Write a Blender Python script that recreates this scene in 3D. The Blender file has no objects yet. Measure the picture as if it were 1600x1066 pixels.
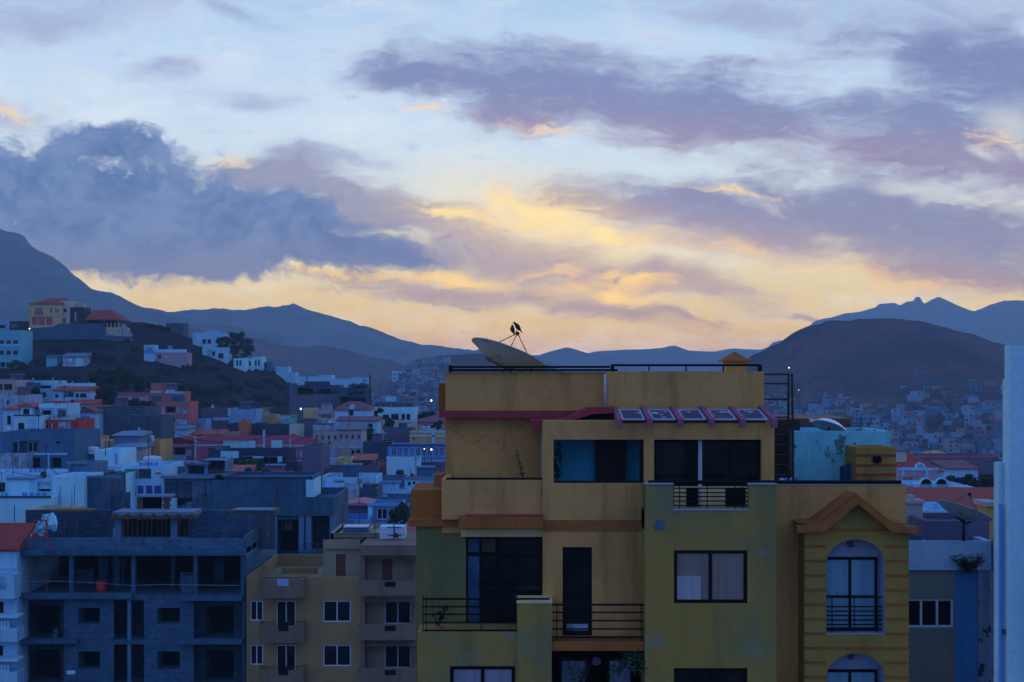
import bpy, bmesh, math, random
from mathutils import Vector, Matrix, noise as mnoise
random.seed(7)
SC = bpy.context.scene
COL = SC.collection
# ------------------------------------------------------------------ camera
F, CX, CY = 2222.0, 800.0, 585.0       # focal length and eye-level line, measured in photograph pixels
cam_d = bpy.data.cameras.new('camera')
cam = bpy.data.objects.new('camera', cam_d); COL.objects.link(cam)
cam_d.sensor_width = 36.0
cam_d.lens = F / 1600.0 * 36.0
cam_d.shift_y = (CY - 533.0) / 1600.0
cam_d.clip_start = 0.5; cam_d.clip_end = 60000
cam.location = (0, 0, 0); cam.rotation_euler = (math.radians(90), 0, 0)
SC.camera = cam
SC.view_settings.view_transform = 'Standard'; SC.view_settings.look = 'None'
SC.view_settings.exposure = 0.0; SC.view_settings.gamma = 1.0
SC.view_settings.use_curve_mapping = False
SC.cycles.volume_bounces = 1
SC.cycles.max_bounces = 5
SC.cycles.diffuse_bounces = 3

def lin(r, g, b):
    def c(v):
        v /= 255.0
        return v / 12.92 if v <= 0.04045 else ((v + 0.055) / 1.055) ** 2.4
    return (c(r), c(g), c(b), 1.0)

# ------------------------------------------------------------------ shader maths helper
class NT:
    def __init__(s, tree): s.t = tree; s.n = tree.nodes; s.l = tree.links
    def put(s, sock, v):
        if isinstance(v, bpy.types.NodeSocket): s.l.new(v, sock)
        elif v is not None:
            if hasattr(sock.default_value, '__len__') and not hasattr(v, '__len__'): v = (v, v, v)
            n = len(sock.default_value) if hasattr(sock.default_value, '__len__') else 0
            sock.default_value = tuple(v)[:n] if n else v
    def m(s, op, a, b=None, c=None, clamp=False):
        n = s.n.new('ShaderNodeMath'); n.operation = op; n.use_clamp = clamp
        s.put(n.inputs[0], a); s.put(n.inputs[1], b)
        if c is not None: s.put(n.inputs[2], c)
        return n.outputs[0]
    def v(s, op, a, b=None):
        n = s.n.new('ShaderNodeVectorMath'); n.operation = op
        s.put(n.inputs[0], a)
        if op == 'SCALE': s.put(n.inputs[3], b)
        elif b is not None: s.put(n.inputs[1], b)
        return n.outputs['Value'] if op in ('LENGTH', 'DOT_PRODUCT') else n.outputs[0]
    def mix(s, f, a, b, mode='MIX'):
        n = s.n.new('ShaderNodeMix'); n.data_type = 'RGBA'; n.blend_type = mode
        s.put(n.inputs[0], f); s.put(n.inputs[6], a); s.put(n.inputs[7], b)
        return n.outputs[2]
    def comb(s, x, y, z=0.0):
        n = s.n.new('ShaderNodeCombineXYZ'); s.put(n.inputs[0], x); s.put(n.inputs[1], y); s.put(n.inputs[2], z)
        return n.outputs[0]
    def sep(s, v):
        n = s.n.new('ShaderNodeSeparateXYZ'); s.put(n.inputs[0], v); return n.outputs
    def noise(s, vec, scale=1.0, detail=4, rough=0.5, color=False, distort=0.0):
        n = s.n.new('ShaderNodeTexNoise'); s.put(n.inputs['Vector'], vec)
        n.inputs['Scale'].default_value = scale; n.inputs['Detail'].default_value = detail
        n.inputs['Roughness'].default_value = rough; n.inputs['Distortion'].default_value = distort
        return n.outputs['Color'] if color else n.outputs[0]
    def mapping(s, vec, loc=(0, 0, 0), rot=(0, 0, 0), scale=(1, 1, 1), kind='POINT'):
        n = s.n.new('ShaderNodeMapping'); n.vector_type = kind; s.put(n.inputs[0], vec)
        n.inputs[1].default_value = loc; n.inputs[2].default_value = rot; n.inputs[3].default_value = scale
        return n.outputs[0]
    def ss(s, x, a, b, to0=0.0, to1=1.0):
        n = s.n.new('ShaderNodeMapRange'); n.interpolation_type = 'SMOOTHSTEP'
        s.put(n.inputs[0], x); n.inputs[1].default_value = a; n.inputs[2].default_value = b
        n.inputs[3].default_value = to0; n.inputs[4].default_value = to1
        return n.outputs[0]
    def ramp(s, x, stops, interp='LINEAR'):
        n = s.n.new('ShaderNodeValToRGB'); n.color_ramp.interpolation = interp
        el = n.color_ramp.elements
        while len(el) < len(stops): el.new(0.5)
        for e, (p, c) in zip(el, stops): e.position = p; e.color = c
        s.put(n.inputs[0], x); return n.outputs[0]

# ------------------------------------------------------------------ sky: a dusk sky with cloud banks fixed to compass directions
W = bpy.data.worlds.new('World'); SC.world = W; W.use_nodes = True
SUN_ELEV, SUN_AZ = math.radians(1.5), math.radians(1.5)
BACKCOL = (0.25, 0.385, 0.80, 1)
HAZE_K, HAZE_A, HAZE_END, HAZE_TOP = 0.00024, (.080, .16, .42), 6700.0, 560.0
def build_sky():
    k = NT(W.node_tree); k.n.clear()
    d = k.n.new('ShaderNodeTexCoord').outputs['Generated']
    dx, dy, dz = k.sep(d)
    front = k.m('MULTIPLY', k.m('MULTIPLY', k.ss(dy, 0.6, 0.8), k.ss(dz, -0.03, 0.01)), k.ss(dz, 0.6, 0.38))
    sy = k.m('MAXIMUM', dy, 0.2)
    u = k.m('MULTIPLY_ADD', k.m('DIVIDE', dx, sy), F / 100, CX / 100)          # one unit = 100 px of the photograph = 2.6 degrees
    v = k.m('MULTIPLY_ADD', k.m('DIVIDE', dz, sy), -F / 100, CY / 100)
    P = k.comb(u, v, 0)
    # clear sky by elevation
    def e(y): return min(1, max(0, 0.5 + 0.5 * math.sin(math.atan((CY - y) / F))))
    zs = k.m('MULTIPLY_ADD', dz, 0.5, 0.5)
    clear = k.ramp(zs, [(0.0, lin(30, 40, 66)), (0.488, lin(50, 66, 110)), (e(590), lin(150, 132, 160)), (e(552), lin(186, 158, 168)), (e(515), lin(214, 186, 160)), (e(450), lin(222, 202, 172)),
        (e(385), lin(226, 216, 196)), (e(300), lin(206, 220, 232)), (e(200), lin(200, 220, 242)), (e(70), lin(186, 212, 242)), (e(-60), lin(158, 194, 236)),
        (e(-500), lin(120, 154, 214)), (0.75, lin(112, 148, 214)), (1.0, lin(110, 146, 214))])
    # patchy brightness of the thin veil
    w1 = k.v('SCALE', k.v('SUBTRACT', k.noise(P, 0.42, 2, 0.5, True), (0.5, 0.5, 0.5)), 1.9)
    w2 = k.v('SCALE', k.v('SUBTRACT', k.noise(k.mapping(P, scale=(1, 1.8, 1), rot=(0, 0, -0.2)), 1.5, 5, 0.6, True), (0.5, 0.5, 0.5)), 0.75)
    Q = k.v('ADD', P, k.v('ADD', k.v('MULTIPLY', w1, (1, 0.55, 0)), k.v('MULTIPLY', w2, (1, 0.7, 0))))
    Qs = k.v('ADD', P, k.v('ADD', k.v('MULTIPLY', w1, (0.5, 0.22, 0)), k.v('MULTIPLY', w2, (0.8, 0.4, 0))))
    fb = k.noise(k.mapping(Qs, rot=(0, 0, -0.16), scale=(0.55, 1.9, 1)), 1.0, 6, 0.6)      # streaky
    puff = k.m('MULTIPLY_ADD', k.noise(Qs, 4.6, 5, 0.62), 0.30, k.m('MULTIPLY', k.noise(Qs, 1.35, 7, 0.62), 0.70))                                                       # lumpy
    fine = k.noise(k.mapping(Q, rot=(0, 0, -0.16), scale=(0.7, 2.4, 1)), 2.2, 5, 0.65)
    fb = k.m('MULTIPLY_ADD', fine, 0.28, k.m('MULTIPLY', fb, 0.72))
    hair = k.noise(k.mapping(Q, rot=(0, 0, -0.30), scale=(0.9, 4.2, 1)), 2.6, 6, 0.7)
    def field(blobs, src):
        out = None
        for (cx, cy, rx, ry, a) in blobs:
            q = k.mapping(src, (cx / 100, cy / 100, 0), (0, 0, math.radians(a)), (rx / 100, ry / 100, 1), 'TEXTURE')
            val = k.m('SUBTRACT', 1.0, k.v('LENGTH', q))
            out = val if out is None else k.m('SMOOTH_MAX', out, val, 0.25)
        return out
    def mask(f, nz, amp, lo, hi, strength=1.0):
        x = k.m('MULTIPLY_ADD', k.m('SUBTRACT', nz, 0.5), amp, f)
        m_ = k.ss(x, lo, hi, 0, strength)
        return k.m('MULTIPLY', m_, front)
    c = k.mix(0, clear, clear)
    # thin whitish and bluish veil everywhere in front
    c = k.mix(k.m('MULTIPLY', k.ss(fb, 0.42, 0.7, 0, 0.38), front), c, lin(238, 240, 244))
    c = k.mix(k.m('MULTIPLY', k.ss(fine, 0.56, 0.78, 0, 0.5), front), c, lin(150, 168, 212))
    # small pale mauve wisps, upper left
    wisp = field([(60, 30, 230, 55, -8), (250, 118, 90, 26, -6), (375, 152, 95, 24, 8), (390, 8, 90, 22, 18), (25, 185, 90, 30, 12), (1450, 60, 330, 130, 6), (1180, 30, 220, 40, 14), (500, 245, 150, 24, 4)], Q)
    c = k.mix(mask(wisp, fb, 3.0, -0.2, 1.2, 0.75), c, lin(148, 160, 204))
    # high lavender bank, upper right
    hi = field([(830, 138, 250, 72, 6), (1130, 172, 380, 84, 10), (1480, 222, 380, 92, 6), (640, 130, 130, 40, 0), (1560, 105, 230, 70, 8)], Q)
    hic = k.mix(k.ss(k.m('MULTIPLY_ADD', u, -0.055, v), 0.85, 1.75), lin(122, 136, 186), lin(146, 138, 178))
    c = k.mix(mask(hi, fb, 2.5, -0.25, 0.7, 0.95), c, hic)
    # second bank, right
    lo = field([(1130, 345, 280, 62, 11), (1440, 370, 340, 86, 9), (1330, 330, 240, 55, 8), (1500, 425, 200, 30, 8), (960, 320, 150, 34, 12)], Q)
    loc_ = k.mix(k.ss(k.m('MULTIPLY_ADD', u, -0.16, v), 1.25, 2.4), lin(130, 136, 180), lin(182, 158, 174))
    c = k.mix(mask(lo, fb, 2.1, -0.22, 0.62, 0.93), c, loc_)
    # middle mauve banks, left of centre
    md = field([(450, 288, 170, 42, 10), (620, 330, 230, 52, 14), (800, 392, 270, 52, 14), (1000, 444, 240, 34, 10), (640, 392, 150, 34, 12)], Q)
    mdc = k.mix(k.ss(u, 4.5, 9.5), lin(138, 144, 182), lin(174, 156, 174))
    c = k.mix(mask(md, fb, 2.3, -0.2, 0.65, 0.9), c, mdc)
    # clear window at the right
    gap = field([(1430, 299, 95, 17, 3), (1590, 205, 70, 40, 20), (1545, 245, 40, 14, 15)], Qs)
    c = k.mix(mask(gap, fb, 1.2, -0.1, 0.9, 0.8), c, lin(204, 208, 216))
    # low dark streaks near the horizon
    st = field([(930, 482, 190, 20, 10), (700, 458, 180, 20, 3), (1060, 500, 80, 8, 14), (560, 436, 130, 10, 2), (1500, 440, 160, 22, 8), (1280, 508, 60, 5, 12)], Qs)
    c = k.mix(mask(st, fine, 2.4, -0.35, 0.8, 0.8), c, lin(160, 144, 172))
    # sun-lit gold edges
    g0 = field([(830, 322, 135, 42, 10), (720, 335, 110, 22, 8), (960, 372, 150, 34, 14), (1130, 395, 200, 26, 12), (960, 450, 150, 26, 8), (890, 425, 140, 16, 4), (1380, 440, 240, 24, 10)], Q)
    c = k.mix(mask(g0, fine, 3.2, 0.05, 1.25, 0.75), c, lin(246, 204, 160))
    gp = field([(840, 330, 95, 30, 10), (950, 368, 80, 18, 14), (700, 332, 85, 12, 8)], Qs)
    c = k.mix(mask(gp, hair, 3.2, -0.1, 1.0, 0.95), c, lin(255, 228, 168))
    g1 = field([(540, 428, 120, 15, 1), (690, 434, 130, 15, 4), (1010, 440, 90, 13, 8), (975, 470, 80, 16, 8)], Qs)
    c = k.mix(mask(g1, fine, 2.6, -0.05, 1.0, 0.95), c, lin(254, 214, 152))
    g2 = field([(870, 190, 90, 14, 4), (345, 247, 60, 14, 3), (20, 178, 70, 20, 4), (1580, 238, 70, 22, 18), (1130, 300, 130, 9, 5), (660, 175, 60, 10, 4)], Q)
    c = k.mix(mask(g2, hair, 3.2, -0.1, 1.3, 0.75), c, lin(246, 214, 178))
    glow = field([(820, 330, 230, 85, 10)], P)
    c = k.mix(k.m('MULTIPLY', k.m('MULTIPLY', k.ss(glow, -0.2, 0.9, 0, 0.62), k.ss(hair, 0.3, 0.7, 0.5, 1.0)), front), c, lin(255, 226, 176))
    # fine combed texture through all the cloud
    c = k.mix(k.m('MULTIPLY', k.ss(hair, 0.5, 0.8, 0, 0.22), front), c, lin(230, 226, 228))
    c = k.mix(k.m('MULTIPLY', k.ss(hair, 0.5, 0.22, 0, 0.20), front), c, lin(128, 132, 176))
    # warm light below the left bank
    # dark blue bank, left
    dk = field([(120, 300, 270, 92, 0), (-60, 290, 190, 80, 0), (380, 375, 290, 66, 4), (180, 222, 110, 38, 2), (250, 405, 220, 42, 3), (520, 385, 150, 40, 6), (430, 350, 180, 60, 4), (330, 340, 200, 70, 4), (150, 380, 260, 70, 2), (610, 405, 60, 14, 4)], Qs)
    dkc = k.mix(k.ss(puff, 0.34, 0.66), lin(78, 110, 170), lin(112, 138, 190))
    dkc = k.mix(k.ss(v, 3.4, 4.5), dkc, lin(118, 130, 176))
    dm = mask(dk, puff, 2.1, -0.08, 0.40, 0.96)
    c = k.mix(dm, c, dkc)
    # behind the camera: plain deep twilight blue
    back = k.ss(dy, 0.1, -0.5)
    upper = k.ss(dz, -0.05, 0.05)
    plain = k.mix(k.m('MULTIPLY', back, upper), clear, BACKCOL)
    # the sky lies beyond the evening air: brighter out there by what the air takes away
    L = k.m('MINIMUM', k.m('DIVIDE', HAZE_END, k.m('MAXIMUM', dy, .3)), k.m('DIVIDE', HAZE_TOP, k.m('MAXIMUM', dz, .01)))
    T = k.m('EXPONENT', k.m('MULTIPLY', L, -HAZE_K))
    def beyond(col):
        q = k.v('SUBTRACT', col, k.v('SCALE', HAZE_A, k.m('SUBTRACT', 1.0, T)))
        q = k.v('MAXIMUM', k.v('SCALE', q, k.m('DIVIDE', 1.0, T)), (0.01, 0.01, 0.01))
        return k.mix(k.m('MULTIPLY', k.ss(dy, 0.0, 0.5), k.ss(dz, -.02, .005)), col, q)
    c = beyond(c); plain = beyond(plain)
    sky = k.n.new('ShaderNodeTexSky'); sky.sky_type = 'NISHITA'; sky.sun_disc = False
    sky.sun_elevation = SUN_ELEV; sky.sun_rotation = SUN_AZ; sky.altitude = 50
    bg1 = k.n.new('ShaderNodeBackground'); k.put(bg1.inputs[0], c); bg1.inputs[1].default_value = 1.0
    bg2 = k.n.new('ShaderNodeBackground'); k.put(bg2.inputs[0], sky.outputs[0]); bg2.inputs[1].default_value = 0.004
    bg3 = k.n.new('ShaderNodeBackground'); k.put(bg3.inputs[0], plain)
    mx = k.n.new('ShaderNodeMixShader'); k.put(mx.inputs[0], k.m('GREATER_THAN', front, 0.001)); k.l.new(bg3.outputs[0], mx.inputs[1]); k.l.new(bg1.outputs[0], mx.inputs[2])
    add = k.n.new('ShaderNodeAddShader'); k.l.new(mx.outputs[0], add.inputs[0]); k.l.new(bg2.outputs[0], add.inputs[1])
    out = k.n.new('ShaderNodeOutputWorld'); k.l.new(add.outputs[0], out.inputs[0])
build_sky()
# the last light of the sun, straight ahead and just above the hills
sun_d = bpy.data.lights.new('sun', 'SUN'); sun = bpy.data.objects.new('sun', sun_d); COL.objects.link(sun)
sun_d.energy = 0.12; sun_d.angle = math.radians(12); sun_d.color = (1.0, 0.82, 0.62)
sun.rotation_euler = (-math.radians(90) + math.radians(5), 0, -SUN_AZ)

# ------------------------------------------------------------------ coordinates measured on the photograph -> metres at a given distance
def X(px, Y): return (px - CX) / F * Y
def Z(py, Y): return (CY - py) / F * Y
def clamp(v, a=0.0, b=1.0): return max(a, min(b, v))
def sstep(v, a, b):
    t = clamp((v - a) / (b - a)); return t * t * (3 - 2 * t)
def interp(tab, x):
    if x <= tab[0][0]: return tab[0][1]
    for (a, b), (c, d) in zip(tab, tab[1:]):
        if x <= c: return b + (d - b) * (x - a) / (c - a)
    return tab[-1][1]

# ------------------------------------------------------------------ materials
MATS = {}
def new_mat(name):
    m = bpy.data.materials.new(name); m.use_nodes = True
    k = NT(m.node_tree); k.n.clear()
    out = k.n.new('ShaderNodeOutputMaterial'); p = k.n.new('ShaderNodeBsdfPrincipled')
    k.l.new(p.outputs[0], out.inputs[0])
    MATS[name] = m
    return m, k, p
def c4(c): return tuple(c[:3]) + (1.0,)
def mul(c, f): return (c[0] * f, c[1] * f, c[2] * f, 1)
def obj_co(k): return k.n.new('ShaderNodeTexCoord').outputs['Object']
def bump(k, p, h, dist=0.02, strength=0.5):
    b = k.n.new('ShaderNodeBump'); b.inputs['Distance'].default_value = dist; b.inputs['Strength'].default_value = strength
    k.put(b.inputs['Height'], h); k.l.new(b.outputs[0], p.inputs['Normal'])
def plaster(name, col, stain=None, amt=0.5, scale=0.5, streak=0.35, rough=0.9, cracks=False, spots=None):
    m, k, p = new_mat(name); co = obj_co(k)
    stain = stain or mul(col, 0.62)
    n1 = k.noise(co, scale, 6, 0.62)
    st = k.noise(k.mapping(co, scale=(1, 1, 0.14)), scale * 3.2, 5, 0.6)
    c = k.mix(k.ss(n1, 0.42, 0.68, 0, amt), c4(col), c4(stain))
    c = k.mix(k.ss(st, 0.48, 0.72, 0, streak), c, c4(mul(stain, 0.55)))
    big = k.noise(co, scale * 0.35, 2, 0.5)
    c = k.mix(k.ss(big, 0.35, 0.7, 0, 0.22), c, c4(mul(col, 1.25)))
    fine = k.noise(co, 9.0, 3, 0.6)
    c = k.mix(k.ss(fine, 0.35, 0.75, 0, 0.30), c, c4(mul(col, 0.6)))
    if spots:
        sn = k.noise(co, spots[1], 5, 0.65)
        c = k.mix(k.ss(sn, spots[2], spots[2] + 0.05, 0, spots[3]), c, c4(spots[0]))
    if cracks:
        vo = k.n.new('ShaderNodeTexVoronoi'); vo.feature = 'DISTANCE_TO_EDGE'; vo.inputs['Scale'].default_value = 0.38
        k.put(vo.inputs['Vector'], k.v('ADD', co, k.v('SCALE', k.noise(co, 1.3, 5, 0.6, True), 0.9)))
        gate = k.ss(k.noise(co, 0.45, 2, 0.5), 0.54, 0.64)
        c = k.mix(k.m('MULTIPLY', k.ss(vo.outputs[0], 0.007, 0.0, 0, 0.6), gate), c, c4(mul(col, 0.18)))
    k.put(p.inputs['Base Color'], c); p.inputs['Roughness'].default_value = rough
    p.inputs['Specular IOR Level'].default_value = 0.25
    bump(k, p, k.m('ADD', fine, k.m('MULTIPLY', n1, 2.0)), 0.012, 0.4)
    return m
def blocks(name, col, mortar, w=0.42, h=0.21, var=0.35, ms=0.022):
    m, k, p = new_mat(name); co = obj_co(k); s = k.sep(co)
    uv = k.comb(k.m('ADD', s[0], s[1]), s[2], 0)
    uv = k.v('ADD', uv, k.v('SCALE', k.noise(co, 3.0, 3, 0.5, True), 0.02))
    b = k.n.new('ShaderNodeTexBrick'); k.put(b.inputs['Vector'], uv)
    b.inputs['Color1'].default_value = c4(mul(col, 1 + var)); b.inputs['Color2'].default_value = c4(mul(col, 1 - var)); b.inputs['Mortar'].default_value = c4(mortar)
    b.inputs['Scale'].default_value = 1; b.inputs['Mortar Size'].default_value = ms; b.inputs['Mortar Smooth'].default_value = 0.2
    b.inputs['Brick Width'].default_value = w; b.inputs['Row Height'].default_value = h; b.inputs['Bias'].default_value = 0
    n = k.noise(co, 1.1, 6, 0.65)
    c = k.mix(k.ss(n, 0.35, 0.7, 0, 0.55), b.outputs[0], c4(mul(col, 0.7)))
    c = k.mix(k.ss(k.noise(co, 12, 3, 0.6), 0.4, 0.7, 0, 0.3), c, c4(mul(col, 1.3)))
    k.put(p.inputs['Base Color'], c); p.inputs['Roughness'].default_value = 0.95
    bump(k, p, k.m('SUBTRACT', k.noise(co, 14, 4, 0.6), k.m('MULTIPLY', b.outputs[1], 1.2)), 0.03, 0.7)
    return m
def simple(name, col, rough=0.6, metal=0.0, var=0.25, scale=4.0, spec=0.5, stretch=(1, 1, 1), rust=None):
    m, k, p = new_mat(name); co = k.mapping(obj_co(k), scale=stretch)
    n = k.noise(co, scale, 5, 0.6)
    c = k.mix(k.ss(n, 0.3, 0.75, 0, var), c4(col), c4(mul(col, 0.45)))
    if rust: c = k.mix(k.ss(k.noise(co, scale * 0.7, 5, 0.7), 0.55, 0.66, 0, 0.8), c, c4(rust))
    k.put(p.inputs['Base Color'], c); p.inputs['Roughness'].default_value = rough; p.inputs['Metallic'].default_value = metal
    p.inputs['Specular IOR Level'].default_value = spec
    return m
def glass(name, tint=(0.012, 0.018, 0.026), rough=0.05, warp=0.004, spec=0.9):
    m, k, p = new_mat(name); co = obj_co(k)
    c = k.mix(k.ss(k.noise(co, 0.9, 3, 0.5), 0.4, 0.65), c4(tint), c4(mul(tint, 2.4)))
    k.put(p.inputs['Base Color'], c); p.inputs['Roughness'].default_value = rough
    p.inputs['Specular IOR Level'].default_value = spec; p.inputs['IOR'].default_value = 1.5
    bump(k, p, k.noise(co, 1.7, 2, 0.5), 0.02, 0.15)
    return m
def tiles(name, col, rows=0.33, cols=0.24):
    m, k, p = new_mat(name); co = obj_co(k); s = k.sep(co)
    a = k.m('SINE', k.m('MULTIPLY', s[0], 2 * math.pi / cols))
    b = k.m('FRACT', k.m('DIVIDE', k.m('ADD', s[1], s[2]), rows))
    n = k.noise(co, 1.4, 6, 0.65); cell = k.noise(k.mapping(co, scale=(1 / cols, 3, 3)), 1.0, 2, 0.5)
    c = k.mix(k.ss(n, 0.4, 0.7, 0, 0.6), c4(col), c4(mul(col, 0.5)))
    c = k.mix(k.ss(cell, 0.4, 0.7, 0, 0.4), c, c4(mul(col, 1.35)))
    c = k.mix(k.ss(a, -0.3, -1.0, 0, 0.55), c, c4(mul(col, 0.35)))
    k.put(p.inputs['Base Color'], c); p.inputs['Roughness'].default_value = 0.85
    bump(k, p, k.m('ADD', a, b), 0.05, 0.8)
    return m
def emit(name, col, strength):
    m, k, p = new_mat(name)
    p.inputs['Base Color'].default_value = c4(col); p.inputs['Emission Color'].default_value = c4(col); p.inputs['Emission Strength'].default_value = strength
    return m
def corrugated(name, col, pitch=0.12):
    m, k, p = new_mat(name); co = obj_co(k); s = k.sep(co)
    a = k.m('SINE', k.m('MULTIPLY', k.m('ADD', s[0], s[1]), 2 * math.pi / pitch))
    c = k.mix(k.ss(k.noise(co, 1.6, 5, 0.65), 0.4, 0.7, 0, 0.7), c4(col), c4(mul(col, 0.4)))
    k.put(p.inputs['Base Color'], c); p.inputs['Roughness'].default_value = 0.7
    bump(k, p, a, 0.03, 0.8)
    return m
# walls
plaster('white', (.33, .68, .92), (.17, .38, .62), .5, .35, .35)
plaster('white_clean', (.39, .80, .98), (.27, .58, .84), .4, .25, .2)
plaster('white_dirty', (.36, .50, .70), (.08, .13, .22), .8, .8, .6, spots=((.05, .09, .16, 1), 1.6, .60, .7))
plaster('pale_blue', (.24, .46, .74), (.14, .30, .52), .5, .3, .3)
plaster('blue', (.10, .30, .66), (.06, .20, .46), .5, .3, .3)
plaster('turquoise', (.14, .50, .66), (.10, .34, .46), .5, .3, .3)
plaster('cream', (.56, .56, .46), (.34, .36, .34), .5, .35, .35)
plaster('beige', (.42, .40, .42), (.22, .22, .28), .6, .35, .4)
plaster('ochre', (.58, .36, .12), (.34, .24, .12), .5, .35, .4)
plaster('yellow', (.62, .50, .24), (.42, .36, .18), .5, .35, .4)
plaster('pink', (.50, .22, .27), (.34, .15, .20), .5, .35, .35)
plaster('salmon', (.46, .16, .17), (.42, .14, .14), .5, .35, .35)
plaster('maroon', (.46, .11, .19), (.30, .08, .14), .5, .35, .3)
plaster('red_wall', (.46, .05, .05), (.30, .04, .05), .5, .35, .3)
plaster('orange_wall', (.56, .16, .10), (.55, .16, .09), .5, .35, .3)
plaster('lilac', (.34, .24, .62), (.24, .18, .46), .5, .35, .3)
plaster('mauve_brown', (.13, .13, .22), (.075, .08, .14), .6, .3, .4)
plaster('grey', (.09, .18, .30), (.045, .10, .17), .6, .4, .5)
plaster('grey_dark', (.04, .08, .15), (.02, .04, .08), .6, .4, .5)
plaster('navy', (.025, .04, .11), (.02, .03, .07), .4, .4, .2)
plaster('concrete', (.045, .135, .24), (.02, .06, .12), .65, .5, .6, spots=((.05, .10, .16, 1), .9, .60, .5))
plaster('concrete_light', (.10, .24, .40), (.05, .13, .23), .6, .5, .5)
plaster('green_wall', (.05, .45, .20), (.03, .3, .15), .5, .3, .3)
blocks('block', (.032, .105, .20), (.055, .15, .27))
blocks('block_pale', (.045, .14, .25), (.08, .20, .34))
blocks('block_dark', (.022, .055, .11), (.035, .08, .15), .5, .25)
blocks('stone_wall', (.055, .10, .17), (.035, .065, .12), .9, .45, .25, .03)
tiles('red_tiles', (.42, .055, .05)); tiles('red_tiles_pale', (.52, .13, .11)); tiles('mauve_tiles', (.28, .09, .13))
simple('roof_grey', (.12, .17, .25), .9); simple('roof_pale', (.14, .26, .42), .9, scale=1.5, var=.5)
simple('roof_blue', (.04, .12, .27), .7)
glass('pane', (.004, .006, .010), .1, spec=.22); glass('pane_blue', (.02, .06, .14), .12); glass('pane_pale', (.16, .24, .38), .2)
simple('frame_white', (.50, .66, .86), .5, var=.1); simple('frame_dark', (.012, .02, .02), .45, var=.2)
simple('door_brown', (.12, .045, .03), .6); simple('door_blue', (.02, .07, .34), .5); simple('shutter_pale', (.40, .50, .62), .6)
simple('painted_dark', (.006, .008, .012), .95, spec=.1)  # near-black; paints deep shade into openings, also colours grilles
simple('metal_dark', (.02, .028, .032), .5, .3); simple('rebar', (.04, .03, .035), .8, .2, rust=(.12, .05, .03, 1))
simple('timber', (.11, .085, .05), .85, stretch=(.4, 1, 1), var=.6); simple('pole', (.06, .07, .09), .8)
simple('tank_white', (.52, .66, .86), .5); simple('tank_black', (.01, .012, .018), .5); simple('tank_blue', (.035, .10, .20), .5)
simple('bark', (.05, .035, .03), .95, stretch=(1, 1, .2))
emit('lamp_glow', (1.0, .76, .48), 5.0); emit('lamp_cool', (.85, .92, 1.0), 5.0)

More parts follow.
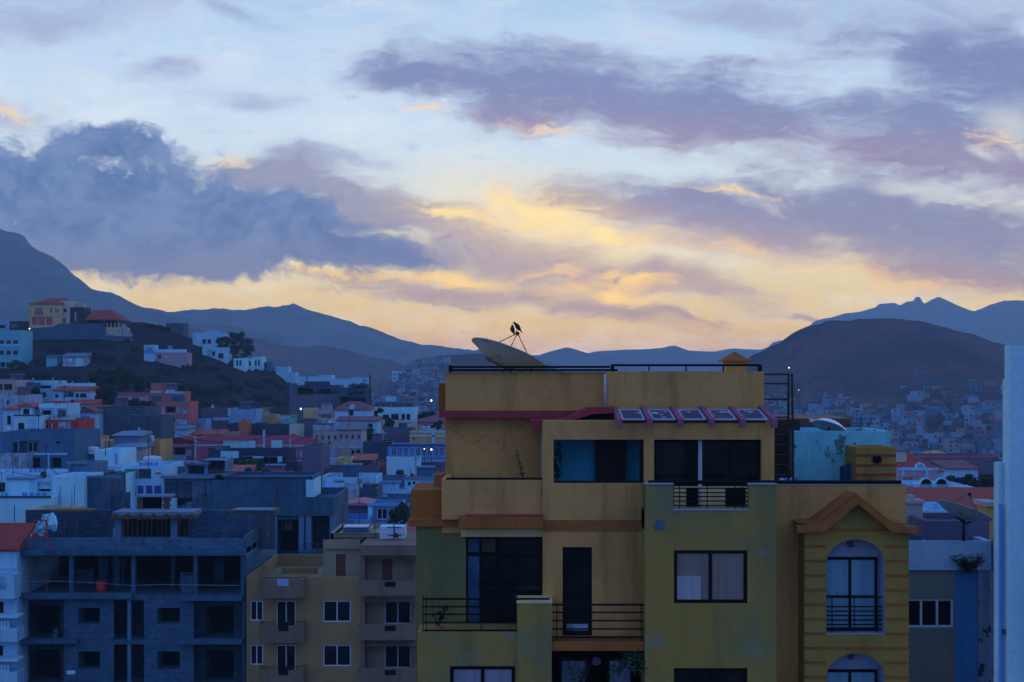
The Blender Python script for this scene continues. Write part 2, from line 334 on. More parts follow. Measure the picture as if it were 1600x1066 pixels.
# ------------------------------------------------------------------ mesh builder
class MB:
    def __init__(s, off=(0, 0, 0)): s.v = []; s.f = []; s.o = off; s.mi = []; s.cur = 0; s.sm = []
    def _v(s, p): s.v.append((p[0] - s.o[0], p[1] - s.o[1], p[2] - s.o[2])); return len(s.v) - 1
    def face(s, pts, sm=False):
        s.f.append([s._v(p) for p in pts]); s.mi.append(s.cur); s.sm.append(sm); return s
    def box(s, x0, x1, y0, y1, z0, z1):
        if x0 > x1: x0, x1 = x1, x0
        if y0 > y1: y0, y1 = y1, y0
        if z0 > z1: z0, z1 = z1, z0
        i = len(s.v)
        for z in (z0, z1):
            for (x, y) in ((x0, y0), (x1, y0), (x1, y1), (x0, y1)): s._v((x, y, z))
        for q in ((3, 2, 1, 0), (4, 5, 6, 7), (0, 1, 5, 4), (1, 2, 6, 5), (2, 3, 7, 6), (3, 0, 4, 7)):
            s.f.append([i + a for a in q]); s.mi.append(s.cur); s.sm.append(False)
        return s
    def prism(s, poly, y0, y1):          # polygon in x,z (counter-clockwise seen from -y), extruded along y
        n = len(poly); i = len(s.v)
        for y in (y0, y1):
            for (x, z) in poly: s._v((x, y, z))
        s.f.append([i + a for a in range(n)]); s.f.append([i + n + a for a in reversed(range(n))])
        for a in range(n):
            b = (a + 1) % n; s.f.append([i + b, i + a, i + n + a, i + n + b])
        s.mi += [s.cur] * (n + 2); s.sm += [False] * (n + 2); return s
    def prismx(s, poly, x0, x1):         # polygon in y,z extruded along x
        n = len(poly); i = len(s.v)
        for x in (x0, x1):
            for (y, z) in poly: s._v((x, y, z))
        s.f.append([i + a for a in reversed(range(n))]); s.f.append([i + n + a for a in range(n)])
        for a in range(n):
            b = (a + 1) % n; s.f.append([i + a, i + b, i + n + b, i + n + a])
        s.mi += [s.cur] * (n + 2); s.sm += [False] * (n + 2); return s
    def tube(s, pts, r, n=6, r2=None):
        pts = [Vector(p) for p in pts]; rings = []; N = len(pts)
        for j, p in enumerate(pts):
            t = (pts[min(j + 1, N - 1)] - pts[max(j - 1, 0)]).normalized()
            a = t.cross(Vector((0, 0, 1)))
            if a.length < 1e-3: a = t.cross(Vector((1, 0, 0)))
            a.normalize(); b = t.cross(a)
            rr = r if r2 is None else r + (r2 - r) * j / max(1, N - 1)
            rings.append([s._v(p + (a * math.cos(2 * math.pi * q / n) + b * math.sin(2 * math.pi * q / n)) * rr) for q in range(n)])
        for A, B in zip(rings, rings[1:]):
            for q in range(n):
                s.f.append([A[q], B[q], B[(q + 1) % n], A[(q + 1) % n]]); s.mi.append(s.cur); s.sm.append(n > 6)
        s.f.append(rings[0][:]); s.f.append(rings[-1][::-1]); s.mi += [s.cur] * 2; s.sm += [False] * 2
        return s
    def lathe(s, c, prof, n=20, axis='z', smooth=True):   # prof: (radius, height)
        rings = []
        for (r, h) in prof:
            ring = []
            for q in range(n):
                a = 2 * math.pi * q / n; x, y = r * math.cos(a), r * math.sin(a)
                ring.append(s._v((c[0] + x, c[1] + y, c[2] + h) if axis == 'z' else (c[0] + x, c[1] + h, c[2] + y)))
            rings.append(ring)
        for A, B in zip(rings, rings[1:]):
            for q in range(n):
                s.f.append([A[q], A[(q + 1) % n], B[(q + 1) % n], B[q]]); s.mi.append(s.cur); s.sm.append(smooth)
        s.f.append(rings[0][::-1]); s.f.append(rings[-1][:]); s.mi += [s.cur] * 2; s.sm += [False] * 2
        return s
    def quads(s, x0, x1, z0, z1, y):      # vertical quad facing -y
        return s.face([(x0, y, z0), (x1, y, z0), (x1, y, z1), (x0, y, z1)])
    def wall(s, x0, x1, z0, z1, y, holes=(), th=0.3):
        """front face at y with rectangular holes; reveals run back by th (or the hole's own depth)"""
        xs = sorted({x0, x1} | {clamp(v, x0, x1) for h in holes for v in h[:2]}); zs = sorted({z0, z1} | {clamp(v, z0, z1) for h in holes for v in h[2:4]})
        for a, b in zip(xs, xs[1:]):
            for c, d in zip(zs, zs[1:]):
                mx, mz = (a + b) / 2, (c + d) / 2
                if any(h[0] < mx < h[1] and h[2] < mz < h[3] for h in holes): continue
                s.quads(a, b, c, d, y)
        for h in holes:
            a, b, c, d = h[:4]; t = h[4] if len(h) > 4 else th
            s.face([(a, y, c), (a, y, d), (a, y + t, d), (a, y + t, c)]); s.face([(b, y, c), (b, y + t, c), (b, y + t, d), (b, y, d)])
            s.face([(a, y, c), (a, y + t, c), (b, y + t, c), (b, y, c)]); s.face([(a, y, d), (b, y, d), (b, y + t, d), (a, y + t, d)])
            if len(h) > 5 and h[5]: s.quads(a, b, c, d, y + t)
        return s
    def shell(s, x0, x1, y0, y1, z0, z1, front=False, par=0.5, pt=0.2):
        """left, right and back faces and a flat roof sunk behind a parapet"""
        f = s.face
        f([(x0, y1, z0), (x0, y0, z0), (x0, y0, z1), (x0, y1, z1)]); f([(x1, y0, z0), (x1, y1, z0), (x1, y1, z1), (x1, y0, z1)])
        f([(x1, y1, z0), (x0, y1, z0), (x0, y1, z1), (x1, y1, z1)])
        if front: s.quads(x0, x1, z0, z1, y0)
        if par <= 0: f([(x0, y0, z1), (x1, y0, z1), (x1, y1, z1), (x0, y1, z1)]); return s
        a, b, c, d, e = x0 + pt, x1 - pt, y0 + pt, y1 - pt, z1 - par
        f([(x0, y0, z1), (x1, y0, z1), (b, c, z1), (a, c, z1)]); f([(x1, y0, z1), (x1, y1, z1), (b, d, z1), (b, c, z1)])
        f([(x1, y1, z1), (x0, y1, z1), (a, d, z1), (b, d, z1)]); f([(x0, y1, z1), (x0, y0, z1), (a, c, z1), (a, d, z1)])
        f([(a, c, z1), (b, c, z1), (b, c, e), (a, c, e)]); f([(b, c, z1), (b, d, z1), (b, d, e), (b, c, e)])
        f([(b, d, z1), (a, d, z1), (a, d, e), (b, d, e)]); f([(a, d, z1), (a, c, z1), (a, c, e), (a, d, e)])
        f([(a, c, e), (b, c, e), (b, d, e), (a, d, e)]); return s
    def build(s, name, mat, parent=None, label=None):
        me = bpy.data.meshes.new(name); me.from_pydata(s.v, [], s.f)
        for m in (mat if isinstance(mat, (list, tuple)) else [mat]): me.materials.append(MATS[m] if isinstance(m, str) else m)
        me.polygons.foreach_set('material_index', s.mi); me.polygons.foreach_set('use_smooth', s.sm); me.update()
        o = bpy.data.objects.new(name, me); COL.objects.link(o)
        if parent: o.parent = parent
        if label: o['label'] = label
        return o
def tag(o, label, cat, group=None, kind=None):
    if label: o['label'] = label
    if cat: o['category'] = cat
    if group: o['group'] = group
    if kind: o['kind'] = kind
    return o
def thing(name, label, cat, loc=(0, 0, 0), group=None, rz=0):
    o = bpy.data.objects.new(name, None); COL.objects.link(o); o.empty_display_size = .3
    o.location = loc; o.rotation_euler = (0, 0, rz); return tag(o, label, cat, group)

# ------------------------------------------------------------------ terrain
def base_z(x, y):
    a = x / max(y, 60.0); w = sstep(a, 0.02, -0.05)
    l = interp([(0, -27), (110, -27), (200, -25), (270, -22.5), (340, -20), (420, -18), (600, -30), (900, -34), (3000, -55), (60000, -60)], y)
    r = interp([(0, -27), (230, -29), (400, -38), (600, -50), (3000, -55), (60000, -60)], y)
    return l * w + r * (1 - w)
class Hill:
    def __init__(s, prof, yr, yb, back=None, p=2.0, gully=0.0, gs=60.0, seed=0, rough=0.0):
        s.prof = [(X(px, yr), Z(py, yr)) for px, py in prof]; s.yr = yr; s.yb = yb; s.back = back or yr + (yr - yb) * 1.2
        s.p = p; s.g = gully; s.gs = gs; s.seed = seed; s.rough = rough
    def z(s, x, y):
        lo = base_z(x, min(y, s.yr)) - 3
        top = interp(s.prof, x)
        t = (y - s.yb) / (s.yr - s.yb) if y <= s.yr else 1 - (y - s.yr) / (s.back - s.yr)
        if t <= 0: return lo - 1
        t = min(t, 1.0)
        q = Vector((x / s.gs, y / (s.gs * 2.2) if s.g else y / s.gs, s.seed))
        rid = 1 - abs(mnoise.noise(q) + .5 * mnoise.noise(q * 2.1) + .25 * mnoise.noise(q * 4.3)) * 1.3
        zz = lo + (top - lo) * t ** s.p
        zz += s.g * (rid - 0.9) * math.sin(math.pi * clamp(t, 0, 1)) ** .8
        if s.rough: zz += s.rough * mnoise.fractal(q * 6, .9, 2.0, 4)
        return zz
    def mesh(s, name, mat, nx, ny, kind='structure', rng=None):
        x0, x1 = (s.prof[0][0], s.prof[-1][0]) if not rng else (X(rng[0], s.yr), X(rng[1], s.yr))
        m = MB(); rows = []
        ys = [s.yb + (s.yr - s.yb) * (j / ny) for j in range(ny + 1)] + [s.yr + (s.back - s.yr) * (j / 8) ** 1.3 for j in range(1, 9)]
        for y in ys: rows.append([m._v((x0 + (x1 - x0) * i / nx, y, s.z(x0 + (x1 - x0) * i / nx, y))) for i in range(nx + 1)])
        for A, B in zip(rows, rows[1:]):
            for i in range(nx): m.f.append([A[i], A[i + 1], B[i + 1], B[i]]); m.mi.append(0); m.sm.append(True)
        o = m.build(name, mat); o['kind'] = kind; return o
def soil(name, a, b, c, s1=.02, s2=.15, bumpd=1.0):
    m, k, p = new_mat(name); co = obj_co(k)
    col = k.mix(k.ss(k.noise(co, s1, 6, .6), .38, .66), c4(a), c4(b))
    col = k.mix(k.ss(k.noise(co, s2, 6, .65), .5, .64, 0, .8), col, c4(c))
    k.put(p.inputs['Base Color'], col); p.inputs['Roughness'].default_value = 1.0; p.inputs['Specular IOR Level'].default_value = .1
    bump(k, p, k.noise(co, s2, 8, .7), bumpd, .8); return m
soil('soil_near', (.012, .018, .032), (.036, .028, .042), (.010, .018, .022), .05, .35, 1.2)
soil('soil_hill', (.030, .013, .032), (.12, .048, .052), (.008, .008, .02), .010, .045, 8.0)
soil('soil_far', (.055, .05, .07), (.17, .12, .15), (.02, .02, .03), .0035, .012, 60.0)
soil('ground_mat', (.09, .09, .10), (.13, .12, .13), (.05, .055, .06), .03, .2, .4)
HL = Hill([(-420, 520), (-200, 505), (0, 508), (60, 506), (130, 507), (195, 503), (225, 504), (245, 508), (262, 517), (300, 529), (340, 542), (380, 560), (410, 572), (440, 585), (462, 605), (478, 640), (500, 690)], 470, 325, 640, 1.15, 1.6, 30, 3, .35)
HR = Hill([(1020, 640), (1100, 600), (1150, 572), (1178, 552), (1195, 545), (1215, 538), (1228, 528), (1240, 519), (1262, 511), (1290, 503), (1340, 498), (1375, 497), (1410, 498), (1440, 502), (1480, 512), (1530, 527), (1580, 541), (1640, 556), (1760, 585), (1900, 640)], 1280, 640, None, 2.0, 17, 105, 5, 1.6)
HM = Hill([(540, 660), (580, 610), (605, 590), (628, 575), (650, 563), (680, 557), (700, 555), (750, 552), (800, 557), (860, 572), (930, 600), (1000, 640)], 1450, 800, None, 1.4, 10, 110, 9, 1.2)
HD = Hill([(180, 560), (250, 520), (300, 514), (330, 518), (370, 523), (400, 528), (435, 539), (470, 542), (500, 541), (540, 545), (580, 556), (620, 567), (660, 580), (720, 610)], 2300, 1500, None, 1.3, 30, 200, 11, 3.0)
HC = Hill([(180, 520), (240, 490), (272, 487), (300, 483), (330, 481), (360, 484), (385, 484), (420, 479), (440, 478), (458, 475), (472, 481), (500, 488), (540, 502), (570, 510), (600, 521), (630, 532), (660, 537), (700, 542), (740, 547), (800, 552), (850, 557), (930, 580)], 3900, 2500, None, 1.5, 85, 330, 13, 6)
HA = Hill([(-700, 420), (-400, 350), (-200, 362), (-60, 357), (10, 361), (36, 368), (46, 384), (60, 390), (84, 403), (104, 421), (124, 437), (150, 453), (165, 459), (183, 462), (205, 472), (240, 484), (255, 486), (300, 498), (360, 510), (430, 530), (520, 570)], 3100, 1500, None, 1.6, 80, 300, 15, 6)
HE1 = Hill([(800, 585), (838, 556), (858, 550), (885, 543), (900, 546), (915, 551), (945, 557), (990, 572), (1030, 590)], 4200, 3500, 5000, 1.4, 20, 500, 17, 3)
HE2 = Hill([(840, 580), (900, 556), (930, 549), (965, 547), (1000, 546), (1035, 545), (1048, 541), (1058, 541), (1075, 547), (1100, 549), (1130, 549), (1170, 548), (1210, 552), (1280, 575)], 5000, 4200, 5900, 1.4, 25, 600, 19, 3)
HE3 = Hill([(1080, 570), (1120, 548), (1150, 544), (1160, 545), (1190, 546), (1202, 543), (1205, 537), (1220, 532), (1228, 532), (1240, 540), (1300, 550), (1400, 570)], 6000, 5200, 6400, 1.4, 25, 800, 21, 4)
HF = Hill([(1180, 585), (1240, 540), (1262, 511), (1272, 501), (1285, 497), (1300, 495), (1320, 489), (1345, 486), (1368, 480), (1374, 474), (1398, 473), (1406, 477), (1418, 472), (1426, 472), (1431, 465), (1437, 465), (1443, 476), (1455, 469), (1467, 464), (1480, 469), (1495, 477), (1508, 482), (1521, 487), (1535, 482), (1550, 476), (1570, 470), (1600, 470), (1640, 476), (1700, 490), (1850, 520), (2000, 580)], 5500, 4200, 6300, 1.5, 60, 700, 23, 5)
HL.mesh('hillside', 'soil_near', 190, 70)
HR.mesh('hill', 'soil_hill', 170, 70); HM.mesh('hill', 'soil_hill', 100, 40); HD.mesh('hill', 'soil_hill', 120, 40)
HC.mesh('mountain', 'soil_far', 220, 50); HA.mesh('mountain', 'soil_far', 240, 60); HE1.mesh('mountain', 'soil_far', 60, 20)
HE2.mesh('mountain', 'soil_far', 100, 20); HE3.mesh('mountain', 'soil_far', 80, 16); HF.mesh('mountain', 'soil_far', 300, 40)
HILLS = [HL, HR, HM]
def ground_z(x, y):
    z = base_z(x, y)
    for h in HILLS:
        if h.yb < y < h.back and h.prof[0][0] < x < h.prof[-1][0]: z = max(z, h.z(x, y))
    return z
def ground_hit(px, py, y0=60, y1=1700, step=2.0):
    """distance at which the line of sight through a photograph point meets the ground"""
    y = y0
    while y < y1:
        if ground_z(X(px, y), y) > Z(py, y): return y
        y += step
    return None
def make_ground():
    ys = [-400, -200, -60, 0]
    y = 12.0
    while y < 6400: ys.append(y); y *= 1.06
    m = MB(); rows = []
    for y in ys:
        w = max(600, abs(y) * .8)
        rows.append([m._v((-w + 2 * w * i / 60, y, base_z(-w + 2 * w * i / 60, y))) for i in range(61)])
    for A, B in zip(rows, rows[1:]):
        for i in range(60): m.f.append([A[i], A[i + 1], B[i + 1], B[i]]); m.mi.append(0); m.sm.append(True)
    m.build('ground', 'ground_mat')['kind'] = 'structure'
make_ground()

# ------------------------------------------------------------------ shared builders in photograph pixels at a distance
class PB(MB):
    """mesh builder whose boxes are given in photograph pixels at distance Y"""
    def b(s, x0, x1, yt, yb, Y, d, off=0.0): return s.box(X(x0, Y), X(x1, Y), Y + off, Y + off + d, Z(yb, Y), Z(yt, Y))
    def w(s, x0, x1, yt, yb, Y, holes=(), th=0.25):
        return s.wall(X(x0, Y), X(x1, Y), Z(yb, Y), Z(yt, Y), Y, [(X(h[0], Y), X(h[1], Y), Z(h[3], Y), Z(h[2], Y)) + tuple(h[4:]) for h in holes], th)
def window(root, off, x0, x1, z0, z1, y, frame='frame_white', pane='pane', nx=2, fw=0.05, bars=(), name='window', cols=None):
    f = MB(off); d = 0.05
    f.box(x0, x1, y, y + d, z1 - fw, z1); f.box(x0, x1, y, y + d, z0, z0 + fw)
    f.box(x0, x0 + fw, y, y + d, z0 + fw, z1 - fw); f.box(x1 - fw, x1, y, y + d, z0 + fw, z1 - fw)
    for i in range(1, nx):
        c = x0 + (x1 - x0) * i / nx; f.box(c - fw * .5, c + fw * .5, y + .003, y + d, z0 + fw, z1 - fw)
    for t in bars:
        c = z0 + (z1 - z0) * t; f.box(x0 + fw, x1 - fw, y + .006, y + d, c - fw * .45, c + fw * .45)
    fo = f.build(name, frame, root)
    MB(off).box(x0 + fw * .5, x1 - fw * .5, y + .03, y + .04, z0 + fw * .5, z1 - fw * .5).build('pane', pane, fo)
    return fo
def pwin(root, off, x0, x1, yt, yb, Y, dy=0.15, **kw):
    return window(root, off, X(x0, Y), X(x1, Y), Z(yb, Y), Z(yt, Y), Y + dy, **kw)
def leaf_cloud(m, c, r, n, size, sq=1.0, rnd=random):
    for _ in range(n):
        while True:
            p = Vector((rnd.uniform(-1, 1), rnd.uniform(-1, 1), rnd.uniform(-1, 1)))
            if p.length < 1: break
        q = Vector((c[0] + p.x * r[0], c[1] + p.y * r[1], c[2] + p.z * r[2]))
        a = Vector((rnd.gauss(0, 1), rnd.gauss(0, 1), rnd.gauss(0, 1))).normalized(); b = a.orthogonal().normalized()
        s_ = size * rnd.uniform(.5, 1.4)
        m.face([q - a * s_ - b * s_ * .45 * sq, q + a * s_ - b * s_ * .3 * sq, q + a * s_ * .6 + b * s_ * .5 * sq, q - a * s_ * .7 + b * s_ * .4 * sq])
def foliage(name, a, b):
    m, k, p = new_mat(name); co = obj_co(k)
    c = k.mix(k.noise(co, .8, 4, .6), c4(a), c4(b)); k.put(p.inputs['Base Color'], c); p.inputs['Roughness'].default_value = .7
    p.inputs['Specular IOR Level'].default_value = .2
foliage('leaf', (.012, .045, .022), (.035, .10, .045)); foliage('leaf_dark', (.006, .020, .014), (.015, .040, .026))
foliage('leaf_dry', (.07, .055, .03), (.12, .09, .05))

# ------------------------------------------------------------------ the ochre apartment block on the right
plaster('main_beige', (.61, .345, .115), (.38, .21, .075), .6, .55, .65, cracks=True, spots=((.36, .26, .12, 1), 1.2, .62, .5))
plaster('main_ochre', (0.368, 0.136, 0.032), (0.208, 0.088, 0.032), .5, .6, .45)
plaster('main_green', (.35, .25, .06), (.14, .19, .12), .8, .42, .45, spots=((.15, .27, .27, 1), .75, .60, .32))
plaster('main_green_dark', (.20, .19, .06), (.13, .16, .08), .9, .5, .5)
plaster('main_olive', (.36, .24, .055), (.20, .17, .06), .75, .5, .4)
plaster('main_mauve', (.34, .050, .062), (.22, .04, .05), .5, .5, .35)
plaster('pergola_mauve', (.34, .11, .20), (.22, .07, .12), .5, .8, .3)
plaster('terrace_blue', (.07, .50, .76), (.05, .36, .56), .5, .5, .3)
plaster('terrace_peeling', (.20, .62, .76), (.12, .44, .58), .6, .9, .3, cracks=True, spots=((.06, .12, .08, 1), 1.3, .56, .85))
plaster('main_cream', (.75, .60, .30), (.5, .42, .25), .5, .5, .3)
plaster('patch_grey', (.10, .16, .24), (.06, .10, .15), .5, 2, .2)
plaster('arch_white', (.34, .42, .60), (.22, .28, .42), .5, .8, .2)
simple('frame_black', (.004, .006, .006), .6, var=.15, spec=.12); simple('rail_dark', (.004, .007, .007), .7, 0, var=.3, spec=.12)
glass('main_glass', (.006, .008, .008), .06, spec=.40); glass('pane_olive_reflection', (.05, .05, .03), .1, spec=.4)
simple('slat_beige', (.40, .38, .34), .9, stretch=(9, 1, .3), var=.35, scale=2); simple('curtain_blue', (.20, .38, .62), .9, stretch=(9, 1, .3), var=.3, scale=2)
def peeling_panel():
    m, k, p = new_mat('roof_glass'); co = obj_co(k)
    n = k.noise(co, 3.0, 5, .6); sp = k.sep(co)
    c = k.mix(k.ss(n, .60, .63, 0, 1), (.004, .030, .17, 1), (.40, .62, .95, 1))
    k.put(p.inputs['Base Color'], c); p.inputs['Roughness'].default_value = .25
peeling_panel()
def glass_over(name, col, vertical=6.0):
    m, k, p = new_mat(name); co = obj_co(k)
    n = k.noise(k.mapping(co, scale=(vertical, 1, .2)), 1.0, 4, .5)
    c = k.mix(k.ss(n, .35, .65, 0, .5), c4(col), c4(mul(col, .6)))
    k.put(p.inputs['Base Color'], c); p.inputs['Roughness'].default_value = .12; p.inputs['Specular IOR Level'].default_value = .8
glass_over('pane_streaked', (.24, .21, .19)); glass_over('pane_streaked_pale', (.28, .30, .42)); glass_over('pane_streaked_blue', (.15, .34, .50))  # drape-like streaks painted into the panes in place of mirrored buildings

YM = 36.6
O = (0, YM, -27.2)
A = thing('apartment_building', 'large ochre and green apartment block with mauve pergola and gabled bay, right foreground', 'building', O)
BOT = 1900
def P(): return PB(O)
# body masses behind the facade planes
m = P()
m.shell(X(652, 36.9), X(1415, 36.9), 37.35, 48, O[2], Z(800, 36.9), True, 0)             # lower mass
m.build('body', 'main_beige', A)
# F: central beige wall with door, and the wall below the balcony
m = P()
m.w(848, 1008, 757, 1003, YM, [(879, 925, 855, 998, .12, 0)], .12)
m.w(848, 1008, 1003, BOT, YM, [(862, 1008, 1016, 1300, .75, 1)])
m.face([(X(848, YM), YM, Z(757, YM)), (X(848, YM), YM + 1, Z(757, YM)), (X(848, YM), YM + 1, O[2]), (X(848, YM), YM, O[2])])
m.box(X(848, YM), X(1008, YM), YM + .004, YM + .2, Z(775, YM), Z(757, YM) + .002)
m.build('wall', 'main_beige', A)
P().b(850, 1008, 813, 830, YM - .02, .04).build('band', 'main_ochre', A)
w = pwin(A, O, 879, 925, 855, 998, YM, .06, frame='frame_black', pane='main_glass', nx=1, fw=.10, bars=(.84, .24), name='door')
MB(O).box(X(885, YM), X(920, YM), YM + .088, YM + .098, Z(986, YM), Z(976, YM)).build('pane', 'pane_pale', w)
# balcony slab and its railing
m = P(); m.b(850, 1009, 1003, 1017, 35.75, .9); m.build('balcony_slab', 'main_ochre', A)
def railing(x0, x1, ys, Y, posts, r=.022, name='railing', post_top=None, rb=None):
    m = MB(O)
    for y in ys: m.tube([(X(x0, Y), Y, Z(y, Y)), (X(x1, Y), Y, Z(y, Y))], r if y != ys[0] else r * 1.3, 6)
    for p_ in posts: m.box(X(p_, Y) - .012, X(p_, Y) + .012, Y - .012, Y + .012, Z(rb or ys[-1] + 6, Y), Z(post_top or ys[0], Y))
    return m.build(name, 'rail_dark', A)
railing(863, 1007, [945, 957, 970, 983, 996], 35.85, [870, 1002], rb=1004)
# fixtures below the balcony: two narrow windows, lamp
for (a, b, pm) in ((874, 922, 'pane_pale'), (950, 994, 'pane_pale')):
    pwin(A, O, a, b, 1036, 1130, YM, .70, frame='frame_black', pane=pm, nx=1, fw=.09, bars=(.55,) if a > 900 else ())
def wall_lamp(px, py, Y):
    m = MB(O); m.lathe((X(px, Y), Y, Z(py, Y)), [(.10, 0), (.115, -.03), (.10, -.06)], 16, 'y'); b = m.build('bulkhead_lamp', 'arch_white', A)
    MB(O).lathe((X(px, Y), Y, Z(py, Y)), [(.075, -.062), (.06, -.10), (.01, -.115)], 16, 'y').build('lamp_glass', 'pane_pale', b)
wall_lamp(932, 1033, YM + .7)
# G: left recess with glazed wall
YG = 37.0
m = P(); m.w(650, 849, 822, BOT, YG, [(728, 849, 838, 990, .16, 0)])
m.face([(X(650, YG), 48, O[2]), (X(650, YG), YG, O[2]), (X(650, YG), YG, Z(822, YG)), (X(650, YG), 48, Z(822, YG))])
m.build('wall', 'main_green_dark', A)
P().b(720, 848, 827, 839, YG - .25, .3).build('lintel', 'main_cream', A)
f = P()
Y = YG + .08
for (a, b, c, d) in ((727, 849, 838, 842), (727, 731, 838, 990), (845, 849, 838, 990), (774, 780, 842, 990), (731, 774, 863, 869), (780, 845, 866, 871), (749, 752, 842, 864), (749, 752, 869, 990), (804, 807, 871, 990)): f.b(a, b, c, d, Y, .07)
w = f.build('window', 'frame_black', A)
for (a, b, c, d, mm) in ((731, 749, 842, 863, 'pane_blue'), (752, 774, 842, 863, 'pane_olive_reflection'), (780, 845, 842, 866, 'main_glass'), (731, 749, 869, 990, 'pane_blue'), (752, 774, 869, 990, 'main_glass'), (780, 804, 871, 990, 'main_glass'), (807, 845, 871, 990, 'main_glass')):  # blue and olive tints paint in reflections of sky and surroundings
    MB(O).box(X(a - .5, Y), X(b + .5, Y), Y + .03, Y + .035, Z(d, Y), Z(c, Y)).build('pane', mm, w)
# inside-the-room brick reflection is left to the glass; balcony front, pier
YB = 35.7
m = P(); m.w(652, 808, 988, BOT, YB, [(703, 805, 1041, 1150, .12, 0)], .12); m.b(652, 808, 987.5, 992, YB + .01, 1.2)
m.face([(X(652, YB), YG, O[2]), (X(652, YB), YB, O[2]), (X(652, YB), YB, Z(988, YB)), (X(652, YB), YG, Z(988, YB))])
m.b(808, 862, 942, BOT, YB - .05, 1.0)
m.build('balcony_wall', 'main_green', A)
P().b(807, 863, 940, 943, YB - .07, 1.0).build('coping', 'main_cream', A)
pwin(A, O, 703, 805, 1041, 1150, YB, .05, frame='frame_black', pane='pane_streaked_pale', nx=2, fw=.09)
railing(660, 810, [936, 948, 960, 973, 985], YB + .08, [661, 666, 752, 808], rb=990, post_top=930)
railing(660, 858, [936], YB + .2, [858], rb=942, post_top=932)
# bands and parapets on the left
P().b(716, 849, 808, 826, 36.3, .7).build('band', 'main_ochre', A)
P().b(727, 848, 806, 808.5, 36.32, .5).build('coping', 'main_mauve', A)
m = P(); m.w(690, 848, 750, 812, 36.75, (), .2); m.box(X(690, 36.75), X(848, 36.75), 36.754, 36.95, Z(812, 36.75), Z(750, 36.75) + .002)
m.box(X(690, 36.75), X(690, 36.75) + .2, 36.96, 40, Z(812, 36.75), Z(750, 36.75)); m.box(X(690, 36.75), X(850, 36.75), 36.96, 40, Z(835, 36.75), Z(806, 36.75)); m.build('parapet', 'main_beige', A)
railing(697, 848, [748.5], 36.8, [698], r=.03, rb=752)
m = P(); m.b(642, 690, 766, 814, 37.3, 2.5); m.b(678, 693, 742, 768, 38.5, 1.2); m.build('roof_block', 'main_ochre', A)
P().b(638, 717, 812, 823, 36.9, 3.2).build('band', 'main_ochre', A)
# penthouse
YP = 38.6
m = P(); m.w(696, 860, 650, 800, YP + .15); m.shell(X(696, YP), X(1194, YP), YP + .16, 44.5, Z(800, YP), Z(641, YP), False, 0)
m.b(696, 950, 581.5, 644, YP, .2); m.b(948, 1194, 580.5, 662, YP - .35, .3)
m.box(X(948, YP - .35), X(948, YP - .35) + .15, YP - .05, YP + .1, Z(662, YP), Z(580.5, YP - .35))
m.shell(X(696, YP), X(948, YP), YP + .2, 44.4, Z(643, YP), Z(582, YP), False, .4); m.shell(X(948, YP) + .01, X(1194, YP), YP - .05, 44.3, Z(662, YP), Z(582, YP), False, .4)
m.build('penthouse', 'main_beige', A)
P().b(685, 697, 599, 643, YP + .5, 2).build('side_block', 'main_ochre', A)
P().b(686, 957, 642, 653, YP - .3, .65).build('ledge', 'main_mauve', A)
# drainpipe edge between the two penthouse blocks
MB(O).tube([(X(945.5, 38.2), 38.2, Z(584, 38.2)), (X(945.5, 38.2), 38.2, Z(640, 38.2))], .035, 8).build('drainpipe', 'shutter_pale', A)
# rounded mauve eave sweeping up to the pergola
m = P()
def pp(pts, Y): return [(X(a, Y), Z(b, Y)) for a, b in pts]
m.prism(pp([(828, 662), (829, 655), (870, 654), (886, 652), (917, 636), (957, 636), (957, 645), (925, 646), (890, 657), (862, 659), (848, 661), (847, 671), (838, 673), (831, 669)][::-1], 37.9), 37.3, 38.2)
m.build('eave', 'main_mauve', A)
P().prism(pp([(925, 645), (957, 645), (957, 661), (895, 660)][::-1], 37.9), 37.5, 38.0).build('gutter', 'frame_black', A)
# pergola
for px in (960, 1005, 1051, 1097, 1143, 1190):
    xx = X(px, 38.1); m = MB(O)
    m.prismx([(36.15, Z(669, 36.15)), (36.15, Z(655, 36.15)), (38.25, Z(634, 38.2)), (38.25, Z(640, 38.2)), (36.45, Z(661, 36.4)), (36.38, Z(669, 36.3))], xx - .062, xx + .062)
    m.build('rafter', 'pergola_mauve', A)
for a, b in ((960, 1005), (1005, 1051), (1051, 1097), (1097, 1143), (1143, 1190)):
    x0, x1 = X(a, 38.1) + .09, X(b, 38.1) - .09; y0, y1 = 36.6, 38.0; z0, z1 = Z(657, y0), Z(641, y1); m = MB(O)
    def slab(m, xa, xb, ta, tb, h):
        pa = (y0 + (y1 - y0) * ta, z0 + (z1 - z0) * ta); pb = (y0 + (y1 - y0) * tb, z0 + (z1 - z0) * tb)
        m.prismx([(pa[0], pa[1]), (pa[0], pa[1] + h), (pb[0], pb[1] + h), (pb[0], pb[1])][::1], xa, xb)
    slab(m, x0, x1, 0, .06, .03); slab(m, x0, x1, .94, 1, .03); slab(m, x0, x0 + .05, .06, .94, .03); slab(m, x1 - .05, x1, .06, .94, .03)
    fo = m.build('roof_light', 'shutter_pale', A); m = MB(O); slab(m, x0 + .05, x1 - .05, .06, .94, .015); m.build('pane', 'roof_glass', fo)
P().b(965, 1196, 657, 660, 36.55, .1).build('gutter', 'frame_black', A)
